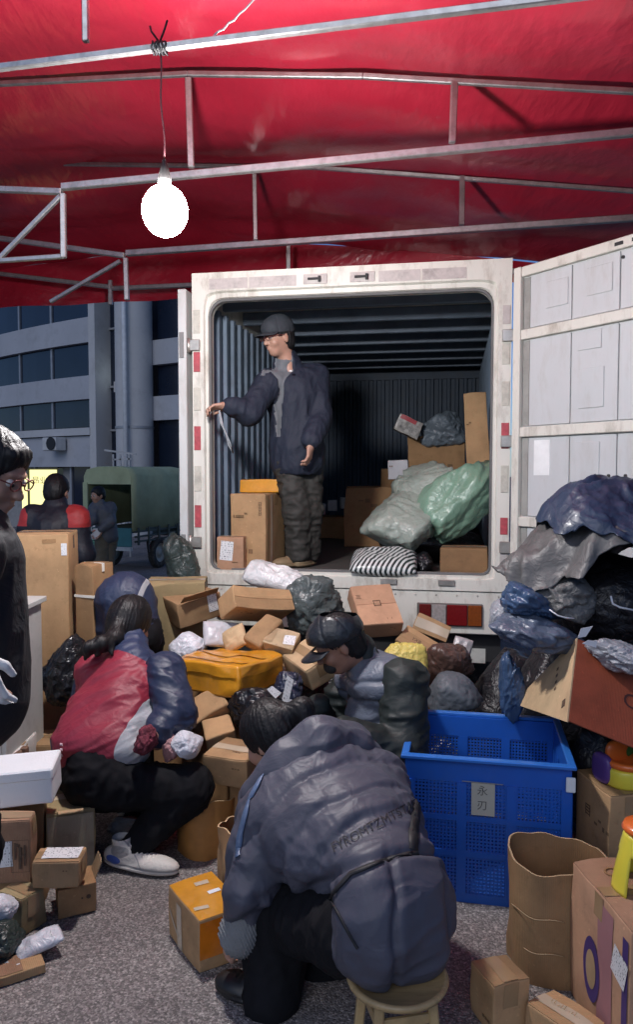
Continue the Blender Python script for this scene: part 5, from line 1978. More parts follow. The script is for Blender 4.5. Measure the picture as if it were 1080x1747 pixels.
# ---------------------------------------------------------------- heap of tarps and sacks at right
TARP_B = mat('blue_tarp', (.025, .04, .078), .42, var=.22, vscale=5, bump=.2, bscale=22, coat=.1, crinkle=0.22)
TARP_G = mat('grey_tarp', (.095, .092, .092), .5, var=.2, vscale=5, bump=.2, bscale=24, dirt=.3, dirt_col=(.05, .05, .05), crinkle=0.22)
TARP_K = mat('black_tarp', (.012, .012, .016), .4, var=.3, bump=.5, bscale=12, crinkle=0.50)
HEAP = 'tarps and sacks heaped at right'
def sheet(name, label, c, rx, ry, h, material, seed, smax=1.75, fold=.09, nr=44, na=150, crump=.012, group=None, rot=(0, 0, 0), lump=.06):
    """tarpaulin thrown over a pile: domed, falling in folds to a loose hem"""
    V, Fc = [], []
    for j in range(nr):
        for i in range(na):
            V.append((j / (nr - 1), 2 * math.pi * i / na))
    V = np.array(V)
    s_, a_ = V[:, 0] * smax, V[:, 1]
    ring = np.stack([np.cos(a_) * 2.2, np.sin(a_) * 2.2, np.full(len(V), seed * 1.0)], 1)
    f_ = ridge(ring + .3 * np.stack([s_, s_, s_], 1), seed, 2)
    hemv = 1 + .16 * fbm(ring * .8, seed + 3, 2)
    s2 = s_ * hemv
    rho = np.sin(np.minimum(s2, math.pi / 2)) ** .8 + .10 * np.maximum(0, s2 - math.pi / 2)
    z = h * np.cos(np.minimum(s2, math.pi / 2)) - h * .9 * np.maximum(0, s2 - math.pi / 2)
    k_ = 1 + fold * f_ * np.clip(s_, 0, 2) ** 1.5
    p = np.stack([rx * rho * np.cos(a_) * k_, ry * rho * np.sin(a_) * k_, z], 1)
    p[:, 2] += lump * fbm(p * 3.2 + seed, seed + 7, 2)
    wq = p * 8 + .8 * np.stack([fbm(p * 6 + 3 * i, seed + 40 + i, 2) for i in range(3)], 1)
    p[:, 2] += crump * ridge(wq, seed + 9, 2) + crump * .4 * ridge(wq * 2.3, seed + 19, 2)
    for j in range(nr - 1):
        for i in range(na):
            i2 = (i + 1) % na
            Fc.append((j * na + i, (j + 1) * na + i, (j + 1) * na + i2, j * na + i2))
    o = new_obj(name, mesh_of(p, Fc, True), material)
    o.modifiers.new('s', 'SOLIDIFY').thickness = .003
    o.location = c
    o.rotation_euler = rot
    return tag(o, label, 'tarp', group)
sheet('grey_tarp', 'dull grey tarpaulin sheet drooping under the blue one on the heap', (1.175, 3.12, 1.26), .33, .26, .19, TARP_G, 5, 1.80, .10, group=HEAP)
sheet('blue_tarp', 'big glossy blue tarpaulin topping the heap against the truck door', (1.245, 3.10, 1.335), .33, .30, .20, TARP_B, 14, 1.62, .035, group=HEAP, rot=(0, .10, 0), crump=.016)
blob('grey_sack', 'soft grey sack squeezed beneath the drooping grey tarpaulin', 'sack', at(962, 1015, 3.02), (.13, .16, .09), mat('charcoal_sack', (.09, .09, .09), .5, var=.2, bump=.4, crinkle=0.40), (0, .1, 0), 93, .12, 2.4, group=HEAP)
blob('black_sack', 'black sack in the middle of the right heap', 'sack', at(1050, 1020, 3.18), (.22, .2, .17), TARP_K, (0, 0, 0), 94, .08, group=HEAP)
blob('blue_bag', 'upper of two shiny slate blue bags left in the heap', 'bag', at(898, 1028, 3.02), (.12, .13, .075), POLY_B, (0, .35, 0), 95, .16, 2.2, group=HEAP)
blob('blue_bag', 'lower of two shiny slate blue bags left in the heap', 'bag', at(912, 1078, 2.98), (.15, .14, .075), mat('slate_blue_poly', (.09, .11, .155), .32, var=.25, bump=.15, bscale=30, crinkle=0.30), (0, .15, .2), 96, .18, 2.2, group=HEAP)
blob('grey_bag', 'crumpled grey bag hanging out of the heap beside the tail light', 'bag', at(858, 1060, 3.10), (.055, .07, .075), POLY_G, (0, 0, 0), 97, .2, 2.4, group=HEAP)
blob('grey_bag', 'crumpled grey bag lying on the red brown carton', 'bag', at(1062, 1118, 2.78), (.10, .1, .05), POLY_G, (0, .25, 0), 98, .16, 2.4, group=HEAP)
blob('black_sack', 'black sack under the tipped red brown carton', 'sack', (1.30, 3.12, .36), (.26, .2, .36), TARP_K, seed=99, amp=.06, flat=.95, group=HEAP)
blob('black_sack', 'big black sack at the base of the right heap behind the crate', 'sack', (1.16, 3.55, .42), (.3, .2, .44), TARP_K, seed=100, amp=.06, flat=.95, group=HEAP)
blob('black_sack', 'black sack propping up the blue bundle from behind', 'sack', (1.28, 3.42, .98), (.24, .17, .28), TARP_K, seed=101, amp=.06, group=HEAP)
blob('black_sack', 'black sack beside the truck wheel behind the heap', 'sack', (.98, 3.92, .30), (.24, .2, .32), TARP_K, seed=102, amp=.06, flat=.95, group=HEAP)
pw = mat('white_scrap', (.7, .7, .72), .5)
def strap(label, pts_, r=.004):
    o = MB().tube(pts_, r, 6).build('strap', pw, None, True)
    tag(o, label, 'strap')
strap('white strap hanging in the dark gap of the right heap', [at(1043, 1017, 2.83), at(1046, 1030, 2.82), at(1058, 1036, 2.82), at(1082, 1041, 2.82)])
strap('thin white cord across the blue bags of the heap', [at(938, 1040, 2.86), at(952, 1050, 2.85), at(966, 1054, 2.85), at(980, 1055, 2.86)], .003)
for i, (lab, q) in enumerate((('white paper scrap sticking up from the heap over the carton', ((986, 1088), (1000, 1086), (1012, 1068), (992, 1072))), ('second white paper scrap lying on the carton corner', ((994, 1098), (1018, 1105), (1020, 1094), (1004, 1092))))):
    mb_ = MB()
    mb_.quad(*[at(x, y, 2.72) for x, y in q])
    o = mb_.build('paper_scrap', pw)
    o.modifiers.new('s', 'SOLIDIFY').thickness = .0015
    tag(o, lab, 'paper')

# ---------------------------------------------------------------- load inside the truck
INN = 'parcels still inside the truck'
D = (.248, .36, .477)
b = carton('upright_carton', 'tall upright carton at the feet of the man in the truck', (-.390, 5.11, 1.2365), (0, 0, -.32), D, KRAFT, amp=.003, group=INN)
decal(b, D, '+x', -.38, 0, .03, D[2] * .97, TAPE_B, 'tape')
decal(b, D, '+x', -.22, 0, .035, D[2] * .97, TAPE_C, 'tape')
face_text(b, D, '-y', .35, .3, .03, '日\n日\n日')
face_text(b, D, '-y', -.0, -.28, .035, '▤ ▤')
D = (.177, .15, .21)
b = carton('labelled_box', 'small brown box with white label at the left truck corner', (-.545, 4.945, 1.094), (0, 0, -.15), D, KRAFT_P, amp=.003, group=INN)
decal(b, D, '-y', -.12, .1, .085, .125, LABEL, rot=-.1)
b = carton('yellow_packet', 'flat yellow taped packet on top of the upright carton', at(446, 829, 5.15), (0, 0, -.2), (.27, .12, .085), TAPE_Y, amp=.005, lid=False, group=INN)
D = (.29, .22, .155)
b = carton('sill_box', 'brown box on the truck floor at the right of the opening', (.935, 4.80, 1.068), (0, 0, -.22), D, KRAFT_D, amp=.003, group=INN)
b = carton('long_board_box', 'long narrow board box leaning upright inside the right wall', at(815, 760, 5.45), (-.12, -.06, -.2), (.16, .05, .75), KRAFT, amp=.003, group=INN)
SACKG = mat('green_film', (.24, .40, .29), .3, alpha=.80, var=.15, vscale=5, bump=.15, bscale=30, coat=.1, crinkle=0.35)
SACKP = mat('pale_film', (.38, .43, .37), .32, alpha=.80, var=.12, vscale=5, bump=.15, bscale=30, coat=.1, crinkle=0.55)
blob('pale_sack', 'pale green film sack lying lowest in the truck opening', 'sack', at(678, 893, 5.12), (.21, .26, .16), SACKP, (0, -.5, .1), 111, .05, 2.0, fold=.07, facets=10, fine=.006, group=INN)
blob('pale_sack', 'pale grey green sack behind the lowest one in the truck', 'sack', at(722, 842, 5.30), (.23, .22, .16), SACKP, (0, -.75, .1), 112, .05, 2.0, fold=.07, facets=10, fine=.006, group=INN)
blob('green_sack', 'shiny mint green sack piled at the right of the truck opening', 'sack', at(776, 860, 5.08), (.17, .2, .27), SACKG, (0, .60, .1), 113, .08, 2.2, fold=.07, facets=10, fine=.006, group=INN)
blob('support_sack', 'dark sack under the pale sacks on the truck floor', 'sack', (.75, 5.35, 1.12), (.34, .3, .15), POLY_K, seed=114, amp=.06, flat=.9, group=INN)
# striped mailer
def stripe_mat():
    m, nt, b_ = nodes_of('striped_polybag')
    tc = nt.nodes.new('ShaderNodeTexCoord')
    mp = nt.nodes.new('ShaderNodeMapping')
    mp.inputs['Rotation'].default_value = (0, 0, R(28))
    nt.links.new(tc.outputs['Object'], mp.inputs[0])
    wv = nt.nodes.new('ShaderNodeTexWave')
    wv.inputs['Scale'].default_value = 11.5
    nt.links.new(mp.outputs[0], wv.inputs['Vector'])
    r_ = ramp(nt, [(.5, (.62, .64, .62)), (.54, (.02, .03, .03))])
    nt.links.new(wv.outputs['Fac'], r_.inputs[0])
    nt.links.new(r_.outputs[0], b_.inputs['Base Color'])
    b_.inputs['Roughness'].default_value = .28
    return m
mailer('striped_bag', 'white mailing bag with black diagonal stripes on the truck floor', at(655, 958, 4.80), (R(16), R(0), R(-8)), .42, .34, .12, stripe_mat(), 8)
blob('black_bag', 'small black bag beside the striped bag in the truck', 'bag', at(722, 962, 4.86), (.07, .1, .06), POLY_K, seed=116, amp=.12, group=INN)
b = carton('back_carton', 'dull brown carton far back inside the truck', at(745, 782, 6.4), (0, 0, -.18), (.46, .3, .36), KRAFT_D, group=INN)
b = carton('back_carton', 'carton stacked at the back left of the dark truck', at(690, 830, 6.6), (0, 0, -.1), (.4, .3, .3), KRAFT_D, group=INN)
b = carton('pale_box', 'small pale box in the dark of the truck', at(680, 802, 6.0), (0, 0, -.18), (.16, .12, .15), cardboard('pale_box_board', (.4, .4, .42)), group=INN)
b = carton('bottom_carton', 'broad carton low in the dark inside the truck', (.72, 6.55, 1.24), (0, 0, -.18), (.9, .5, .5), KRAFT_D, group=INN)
D = (.21, .1, .14)
b = carton('picture_packet', 'printed packet tilted on the stack at the back of the truck', at(697, 728, 6.2), (0, .45, -.1), D, mat('printed_packet', (.28, .26, .24), .35, var=.7, vscale=30), group=INN, lid=False)
decal(b, D, '-y', -.1, .36, .14, .035, mat('red_print', (.35, .03, .04), .5), 'red_corner')
blob('grey_bag', 'grey plastic bag on the stack at the back of the truck', 'bag', at(757, 735, 6.3), (.18, .15, .13), mat('bluegrey_poly', (.14, .17, .2), .3, bump=.5, crinkle=0.50), seed=118, amp=.15, group=INN)
for i, (x, y) in enumerate(((567, 862), (590, 858), (545, 868))):
    b = carton('far_packet', ['small packet glimpsed in the dark behind the man, middle one', 'small packet glimpsed in the dark behind the man, right one', 'small packet glimpsed in the dark behind the man, left one'][i], at(x, y, 7.2), (0, 0, .2 * i), (.09, .08, .10), MATS['pale_box_board'], group=INN, lid=False)
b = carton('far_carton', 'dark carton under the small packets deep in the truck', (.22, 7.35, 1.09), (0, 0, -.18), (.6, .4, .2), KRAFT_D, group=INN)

# ================================================================== PEOPLE
SKIN = mat('skin', (.42, .235, .17), .5, var=.1, vscale=18, bump=.08, bscale=120)
SKIN_D = mat('skin_tanned', (.33, .17, .115), .5, var=.12, vscale=18, bump=.08, bscale=120)
HAIR = mat('black_hair', (.010, .009, .010), .5, var=.4, vscale=30, spec=.32, stretch=(1, 1, .2), bump=.3, bscale=120)
BLACKCLOTH = mat('black_trousers', (.007, .007, .009), .85, var=.3, vscale=8, bump=.2, bscale=30, spec=.2)

def field(pts, pad, h):
    q = np.array([np.array(p) for p in pts])
    return SDF(q.min(0) - pad, q.max(0) + pad, h)
def hw(c, B, l):
    """head-local -> world; rows of B = right, forward, up"""
    return np.array(c) + np.array(l) @ B
def add_head(S, c, B, k=1.0, neck_to=None):
    E = lambda l, r, kk=.015, sub=False: S.ell(hw(c, B, np.array(l) * k), np.array(r) * k, B, kk, sub)
    E((0, -.012, .032), (.077, .096, .088), .01)
    E((0, .025, -.035), (.060, .070, .083), .03)
    E((0, .050, -.090), (.034, .034, .028), .02)
    E((0, .078, .028), (.045, .02, .012), .012)
    for s in (-1, 1):
        E((s * .030, .098, .008), (.017, .014, .011), .010, True)
        E((s * .040, .066, -.030), (.022, .022, .022), .02)
        E((s * .078, -.006, -.012), (.009, .019, .033), .006)
    S.cap(hw(c, B, np.array((0, .088, .012)) * k), hw(c, B, np.array((0, .112, -.028)) * k), .009 * k, .013 * k, .012)
    for s in (-1, 1):
        E((s * .010, .102, -.032), (.008, .010, .008), .006)
    E((0, .092, -.060), (.022, .010, .007), .005)
    E((0, .088, -.073), (.018, .011, .007), .005)
    if neck_to is not None:
        S.cap(hw(c, B, np.array((0, -.022, -.055)) * k), neck_to, .052 * k, .058 * k, .03)
    else:
        S.cap(hw(c, B, np.array((0, -.022, -.055)) * k), hw(c, B, np.array((0, -.05, -.17)) * k), .052 * k, .058 * k, .03)
def add_hand(S, wrist, d, palm_n, side=1, curl=.9, k=1.0):
    """palm and five bent fingers; d = towards fingertips, palm_n = out of the palm"""
    d = unit(d)
    n = unit(np.array(palm_n) - d * np.dot(palm_n, d))
    x = np.cross(d, n) * side
    w = np.array(wrist)
    S.ell(w + d * .048 * k, np.array((.042, .052, .016)) * k, np.array([x, d, n]), .012)
    S.cap(w - d * .02, w + d * .02, .026 * k, .026 * k, .02)
    for i, (off, L) in enumerate(((.030, .040), (.010, .045), (-.010, .042), (-.028, .033))):
        b = w + d * (.092 if i in (1, 2) else .086) * k + x * off * k
        p1 = b + (d * math.cos(curl * .5) + n * math.sin(curl * .5)) * L * k
        p2 = p1 + (d * math.cos(curl * 1.5) + n * math.sin(curl * 1.5)) * L * .75 * k
        S.chain([b - d * .02, b, p1, p2], [.0095 * k, .0095 * k, .0088 * k, .0075 * k], .006)
    t0 = w + d * .03 * k + x * .034 * k
    t1 = t0 + (d * .65 + x * .6 + n * .35) * .036 * k
    t2 = t1 + (d * .9 + x * .05 + n * .4) * .030 * k
    S.chain([t0, t1, t2], [.0115 * k, .0105 * k, .009 * k], .008)
def eyes(root, c, B, k=1.0):
    for s in (-1, 1):
        v, f = ico(2)
        q = hw(c, B, np.array((s * .030, .083, .006)) * k) + v * .0125 * k
        e_ = finish('eye', q, f, mat('eye_white', (.6, .58, .55), .2), root)
        q = hw(c, B, np.array((s * .030, .0935, .003)) * k) + v * .006 * k
        finish('pupil', q, f, mat('pupil', (.01, .008, .006), .1), e_)
def hair_cap(root, c, B, k=1.0, grow=1.13, front=.055, extra=None, h=.0055, seed=1, low=-.03):
    S = field([hw(c, B, l) for l in ((-.1, -.1, -.1), (.1, .1, .14), (-.1, .1, .14), (.1, -.1, -.1))] + [p for e_ in (extra or []) for p in e_[0]], .09, h)
    S.ell(hw(c, B, np.array((0, -.016, .034)) * k), np.array((.077, .096, .090)) * k * grow, B, .01)
    S.ell(hw(c, B, np.array((0, -.05, -.02)) * k), np.array((.07, .06, .075)) * k * grow, B, .03)
    # open the face
    S.ell(hw(c, B, np.array((0, .105, -.035)) * k), np.array((.085, .070, .098)) * k, B, .012, True)
    for pts_, rs in (extra or []):
        S.chain(pts_, rs, .02)
    v, f = S.mesh(1)
    n = normals(v, f)
    q = (v - np.array(c)) @ B.T
    ang = np.arctan2(q[:, 0], q[:, 1] + .03)
    st = np.stack([ang * 15, q[:, 2] * 7, np.linalg.norm(q, axis=1) * 14], 1)
    v = v + n * (.0030 * ridge(st, seed, 2) + .003 * fbm(v * 16, seed, 2))[:, None]
    return finish('hair', v, f, HAIR, root)
def baseball_cap(root, c, B, material, k=1.0, brim_len=.075, tilt=0.0):
    S = field([hw(c, B, l) for l in ((-.1, -.13, -.02), (.1, .12, .16), (-.1, .12, .16), (.1, -.13, 0))], .05, .0055)
    S.ell(hw(c, B, np.array((0, -.012, .040)) * k), np.array((.092, .112, .100)) * k, B, .01)
    S.ell(hw(c, B, np.array((0, .055, .055)) * k), np.array((.07, .05, .05)) * k, B, .03)
    # cut flat below the sweatband line
    S.ell(hw(c, B, np.array((0, 0, -.120)) * k), np.array((.2, .2, .145)) * k, B, .006, True)
    v, f = S.mesh(2)
    n = normals(v, f)
    q = (v - np.array(c)) @ B.T
    ang = np.arctan2(q[:, 0], q[:, 1])
    seam = np.exp(-((np.abs(((ang + math.pi / 6) % (math.pi / 3)) - math.pi / 6) * np.linalg.norm(q[:, :2], axis=1)) / .004) ** 2)
    v = v - n * (seam * .0025)[:, None] + n * (.0015 * fbm(v * 40, 3, 2))[:, None]
    cap_o = finish('cap', v, f, material, root)
    # curved brim
    V, Fc = [], []
    na, nr = 15, 6
    for t in (0, 1):
        for j in range(nr):
            r_ = j / (nr - 1)
            for i in range(na):
                a = R(-62 + 124 * i / (na - 1))
                x0, y0 = math.sin(a) * .088, math.cos(a) * .102
                ext_ = brim_len * math.cos(a * .92) ** .6 * r_ if abs(a) < 1.5 else 0
                x = x0 * (1 + .05 * r_)
                y = y0 + ext_
                z = .030 - .20 * x * x / .1 * 1.0 - .22 * ext_ - t * .004
                V.append(hw(c, B, np.array((x, y, z)) * k))
    for t in (0, 1):
        for j in range(nr - 1):
            for i in range(na - 1):
                a = t * na * nr + j * na + i
                q_ = (a, a + 1, a + 1 + na, a + na)
                Fc.append(q_ if t else q_[::-1])
    rim_ = [i for i in range(na)] + [j * na + na - 1 for j in range(1, nr)] + [(nr - 1) * na + i for i in range(na - 2, -1, -1)] + [j * na for j in range(nr - 2, 0, -1)]
    m0 = na * nr
    for i in range(len(rim_)):
        a, b_ = rim_[i], rim_[(i + 1) % len(rim_)]
        Fc.append((a, b_, b_ + m0, a + m0))
    finish('brim', np.array(V), np.array(Fc), material, cap_o)
    return cap_o
def glasses(root, c, B, col=(.05, .03, .03), k=1.0):
    m_ = mat('glasses_frame', col, .3, .3)
    g_ = MB()
    for s in (-1, 1):
        loop = [hw(c, B, np.array((s * .033 + .024 * math.cos(t), .108 - .25 * abs(.033 * s + .024 * math.cos(t)) ** 1.5, .008 + .017 * math.sin(t))) * k) for t in np.linspace(0, 2 * math.pi, 19)]
        g_.tube(loop, .0022, 5, False)
        g_.tube([hw(c, B, np.array((s * .057, .103, .012)) * k), hw(c, B, np.array((s * .076, .05, .012)) * k), hw(c, B, np.array((s * .081, -.01, .006)) * k)], .002, 5)
    g_.tube([hw(c, B, np.array((-.009, .109, .012)) * k), hw(c, B, np.array((.009, .109, .012)) * k)], .002, 5)
    bpy.context.view_layer.update()
    Mi = root.matrix_world.inverted()
    g_.v = [tuple(Mi @ Vector(p)) for p in g_.v]
    return g_.build('glasses', m_, root, True)
def shoe(root, heel, toe, mats, up=(0, 0, 1), w=.046, hgt=.075, h=.006, name='shoe', mask=None, kk=1.0):
    heel, toe = np.array(heel), np.array(toe)
    d = unit(toe - heel)
    B = basis(d, up)
    L = np.linalg.norm(toe - heel)
    S = field([heel, toe], .12, h)
    at_ = lambda y, z, x=0: heel + B[1] * y * L + B[2] * z + B[0] * x
    S.ell(at_(.5, .018), (w, L * .52, .020), B, .012)
    S.ell(at_(.22, .045), (w * .82, L * .24, .042), B, .02)
    S.ell(at_(.68, .036), (w * .95, L * .34, .032), B, .025)
    S.cap(at_(.28, .05), at_(.22, hgt + .03), w * .72, w * .78, .02)
    S.cap(at_(.45, .06), at_(.30, .085), w * .6, w * .6, .02)
    v, f = S.mesh(1)
    q = (v - heel) @ B.T
    n = normals(v, f)
    # groove between sole and upper, and lacing ripples
    v = v - n * (.004 * np.exp(-((q[:, 2] - .026) / .004) ** 2))[:, None]
    lac = (q[:, 1] / L > .35) & (q[:, 1] / L < .72) & (np.abs(q[:, 0]) < .025) & (q[:, 2] > .045)
    v = v + n * (.003 * np.where(lac, np.sin(q[:, 1] * 420), 0))[:, None]
    mk = None
    if mask is not None:
        mk = mask(q, L)
    return finish(name, v, f, mats, root, mk)
def body(root, J, head_c, B, skin, k=1.0, res=.008, hands=(), neck=None):
    pts_ = list(J.values()) + [np.array(head_c)]
    S = field(pts_, .24, res)
    g_ = lambda a: np.array(J[a])
    S.cap(g_('pel'), g_('chest'), .10, .11, .05)
    S.cap(g_('chest'), g_('neck'), .10, .055, .05)
    for s in 'LR':
        S.cap(g_('chest'), g_('sh' + s), .08, .052, .04)
        S.chain([g_('sh' + s), g_('el' + s), g_('wr' + s)], [.048, .040, .028], .03)
        S.chain([g_('hip' + s), g_('kn' + s), g_('an' + s)], [.075, .055, .038], .04)
        S.cap(g_('pel'), g_('hip' + s), .09, .08, .05)
    add_head(S, head_c, B, k, g_('neck'))
    for hd in hands:
        add_hand(S, *hd)
    v, f = S.mesh(1)
    return finish('body', v, f, skin, root)
def cloth_mesh(S, sm=2):
    v, f = S.mesh(sm)
    return v, f, normals(v, f)
def legs(root, J, material, rs, seat=None, h=.009, amp=.006, name='trousers', seed=1, hem=.0):
    S = field([J[a] for a in ('pel', 'hipL', 'hipR', 'knL', 'knR', 'anL', 'anR')], .24, h)
    for s in 'LR':
        S.chain([J['hip' + s], J['kn' + s], J['an' + s]], rs, .03)
        S.cap(J['pel'], J['hip' + s], seat or rs[0] * 1.1, rs[0], .05)
    v, f, n = cloth_mesh(S)
    d = np.array(J['knL']) - np.array(J['hipL'])
    v = wrinkle(v, n, amp, 14, seed, d, 1.8)
    v = v + n * (amp * .7 * fbm(v * 10, seed + 2, 3))[:, None]
    return finish(name, v, f, material, root)
def drape_text(target, body_, size, o, U, V, N, material, name='lettering', lift=.003):
    from mathutils.bvhtree import BVHTree
    t = text_mesh(body_, size, material, name)
    me = t.data
    bpy.context.view_layer.update()
    mt = target.data
    Mw = target.matrix_world
    bv = BVHTree.FromPolygons([Mw @ v.co for v in mt.vertices], [tuple(p.vertices) for p in mt.polygons])
    Mi = Mw.inverted()
    o, U, V, N = Vector(o), Vector(U), Vector(V), Vector(N)
    for v in me.vertices:
        p = o + U * v.co.x + V * v.co.y
        hit, nn, _, _ = bv.ray_cast(p + N * .25, -N)
        if hit is not None:
            p = hit + nn * lift
        v.co = Mi @ p
    t.parent = target
    return t
def seg_d(p, a, b):
    a, b = np.array(a), np.array(b)
    t = np.clip(((p - a) @ (b - a)) / ((b - a) @ (b - a)), 0, 1)
    return np.linalg.norm(p - a - t[:, None] * (b - a), axis=1)
def A(px, py, Y):
    return P(px, py, Y)

# ---------------------------------------------------------------- woman in the grey puffer coat, on the stool
stl = empty('round_stool', (float(P(678, 1668, 1.98)[0]), 1.98, 0))
sw = mat('pale_bamboo', (.44, .31, .15), .45, var=.25, vscale=9, stretch=(1, 6, 1), dirt=.4, dirt_col=(.2, .12, .05), dscale=16, coat=.15)
SZ = .272
MB().lathe([(0, SZ - .018), (.120, SZ - .018), (.134, SZ - .014), (.138, SZ - .004), (.134, SZ + .004), (.124, SZ + .003), (.118, SZ - .002), (0, SZ - .002)], 40).build('seat', sw, stl, True)
for i in range(4):
    a = R(45 + 90 * i + 12)
    tx, ty_ = math.cos(a), math.sin(a)
    MB().bar((tx * .10, ty_ * .10, SZ - .016), (tx * .128, ty_ * .128, 0), .026, .03).build('leg', sw, stl, bevel=.004)
for i in range(4):
    a0, a1 = R(45 + 90 * i + 12), R(135 + 90 * i + 12)
    MB().bar((math.cos(a0) * .108, math.sin(a0) * .108, SZ - .075), (math.cos(a1) * .108, math.sin(a1) * .108, SZ - .075), .012, .026).build('stretcher', sw, stl, bevel=.002)
tag(stl, 'low round wooden stool under the woman in the grey coat', 'stool')

w1 = empty('person', (float(stl.location.x) - .05, 2.15, 0))
hc1 = A(461, 1260, 2.66)
B1 = basis((-.75, .42, -.52))
J1 = dict(pel=A(655, 1545, 2.04), chest=A(585, 1390, 2.34), neck=A(505, 1305, 2.58),
          shL=A(462, 1400, 2.40), elL=A(428, 1520, 2.28), wrL=A(417, 1582, 2.31),
          shR=A(648, 1338, 2.52), elR=A(580, 1420, 2.78), wrR=A(470, 1480, 2.62),
          hipL=A(600, 1590, 2.06), knL=A(478, 1555, 2.34), anL=A(462, 1700, 2.24),
          hipR=A(680, 1560, 2.16), knR=A(560, 1500, 2.52), anR=A(545, 1660, 2.42))
body(w1, J1, hc1, B1, SKIN, 1.0, .009, hands=[(J1['wrL'], (-.35, .1, -.5), (.6, .5, 0), 1, .9)])
legs(w1, J1, BLACKCLOTH, [.100, .105, .085], .10, amp=.006, seed=3)
for s, dx in (('L', (-.16, .09)), ('R', (-.15, .12))):
    an = J1['an' + s]
    heel = np.array([an[0] + .05, an[1] - .02, 0.0])
    shoe(w1, heel, heel + np.array([dx[0] - .06, dx[1], 0]), mat('black_shoe', (.012, .012, .013), .45), w=.05, name='shoe')
# coat: leaning upper part and puffed lower part
S = field([J1['pel'], J1['chest'], J1['neck'], J1['shL'], J1['shR'], J1['wrL'], J1['wrR'], A(660, 1640, 2.0)], .30, .0065)
sp1 = unit(J1['neck'] - J1['pel'])
lat1 = unit((J1['shR'] - J1['shL']) - sp1 * np.dot(J1['shR'] - J1['shL'], sp1))
out1 = np.cross(lat1, sp1)           # points out of the back or belly
if np.dot(out1, np.array([0, -1, .6])) < 0:
    out1 = -out1
Bt = np.array([lat1, sp1, out1])
upB = np.array([unit((1, 0, 0)), unit((0, 1, 0)), unit((0, 0, 1))])
S.ell(A(640, 1562, 2.02), (.135, .17, .175), upB, .04)
S.ell(A(700, 1560, 2.08), (.125, .17, .170), upB, .04)
S.ell(A(668, 1500, 2.10), (.150, .17, .120), upB, .05)
S.ell(A(625, 1440, 2.22), (.165, .13, .135), Bt, .06)
S.ell(A(585, 1390, 2.34), (.195, .15, .145), Bt, .06)
S.ell(A(545, 1335, 2.46), (.185, .12, .13), Bt, .05)
S.cap(J1['shL'], J1['shR'], .105, .095, .08)
S.ell(A(530, 1415, 2.34), (.165, .16, .13), Bt, .09)
S.ell(A(560, 1450, 2.25), (.13, .13, .11), Bt, .09)
S.ell(A(655, 1400, 2.36), (.11, .14, .11), Bt, .08)
# hood lying on the nape
S.chain([A(445, 1350, 2.50), A(490, 1308, 2.52), A(545, 1275, 2.56), A(598, 1282, 2.62)], [.055, .072, .075, .065], .035)
S.cap(A(432, 1365, 2.48), A(418, 1430, 2.42), .045, .035, .03)
S.ell(A(556, 1262, 2.58), (.085, .07, .05), Bt, .03)
S_hood = field([A(440, 1345, 2.46), A(640, 1300, 2.62)], .22, .0065)
S_hood.chain([A(436, 1352, 2.45), A(486, 1308, 2.46), A(545, 1270, 2.50), A(598, 1274, 2.57), A(640, 1302, 2.60)], [.045, .070, .082, .074, .045], .03)
# sleeves
S.chain([J1['shL'], A(440, 1460, 2.33), J1['elL'], A(418, 1560, 2.29)], [.105, .092, .080, .060], .03)
S.chain([J1['shR'], J1['elR'], J1['wrR']], [.10, .085, .065], .03)
v, f, n = cloth_mesh(S, 2)
# quilting: seams run across the back; spine distance picks the channel
o1 = J1['pel']
t_ = (v - o1) @ sp1
l_ = (v - o1) @ lat1
lower = (v - A(690, 1462, 2.08)) @ unit(sp1 * .8 + np.array([.1, 0, .5]))
nzq = .010 * fbm(v * 9, 5, 2)
def puff(s_, pitch, amp, sharp=.018):
    ph = (s_ / pitch) % 1.0
    dd = np.minimum(ph, 1 - ph) * pitch
    return -amp * np.exp(-(dd / sharp) ** 2)
up_w = 1 / (1 + np.exp(-lower / .012))
seams = [.17, .265, .40, .50, .63]
tw = t_ + 1.5 * nzq - .10 * l_ + .25 * np.abs(l_) * l_
amp_s = .011 * (1 + .7 * fbm(v * 5, 31, 2))
disp = up_w * sum(-amp_s * np.exp(-((tw - s_) / .016) ** 2) for s_ in seams)
near = sum(np.exp(-((tw - s_) / .045) ** 2) for s_ in seams)
qp = v * 26
disp = disp + up_w * .0030 * near * ridge(qp - (qp @ sp1)[:, None] * sp1 * .8, 33, 2)
# side panel seams of the lower part run vertically
ang = (v - A(662, 1560, 2.06))
disp = disp + (1 - up_w) * puff(ang[:, 0] + nzq + .4 * 0, .165, .016, .012) * (ang[:, 1] < .05)
disp = disp - .020 * np.exp(-(lower / .014) ** 2)          # drawn-in waist seam
# puckers next to seams
q_ = v * 22
q_ = v * 13
disp = disp + .0055 * ridge(q_ - (q_ @ lat1)[:, None] * lat1 * .72, 7, 2) + .005 * fbm(v * 6, 9, 2)
v = v + n * disp[:, None]
PUFF = mat('grey_puffer', (.074, .076, .102), .50, var=.10, vscale=7, bump=.08, bscale=60, spec=.35, crinkle=.20, cscale=8)
coat1 = finish('puffer_coat', v, f, PUFF, w1)
v, f, n = cloth_mesh(S_hood, 2)
v = wrinkle(v, n, .008, 10, 17, lat1, .4)
finish('hood', v, f, PUFF, w1)
# blue lining edge of the hood
lin_p = [A(556, 1234, 2.56), A(500, 1275, 2.47), A(450, 1318, 2.42), A(424, 1365, 2.38), A(408, 1430, 2.34)]
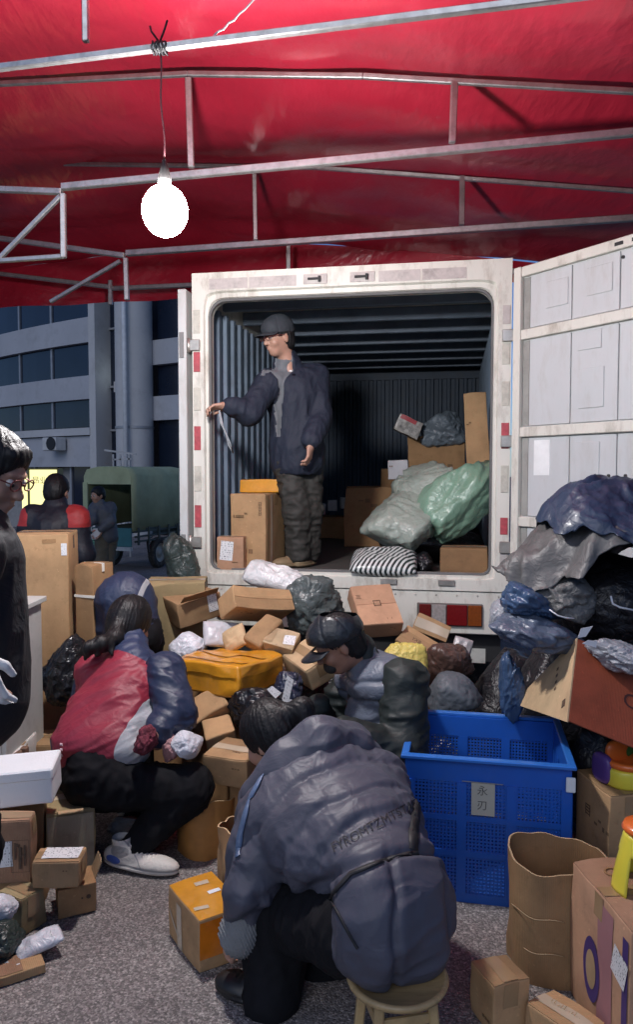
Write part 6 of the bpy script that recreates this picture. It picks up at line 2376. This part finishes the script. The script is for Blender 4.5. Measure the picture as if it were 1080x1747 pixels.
# knitted cuff
S = field([A(412, 1590, 2.29)], .12, .0045)
S.ell(A(409, 1590, 2.28), (.066, .06, .068), upB, .02)
S.cap(A(420, 1560, 2.29), A(412, 1600, 2.28), .055, .055, .02)
v, f, n = cloth_mesh(S, 1)
v = v + n * (.0032 * np.sin((v @ unit((.85, .3, .35))) * 2 * math.pi / .0085))[:, None]
finish('knit_cuff', v, f, mat('grey_knit', (.19, .195, .20), .85, bump=.3, bscale=120), w1)
tx_o, tx_e = A(574, 1445, 2.25), A(708, 1372, 2.35)
U_ = unit(tx_e - tx_o)
N_ = unit(CAMP - (tx_o + tx_e) / 2)
V_ = unit(np.cross(N_, U_))
drape_text(coat1, 'FYROMTZMTSTAS', .036, (tx_o + tx_e) / 2, U_, V_, N_, mat('coat_ink', (.012, .012, .016), .6), lift=.004)
# black strap and bag strap over the waist
def ribbon(root, target, pix, Y, w, material, name, lift=.004):
    from mathutils.bvhtree import BVHTree
    bpy.context.view_layer.update()
    Mw = target.matrix_world
    bv = BVHTree.FromPolygons([Mw @ v_.co for v_ in target.data.vertices], [tuple(p.vertices) for p in target.data.polygons])
    pts_ = []
    for i in range(len(pix) - 1):
        for t in np.linspace(0, 1, 7)[:-1 if i < len(pix) - 2 else None]:
            x = pix[i][0] * (1 - t) + pix[i + 1][0] * t
            y = pix[i][1] * (1 - t) + pix[i + 1][1] * t
            d = Vector(ray(x, y)).normalized()
            hit, nn, _, _ = bv.ray_cast(Vector(CAMP), d)
            pts_.append((hit + nn * lift, nn) if hit is not None else (Vector(P(x, y, Y)), -d))
    Mi_ = root.matrix_world.inverted()
    V, Fc = [], []
    for i, (p, nn) in enumerate(pts_):
        d = (pts_[min(i + 1, len(pts_) - 1)][0] - pts_[max(i - 1, 0)][0]).normalized()
        sd = d.cross(nn).normalized()
        for s_ in (-1, 1):
            for tt in (0, .003):
                V.append(Mi_ @ (p + sd * w * s_ / 2 + nn * tt))
    for i in range(len(pts_) - 1):
        a = i * 4
        for q in ((0, 1, 5, 4), (1, 3, 7, 5), (3, 2, 6, 7), (2, 0, 4, 6)):
            Fc.append(tuple(a + k_ for k_ in q))
    return new_obj(name, mesh_of(V, Fc, True), material, root)
ribbon(w1, coat1, [(552, 1240), (500, 1276), (452, 1318), (426, 1366), (409, 1430), (407, 1462)], 2.4, .020, mat('blue_lining', (.10, .15, .26), .45, bump=.2), 'hood_edge')
strapm = mat('black_webbing', (.012, .012, .014), .6)
ribbon(w1, coat1, [(712, 1372), (706, 1410), (704, 1450)], 2.2, .030, strapm, 'bag_strap')
ribbon(w1, coat1, [(510, 1610), (552, 1545), (600, 1492), (660, 1468), (712, 1455)], 2.15, .014, strapm, 'waist_strap')
ribbon(w1, coat1, [(561, 1526), (590, 1580), (612, 1618)], 2.0, .006, strapm, 'pocket_zip')
hair_cap(w1, hc1, B1, 1.0, 1.16, extra=[([hw(hc1, B1, (.0, -.10, .05)), hw(hc1, B1, (.03, -.16, .04)), A(525, 1240, 2.60)], [.035, .036, .025])], seed=4)
tag(w1, 'person in a grey puffer coat crouched on a low stool, back to the camera', 'person')

# ---------------------------------------------------------------- woman in the red, navy and grey jacket
w2 = empty('person', (-1.0, 3.15, 0))
hc2 = A(222, 1066, 3.58)
B2 = basis((.35, .85, -.42))
J2 = dict(pel=A(172, 1318, 3.14), chest=A(215, 1175, 3.34), neck=A(224, 1108, 3.48),
          shL=A(160, 1150, 3.42), elL=A(150, 1225, 3.62), wrL=A(250, 1260, 3.60),
          shR=A(280, 1150, 3.34), elR=A(300, 1222, 3.22), wrR=A(256, 1258, 3.08),
          hipL=A(150, 1335, 3.22), knL=A(255, 1345, 3.50), anL=A(225, 1420, 3.36),
          hipR=A(205, 1338, 3.10), knR=A(325, 1345, 3.12), anR=A(224, 1450, 3.06))
body(w2, J2, hc2, B2, SKIN, 1.0, .009, hands=[(J2['wrR'], (.3, .6, -.5), (-.3, .5, .3), 1, .8)])
legs(w2, J2, BLACKCLOTH, [.098, .088, .058], .150, amp=.007, seed=6)
def sneaker_mask(q, L):
    y, z = q[:, 1] / L, q[:, 2]
    blue = 1.0 - (((y - .17) / .11) ** 2 + ((z - .042) / .017) ** 2)
    grey = np.maximum(np.maximum(1.0 - (((y - .25) / .13) ** 2 + ((z - .078) / .022) ** 2), .004 - np.abs(z - .027)) * 1.0,
                      np.where(z > .03, .010 - np.abs(y - .52 + (z - .05) * 3.0) * 1.0, -1) * 1.0)
    return [grey, blue]
SNK = masked('sneaker', [(.62, .58, .53), (.34, .33, .32), (.06, .12, .42)], .55, .3, 70)
hl = A(180, 1497, 3.06)
hl[2] = .012
te = A(301, 1512, 2.98)
te[2] = .0
shoe(w2, hl, te, SNK, w=.05, hgt=.085, h=.005, name='sneaker', mask=sneaker_mask)
h2 = A(200, 1425, 3.40)
h2[2] = 0.0
shoe(w2, h2, h2 + np.array([.22, .05, 0]), MATS['dull_poly'], w=.045, name='sneaker')
S = field([J2['pel'], J2['neck'], J2['shL'], J2['shR'], J2['wrR'], J2['elL'], J2['wrL']], .26, .007)
sp2 = unit(J2['neck'] - J2['pel'])
lat2 = unit((J2['shR'] - J2['shL']) - sp2 * np.dot(J2['shR'] - J2['shL'], sp2))
out2 = np.cross(lat2, sp2)
Bt2 = np.array([lat2, sp2, out2])
S.ell(A(170, 1270, 3.18), (.212, .13, .14), Bt2, .06)
S.ell(A(188, 1220, 3.26), (.200, .15, .13), Bt2, .06)
S.ell(A(212, 1170, 3.36), (.175, .13, .13), Bt2, .06)
S.ell(A(222, 1130, 3.43), (.135, .08, .10), Bt2, .05)
S.cap(A(222, 1118, 3.45), A(224, 1100, 3.50), .085, .075, .03)
S.cap(J2['shR'], J2['shR'] * .6 + J2['elR'] * .4, .080, .055, .03)
S.chain([J2['shL'], J2['elL'], J2['wrL']], [.088, .075, .05], .03)
# hem cut just over the seat
S.ell(A(178, 1392, 3.14), (.34, .125, .34), Bt2, .01, True)
v, f, n = cloth_mesh(S, 2)
v = wrinkle(v, n, .0065, 9, 11, unit(lat2 * .85 + sp2 * .5), .22)
n = normals(v, f)
v = wrinkle(v, n, .0055, 21, 12, unit(lat2 * .85 + sp2 * .45), .16)
v = v + n * (.006 * fbm(v * 7, 12, 2))[:, None]
t_ = (v - J2['pel']) @ sp2
l_ = (v - J2['pel']) @ lat2
Lsp = np.linalg.norm(J2['neck'] - J2['pel'])
pa, pb = A(268, 1150, 3.26) - J2['pel'], A(192, 1275, 3.03) - J2['pel']
ta, la, tb_, lb = pa @ sp2, pa @ lat2, pb @ sp2, pb @ lat2
edge_l = np.interp(t_, [tb_ - .2, tb_, ta, ta + .1], [lb - .01, lb, la, la + .02])
m_grey = np.minimum(l_ - edge_l, ta - t_)
m_navy = np.maximum(t_ - (.90 * Lsp - .30 * np.clip(l_, 0, .2)), .88 * 0 + (-l_ - .215))
JK2 = masked('red_jacket', [(.24, .018, .038), (.40, .41, .43), (.020, .032, .08)], .55, .12, 40, .1)
jk2 = finish('jacket', v, f, JK2, w2, [m_grey, m_navy])
S = field([J2['shR'], J2['elR'], J2['wrR']], .2, .007)
S.chain([J2['shR'], J2['elR'], A(264, 1252, 3.12)], [.092, .080, .054], .03)
v, f, n = cloth_mesh(S, 2)
v = wrinkle(v, n, .007, 10, 14, unit(lat2 - sp2 * .4), .4)
v = wrinkle(v, normals(v, f), .005, 24, 15, unit(lat2 - sp2 * .3), .2)
finish('sleeve', v, f, mat('navy_sleeve', (.016, .025, .06), .5, var=.12, bump=.10, bscale=40, crinkle=.16, cscale=9), w2)
# maroon scarf end held at the hand
blob('scarf', None, None, (0, 0, 0), (.045, .05, .065), mat('maroon_knit', (.14, .02, .035), .85, var=.5, vscale=30, bump=.5), (0, .2, 0), 131, .2, parent=w2).location = tuple(np.array(A(250, 1262, 3.04)) - np.array(w2.location))
dm_ = mat('reflective_dot', (.7, .5, .52), .4)
for i in range(3):
    ribbon(w2, jk2, [(103, 1270 + 9 * i), (107, 1270 + 9 * i)], 3.0, .010, dm_, 'reflective_dot', .002)
tail = [hw(hc2, B2, (0, -.10, .02)), A(196, 1086, 3.42), A(172, 1098, 3.34), A(150, 1104, 3.31), A(135, 1114, 3.33)]
hair_cap(w2, hc2, B2, 1.0, 1.2, extra=[(tail, [.035, .034, .032, .024, .012]), ([A(172, 1098, 3.34), A(165, 1118, 3.31)], [.022, .008]), ([A(185, 1094, 3.36), A(190, 1116, 3.33)], [.022, .008]), ([A(155, 1102, 3.31), A(145, 1125, 3.31)], [.018, .006])], seed=7)
v, f = ico(2)
finish('hair_clip', A(213, 1077, 3.46) + v * .007, f, mat('pearl', (.7, .7, .68), .2), w2)
tag(w2, 'person in a red jacket with grey side panel and white sneaker, sitting on a carton', 'person')

# ---------------------------------------------------------------- man with the leather cap and padded vest
m3 = empty('person', (.3, 3.25, 0))
hc3 = A(578, 1098, 3.24)
B3 = basis((-.86, -.12, -.50))
J3 = dict(pel=A(668, 1335, 3.30), chest=A(650, 1195, 3.32), neck=A(620, 1128, 3.30),
          shL=A(690, 1165, 3.14), elL=A(690, 1290, 3.02), wrL=A(585, 1245, 2.98),
          shR=A(590, 1185, 3.52), elR=A(560, 1265, 3.55), wrR=A(545, 1205, 3.30),
          hipL=A(670, 1340, 3.22), knL=A(590, 1290, 2.95), anL=A(600, 1420, 2.98),
          hipR=A(640, 1335, 3.42), knR=A(560, 1300, 3.30), anR=A(570, 1400, 3.32))
body(m3, J3, hc3, B3, SKIN_D, 1.0, .008, hands=[(J3['wrR'], (-.7, -.2, -.2), (0, .2, -1), -1, .9), (J3['wrL'], (-.8, .1, .1), (0, .3, -1), 1, .9)])
legs(m3, J3, BLACKCLOTH, [.085, .072, .055], .14, seed=8)
for s in 'LR':
    an = J3['an' + s]
    hl3 = np.array([an[0] + .06, an[1] + .02, 0.0])
    shoe(m3, hl3, hl3 + np.array([-.25, -.03, 0]), MATS['black_shoe'], name='shoe')
sp3 = unit(J3['neck'] - J3['pel'])
S = field([J3['pel'], J3['neck'], J3['shL'], J3['shR'], J3['wrL'], J3['wrR'], J3['elL'], J3['elR']], .2, .0075)
S.cap(J3['pel'], J3['chest'], .13, .14, .05)
S.chain([J3['shL'], J3['elL'], J3['wrL']], [.105, .088, .050], .03)
S.chain([J3['shR'], J3['elR'], J3['wrR']], [.095, .08, .048], .03)
S.cap(J3['neck'], A(612, 1108, 3.29), .068, .066, .02)
v, f, n = cloth_mesh(S, 2)
v = wrinkle(v, n, .008, 9, 15, sp3, 2.0)
finish('jacket', v, f, mat('dark_green_jacket', (.012, .018, .017), .6, var=.3, bump=.1, bscale=40, crinkle=.16, cscale=9), m3)
S = field([J3['pel'], J3['neck'], J3['shL'], J3['shR']], .24, .007)
S.ell(A(665, 1300, 3.28), (.17, .18, .16), None, .06)
S.ell(A(655, 1225, 3.28), (.172, .195, .14), None, .06)
S.ell(A(652, 1162, 3.28), (.155, .195, .115), None, .06)
S.cap(J3['shL'] * .6 + J3['neck'] * .4 , J3['shR'] * .6 + J3['neck'] * .4, .088, .085, .05)
S.cap(J3['neck'], A(617, 1120, 3.30), .088, .080, .03)
v, f, n = cloth_mesh(S, 2)
t_ = (v - J3['pel']) @ sp3
ph = ((t_ + .008 * fbm(v * 9, 2, 2)) / .085) % 1
v = v - n * (.012 * np.exp(-(np.minimum(ph, 1 - ph) * .085 / .010) ** 2))[:, None]
v = v + n * (.006 * fbm(v * 11, 6, 3))[:, None]
finish('vest', v, f, mat('slate_vest', (.105, .12, .155), .48, var=.1, bump=.08, bscale=50, crinkle=.25), m3)
LEATH = mat('black_leather', (.016, .018, .022), .33, var=.3, vscale=14, bump=.25, bscale=70)
hair_cap(m3, hc3, B3, 1.0, 1.05, seed=9)
baseball_cap(m3, hc3, B3, LEATH, 1.10, .060)
# dark mask pulled over the mouth
S = field([hw(hc3, B3, (0, .09, -.06))], .08, .006)
S.ell(hw(hc3, B3, (0, .075, -.066)), (.045, .036, .034), B3, .01)
v, f, n = cloth_mesh(S, 1)
finish('face_mask', v, f, mat('dark_mask', (.02, .02, .02), .8), m3)
eyes(m3, hc3, B3)
tag(m3, 'person in a black leather cap and slate padded vest sorting the heap', 'person')

# ---------------------------------------------------------------- man standing in the truck
m1 = empty('person', (float(A(508, 960, 5.06)[0]), 5.06, .99))
hc = A(475, 576, 5.02)
Bm = basis((-.76, -.58, -.20))
J = dict(pel=A(510, 772, 5.10), chest=A(498, 668, 5.10), neck=A(490, 618, 5.08),
         shL=A(537, 643, 5.13), elL=A(546, 712, 5.04), wrL=A(530, 757, 4.88),
         shR=A(458, 655, 5.02), elR=A(425, 705, 4.90), wrR=A(388, 692, 4.82),
         hipL=A(524, 785, 5.14), knL=A(527, 872, 5.10), anL=A(526, 945, 5.12),
         hipR=A(494, 785, 5.08), knR=A(506, 870, 5.03), anR=A(509, 948, 5.03))
body(m1, J, hc, Bm, SKIN, .98, .007, hands=[(J['wrL'], (-.10, -.1, -1), (-.9, .3, 0), 1, .9), (J['wrR'], (-1, -.2, -.1), (.1, -.3, -1), -1, 1.0)])
TROUS = mat('brown_trousers', (.028, .026, .022), .75, var=.25, bump=.3, bscale=18)
legs(m1, J, TROUS, [.10, .088, .072], .13, amp=.009, seed=12)
BOOT = mat('tan_boot', (.22, .155, .085), .7, var=.25, dirt=.3)
for s, dx in (('L', (-.12, -.20)), ('R', (-.20, -.13))):
    an = J['an' + s]
    hl_ = np.array([an[0] + .04, an[1] + .05, .99])
    shoe(m1, hl_, hl_ + np.array([dx[0], dx[1], 0]), BOOT, w=.05, name='boot')
S = field([J['pel'], J['neck'], J['shL'], J['shR'], J['wrR'], J['wrL'], A(510, 812, 5.1)], .26, .0075)
up_ = np.array([unit((.9, -.35, 0)), unit((.35, .9, 0)), (0, 0, 1)])
S.ell(A(499, 672, 5.10), (.185, .13, .17), up_, .05)
S.cap(A(503, 700, 5.10), A(508, 790, 5.10), .155, .165, .05)
S.ell(A(507, 770, 5.10), (.18, .15, .16), up_, .05)
S.cap(J['shL'], J['shR'], .085, .08, .05)
S.chain([J['shL'], J['elL'], A(533, 750, 4.90)], [.085, .075, .060], .03)
S.chain([J['shR'], J['elR'], A(394, 692, 4.83)], [.080, .070, .050], .03)
S.cap(J['neck'], A(489, 613, 5.08), .082, .072, .03)
S.ell(A(508, 862, 5.10), (.5, .5, .215), None, .008, True)
v, f, n = cloth_mesh(S, 2)
v = wrinkle(v, n, .007, 7, 21, (0, 0, 1), .3)
v = wrinkle(v, normals(v, f), .005, 17, 23, unit((.3, 0, 1)), .35)
v = v + n * (.006 * fbm(v * 7, 22, 3))[:, None]
fr_ = unit((-.72, -.62, 0))
lf_ = unit((-.62, .72, 0))
q = v - A(495, 690, 5.1)
front = (q @ fr_) > .04
lt = q @ lf_
zz = q[:, 2]
arm_d = np.minimum(seg_d(v, J['shR'], J['elR']), seg_d(v, J['elR'], J['wrR']))
fld = np.minimum(.026 + .030 * np.clip((zz + .22) / .45, 0, 1) - np.abs(lt + .035), np.minimum(zz + .22, np.minimum((q @ fr_) - .04, arm_d - .10)))
opn = fld > 0
mk = fld
v = v - n * (np.where(opn, .016, 0))[:, None]
finish('coat', v, f, masked('navy_coat', [(.009, .014, .030), (.13, .14, .155)], .75, .15, 40, .12), m1, mk)
v, f = ico(2)
badge = A(496, 633, 4.90)
finish('badge', badge + v * np.array([.012, .012, .008]), f, mat('badge_white', (.75, .75, .75), .3), m1)
hair_cap(m1, hc, Bm, .98, 1.05, seed=13)
baseball_cap(m1, hc + Bm[2] * .012, Bm, mat('grey_cap', (.030, .036, .045), .8, var=.15, bump=.2), 1.0, .062)
glasses(m1, hc, Bm, (.18, .03, .03))
eyes(m1, hc, Bm, .98)
tag(m1, 'person in a dark navy coat, cap and glasses standing in the truck', 'person')
# rope in his hand
rp = [A(374, 700, 4.80), A(376, 722, 4.80), A(384, 735, 4.82), A(388, 750, 4.82), A(384, 735, 4.80), A(390, 760, 4.82), A(397, 772, 4.84), A(392, 755, 4.80), A(380, 728, 4.79), A(375, 705, 4.79)]
tag(MB().tube(rp, .006, 6).build('rope', mat('rope_grey', (.3, .32, .34), .8), None, True), 'loop of grey rope hanging from the hand in the truck', 'rope')

# ---------------------------------------------------------------- man with glasses at the left edge
m4 = empty('person', (-.98, 2.12, 0))
hc4 = A(-16, 806, 2.20)
B4 = basis((.84, -.16, -.40))
J4 = dict(pel=A(-70, 1200, 2.15), chest=A(-60, 980, 2.14), neck=A(-34, 902, 2.15),
          shL=A(-85, 935, 2.34), elL=A(-60, 1100, 2.38), wrL=A(10, 1130, 2.40),
          shR=A(-55, 945, 1.98), elR=A(-70, 1060, 1.93), wrR=A(-40, 1105, 1.94),
          hipL=A(-70, 1250, 2.24), knL=A(-130, 1450, 2.28), anL=A(-190, 1600, 2.30),
          hipR=A(-80, 1250, 2.06), knR=A(-140, 1450, 2.06), anR=A(-200, 1650, 2.06))
for s in 'LR':
    J4['an' + s][2] = .09
    J4['kn' + s] = np.array([J4['pel'][0] - .03, J4['kn' + s][1], .48])
    J4['an' + s] = np.array([J4['pel'][0] - .07, J4['an' + s][1], .09])
body(m4, J4, hc4, B4, SKIN, 1.0, .008, hands=[(J4['wrR'], (.25, .1, -1), (.5, 1, 0), 1, .5)])
legs(m4, J4, BLACKCLOTH, [.09, .075, .062], .14, seed=14)
for s in 'LR':
    an = J4['an' + s]
    hl4 = np.array([an[0] - .06, an[1], 0.0])
    shoe(m4, hl4, hl4 + np.array([.16, .21, 0]), MATS['black_shoe'], name='shoe')
S = field([J4['pel'], J4['neck'], J4['shL'], J4['shR'], J4['elL'], J4['elR'], J4['wrL'], J4['wrR'], A(-60, 1245, 2.15)], .24, .008)
S.cap(A(-48, 960, 2.14), A(-50, 1190, 2.15), .135, .158, .06)
S.cap(J4['shL'], J4['shR'], .085, .085, .05)
S.chain([J4['shL'], J4['elL'], J4['wrL']], [.08, .07, .055], .03)
S.chain([J4['shR'], J4['elR'], A(-46, 1090, 1.94)], [.08, .07, .050], .03)
S.cap(J4['neck'], A(-32, 893, 2.16), .078, .068, .03)
v, f, n = cloth_mesh(S, 2)
v = wrinkle(v, n, .006, 9, 31, unit((.3, .2, 1)), .5)
q = v - A(-50, 1000, 2.14)
mk = np.full(len(v), -1.0)
finish('coat', v, f, masked('black_coat', [(.010, .011, .016), (.06, .065, .085)], .75, .15, 40), m4, mk)
S = field([J4['wrR']], .16, .006)
add_hand(S, J4['wrR'], (.25, .1, -1), (.5, 1, 0), 1, .5, 1.12)
v, f = S.mesh(1)
finish('glove', v, f, mat('white_glove', (.66, .66, .66), .9, bump=.3), m4)
hair_cap(m4, hc4, B4, 1.0, 1.12, extra=[([hw(hc4, B4, (-.035, .060, .085)), hw(hc4, B4, (.035, .062, .085))], [.018, .018])], seed=15)
glasses(m4, hc4, B4, (.2, .08, .07))
eyes(m4, hc4, B4)
tag(m4, 'person with black hair and glasses in a black coat at the left edge', 'person')

# ---------------------------------------------------------------- person bending in a navy jacket behind the red one
m5 = empty('person', (-.95, 3.98, 0))
hc5 = A(190, 1100, 4.15)
B5 = basis((-.2, .3, -.9))
J5 = dict(pel=A(228, 1085, 3.92), chest=A(215, 1025, 3.95), neck=A(200, 1062, 4.10),
          shL=A(190, 1020, 3.92), elL=A(180, 1100, 4.0), wrL=A(180, 1170, 4.1),
          shR=A(240, 1030, 4.05), elR=A(235, 1110, 4.12), wrR=A(215, 1180, 4.2),
          hipL=A(215, 1100, 3.85), knL=A(215, 1200, 3.9), anL=A(220, 1300, 3.9),
          hipR=A(245, 1100, 3.98), knR=A(245, 1200, 4.0), anR=A(245, 1300, 4.0))
for s in 'LR':
    J5['an' + s][2] = .09
body(m5, J5, hc5, B5, SKIN, 1.0, .010)
legs(m5, J5, BLACKCLOTH, [.09, .075, .06], .14, h=.011, seed=16)
for s in 'LR':
    an = J5['an' + s]
    hl5 = np.array([an[0], an[1] - .05, 0.0])
    shoe(m5, hl5, hl5 + np.array([-.05, .26, 0]), MATS['black_shoe'], name='shoe', h=.008)
S = field([J5[a] for a in ('pel', 'chest', 'neck', 'shL', 'shR', 'elL', 'elR', 'wrL', 'wrR')], .22, .009)
S.cap(J5['pel'], J5['chest'], .14, .135, .05)
S.ell(A(216, 1020, 3.96), (.12, .14, .12), None, .05)
S.chain([J5['shL'], J5['elL'], J5['wrL']], [.08, .07, .05], .03)
S.chain([J5['shR'], J5['elR'], J5['wrR']], [.08, .07, .05], .03)
v, f, n = cloth_mesh(S, 2)
v = wrinkle(v, n, .008, 8, 41)
q = v - A(245, 1020, 3.96)
mk = .012 - np.abs(q[:, 0] - .25 * q[:, 2])
finish('jacket', v, f, masked('navy_jacket', [(.018, .028, .065), (.3, .31, .33)], .55, .3, 26), m5, mk)
hair_cap(m5, hc5, B5, 1.0, 1.15, h=.008, seed=17)
tag(m5, 'person in a navy jacket bending over behind the red jacket', 'person')

# ---------------------------------------------------------------- person with red shoulder patches, back turned
m6 = empty('person', (float(A(95, 900, 5.8)[0]), 5.8, 0))
hc6 = A(97, 838, 5.86)
B6 = basis((.15, .95, -.25))
J6 = dict(pel=A(92, 1010, 5.8), chest=A(92, 910, 5.8), neck=A(95, 868, 5.82),
          shL=A(56, 885, 5.8), elL=A(42, 945, 5.78), wrL=A(60, 985, 5.95),
          shR=A(130, 885, 5.8), elR=A(140, 945, 5.78), wrR=A(122, 985, 5.95),
          hipL=A(78, 1025, 5.8), knL=A(78, 1090, 5.8), anL=A(78, 1150, 5.8),
          hipR=A(108, 1025, 5.8), knR=A(108, 1090, 5.8), anR=A(108, 1150, 5.8))
for s in 'LR':
    J6['an' + s][2] = .09
    J6['kn' + s][2] = .46
body(m6, J6, hc6, B6, SKIN, 1.0, .011)
legs(m6, J6, BLACKCLOTH, [.09, .075, .06], .13, h=.012, seed=18)
for s in 'LR':
    an = J6['an' + s]
    hl6 = np.array([an[0], an[1] - .06, 0.0])
    shoe(m6, hl6, hl6 + np.array([0, .26, 0]), MATS['black_shoe'], name='shoe', h=.009)
S = field([J6[a] for a in ('pel', 'neck', 'shL', 'shR', 'elL', 'elR', 'wrL', 'wrR')], .24, .010)
S.cap(A(92, 905, 5.8), A(92, 1000, 5.8), .165, .17, .06)
S.cap(J6['shL'], J6['shR'], .095, .095, .05)
S.cap(J6['neck'], A(95, 862, 5.82), .09, .085, .03)
S.chain([J6['shL'], J6['elL'], J6['wrL']], [.10, .085, .06], .03)
S.chain([J6['shR'], J6['elR'], J6['wrR']], [.10, .085, .06], .03)
v, f, n = cloth_mesh(S, 2)
v = wrinkle(v, n, .009, 7, 43)
dL = seg_d(v, J6['shL'], J6['elL'] * .45 + J6['shL'] * .55)
dR = seg_d(v, J6['shR'], J6['elR'] * .6 + J6['shR'] * .4)
cx6 = v[:, 0] - J6['pel'][0]
mk = np.maximum(np.minimum(np.minimum(.112 - dL, -cx6 - .15), v[:, 2] - J6['shL'][2] + .05), np.minimum(np.minimum(.118 - dR, cx6 - .11), v[:, 2] - J6['shR'][2] + .06))
finish('jacket', v, f, masked('black_red_jacket', [(.012, .013, .022), (.42, .035, .035)], .55, .3, 24), m6, mk)
hair_cap(m6, hc6, B6, 1.0, 1.12, h=.008, seed=19)
tag(m6, 'person seen from behind in a black jacket with red shoulders', 'person')

# ---------------------------------------------------------------- man beside the tricycle
m7 = empty('person', (float(A(178, 900, 11.2)[0]), 11.2, 0))
hc7 = A(166, 845, 11.1)
B7 = basis((-.55, -.8, -.15))
J7 = dict(pel=A(182, 912, 11.2), chest=A(178, 878, 11.15), neck=A(170, 862, 11.15),
          shL=A(187, 866, 11.2), elL=A(188, 890, 11.1), wrL=A(172, 903, 11.0),
          shR=A(162, 868, 11.1), elR=A(158, 886, 11.0), wrR=A(154, 893, 10.95),
          hipL=A(188, 918, 11.25), knL=A(184, 955, 11.2), anL=A(184, 990, 11.2),
          hipR=A(174, 918, 11.15), knR=A(172, 955, 11.1), anR=A(172, 990, 11.1))
for s in 'LR':
    J7['an' + s][2] = .09
body(m7, J7, hc7, B7, SKIN, 1.0, .012, hands=[(J7['wrL'], (-.4, -.2, -.6), (0, -1, 0), 1, .8, 1.25), (J7['wrR'], (-.6, -.2, -.4), (0, -1, 0), -1, .8, 1.25)])
legs(m7, J7, mat('khaki_trousers', (.10, .09, .065), .8, bump=.2), [.10, .09, .08], .13, h=.012, seed=20)
for s in 'LR':
    an = J7['an' + s]
    hl7 = np.array([an[0] + .02, an[1] + .06, 0.0])
    shoe(m7, hl7, hl7 + np.array([-.1, -.24, 0]), MATS['black_shoe'], name='shoe', h=.01)
S = field([J7[a] for a in ('pel', 'neck', 'shL', 'shR', 'elL', 'elR', 'wrL', 'wrR')], .24, .011)
S.cap(J7['chest'], J7['pel'], .145, .15, .06)
S.cap(J7['shL'], J7['shR'], .085, .085, .05)
S.cap(J7['neck'], A(169, 858, 11.12), .08, .075, .03)
S.chain([J7['shL'], J7['elL'], J7['wrL']], [.085, .075, .05], .03)
S.chain([J7['shR'], J7['elR'], J7['wrR']], [.085, .075, .05], .03)
v, f, n = cloth_mesh(S, 2)
v = wrinkle(v, n, .010, 7, 45)
finish('jacket', v, f, mat('grey_jacket', (.085, .095, .115), .6, var=.15, bump=.25), m7)
for s, w_ in (('L', J7['wrL']), ('R', J7['wrR'])):
    S = field([w_], .2, .009)
    add_hand(S, w_, (-.45, -.2, -.5), (0, -1, 0), 1 if s == 'L' else -1, .8, 1.35)
    v, f = S.mesh(1)
    finish('glove', v, f, MATS['white_glove'], m7)
hair_cap(m7, hc7, B7, 1.0, 1.1, h=.009, seed=21)
eyes(m7, hc7, B7)
tag(m7, 'person in a grey jacket and white gloves standing at the tricycle tailgate', 'person')

# ---------------------------------------------------------------- tidy up
for o in bpy.data.objects:
    for k_ in ('_s', '_a'):
        if k_ in o:
            del o[k_]
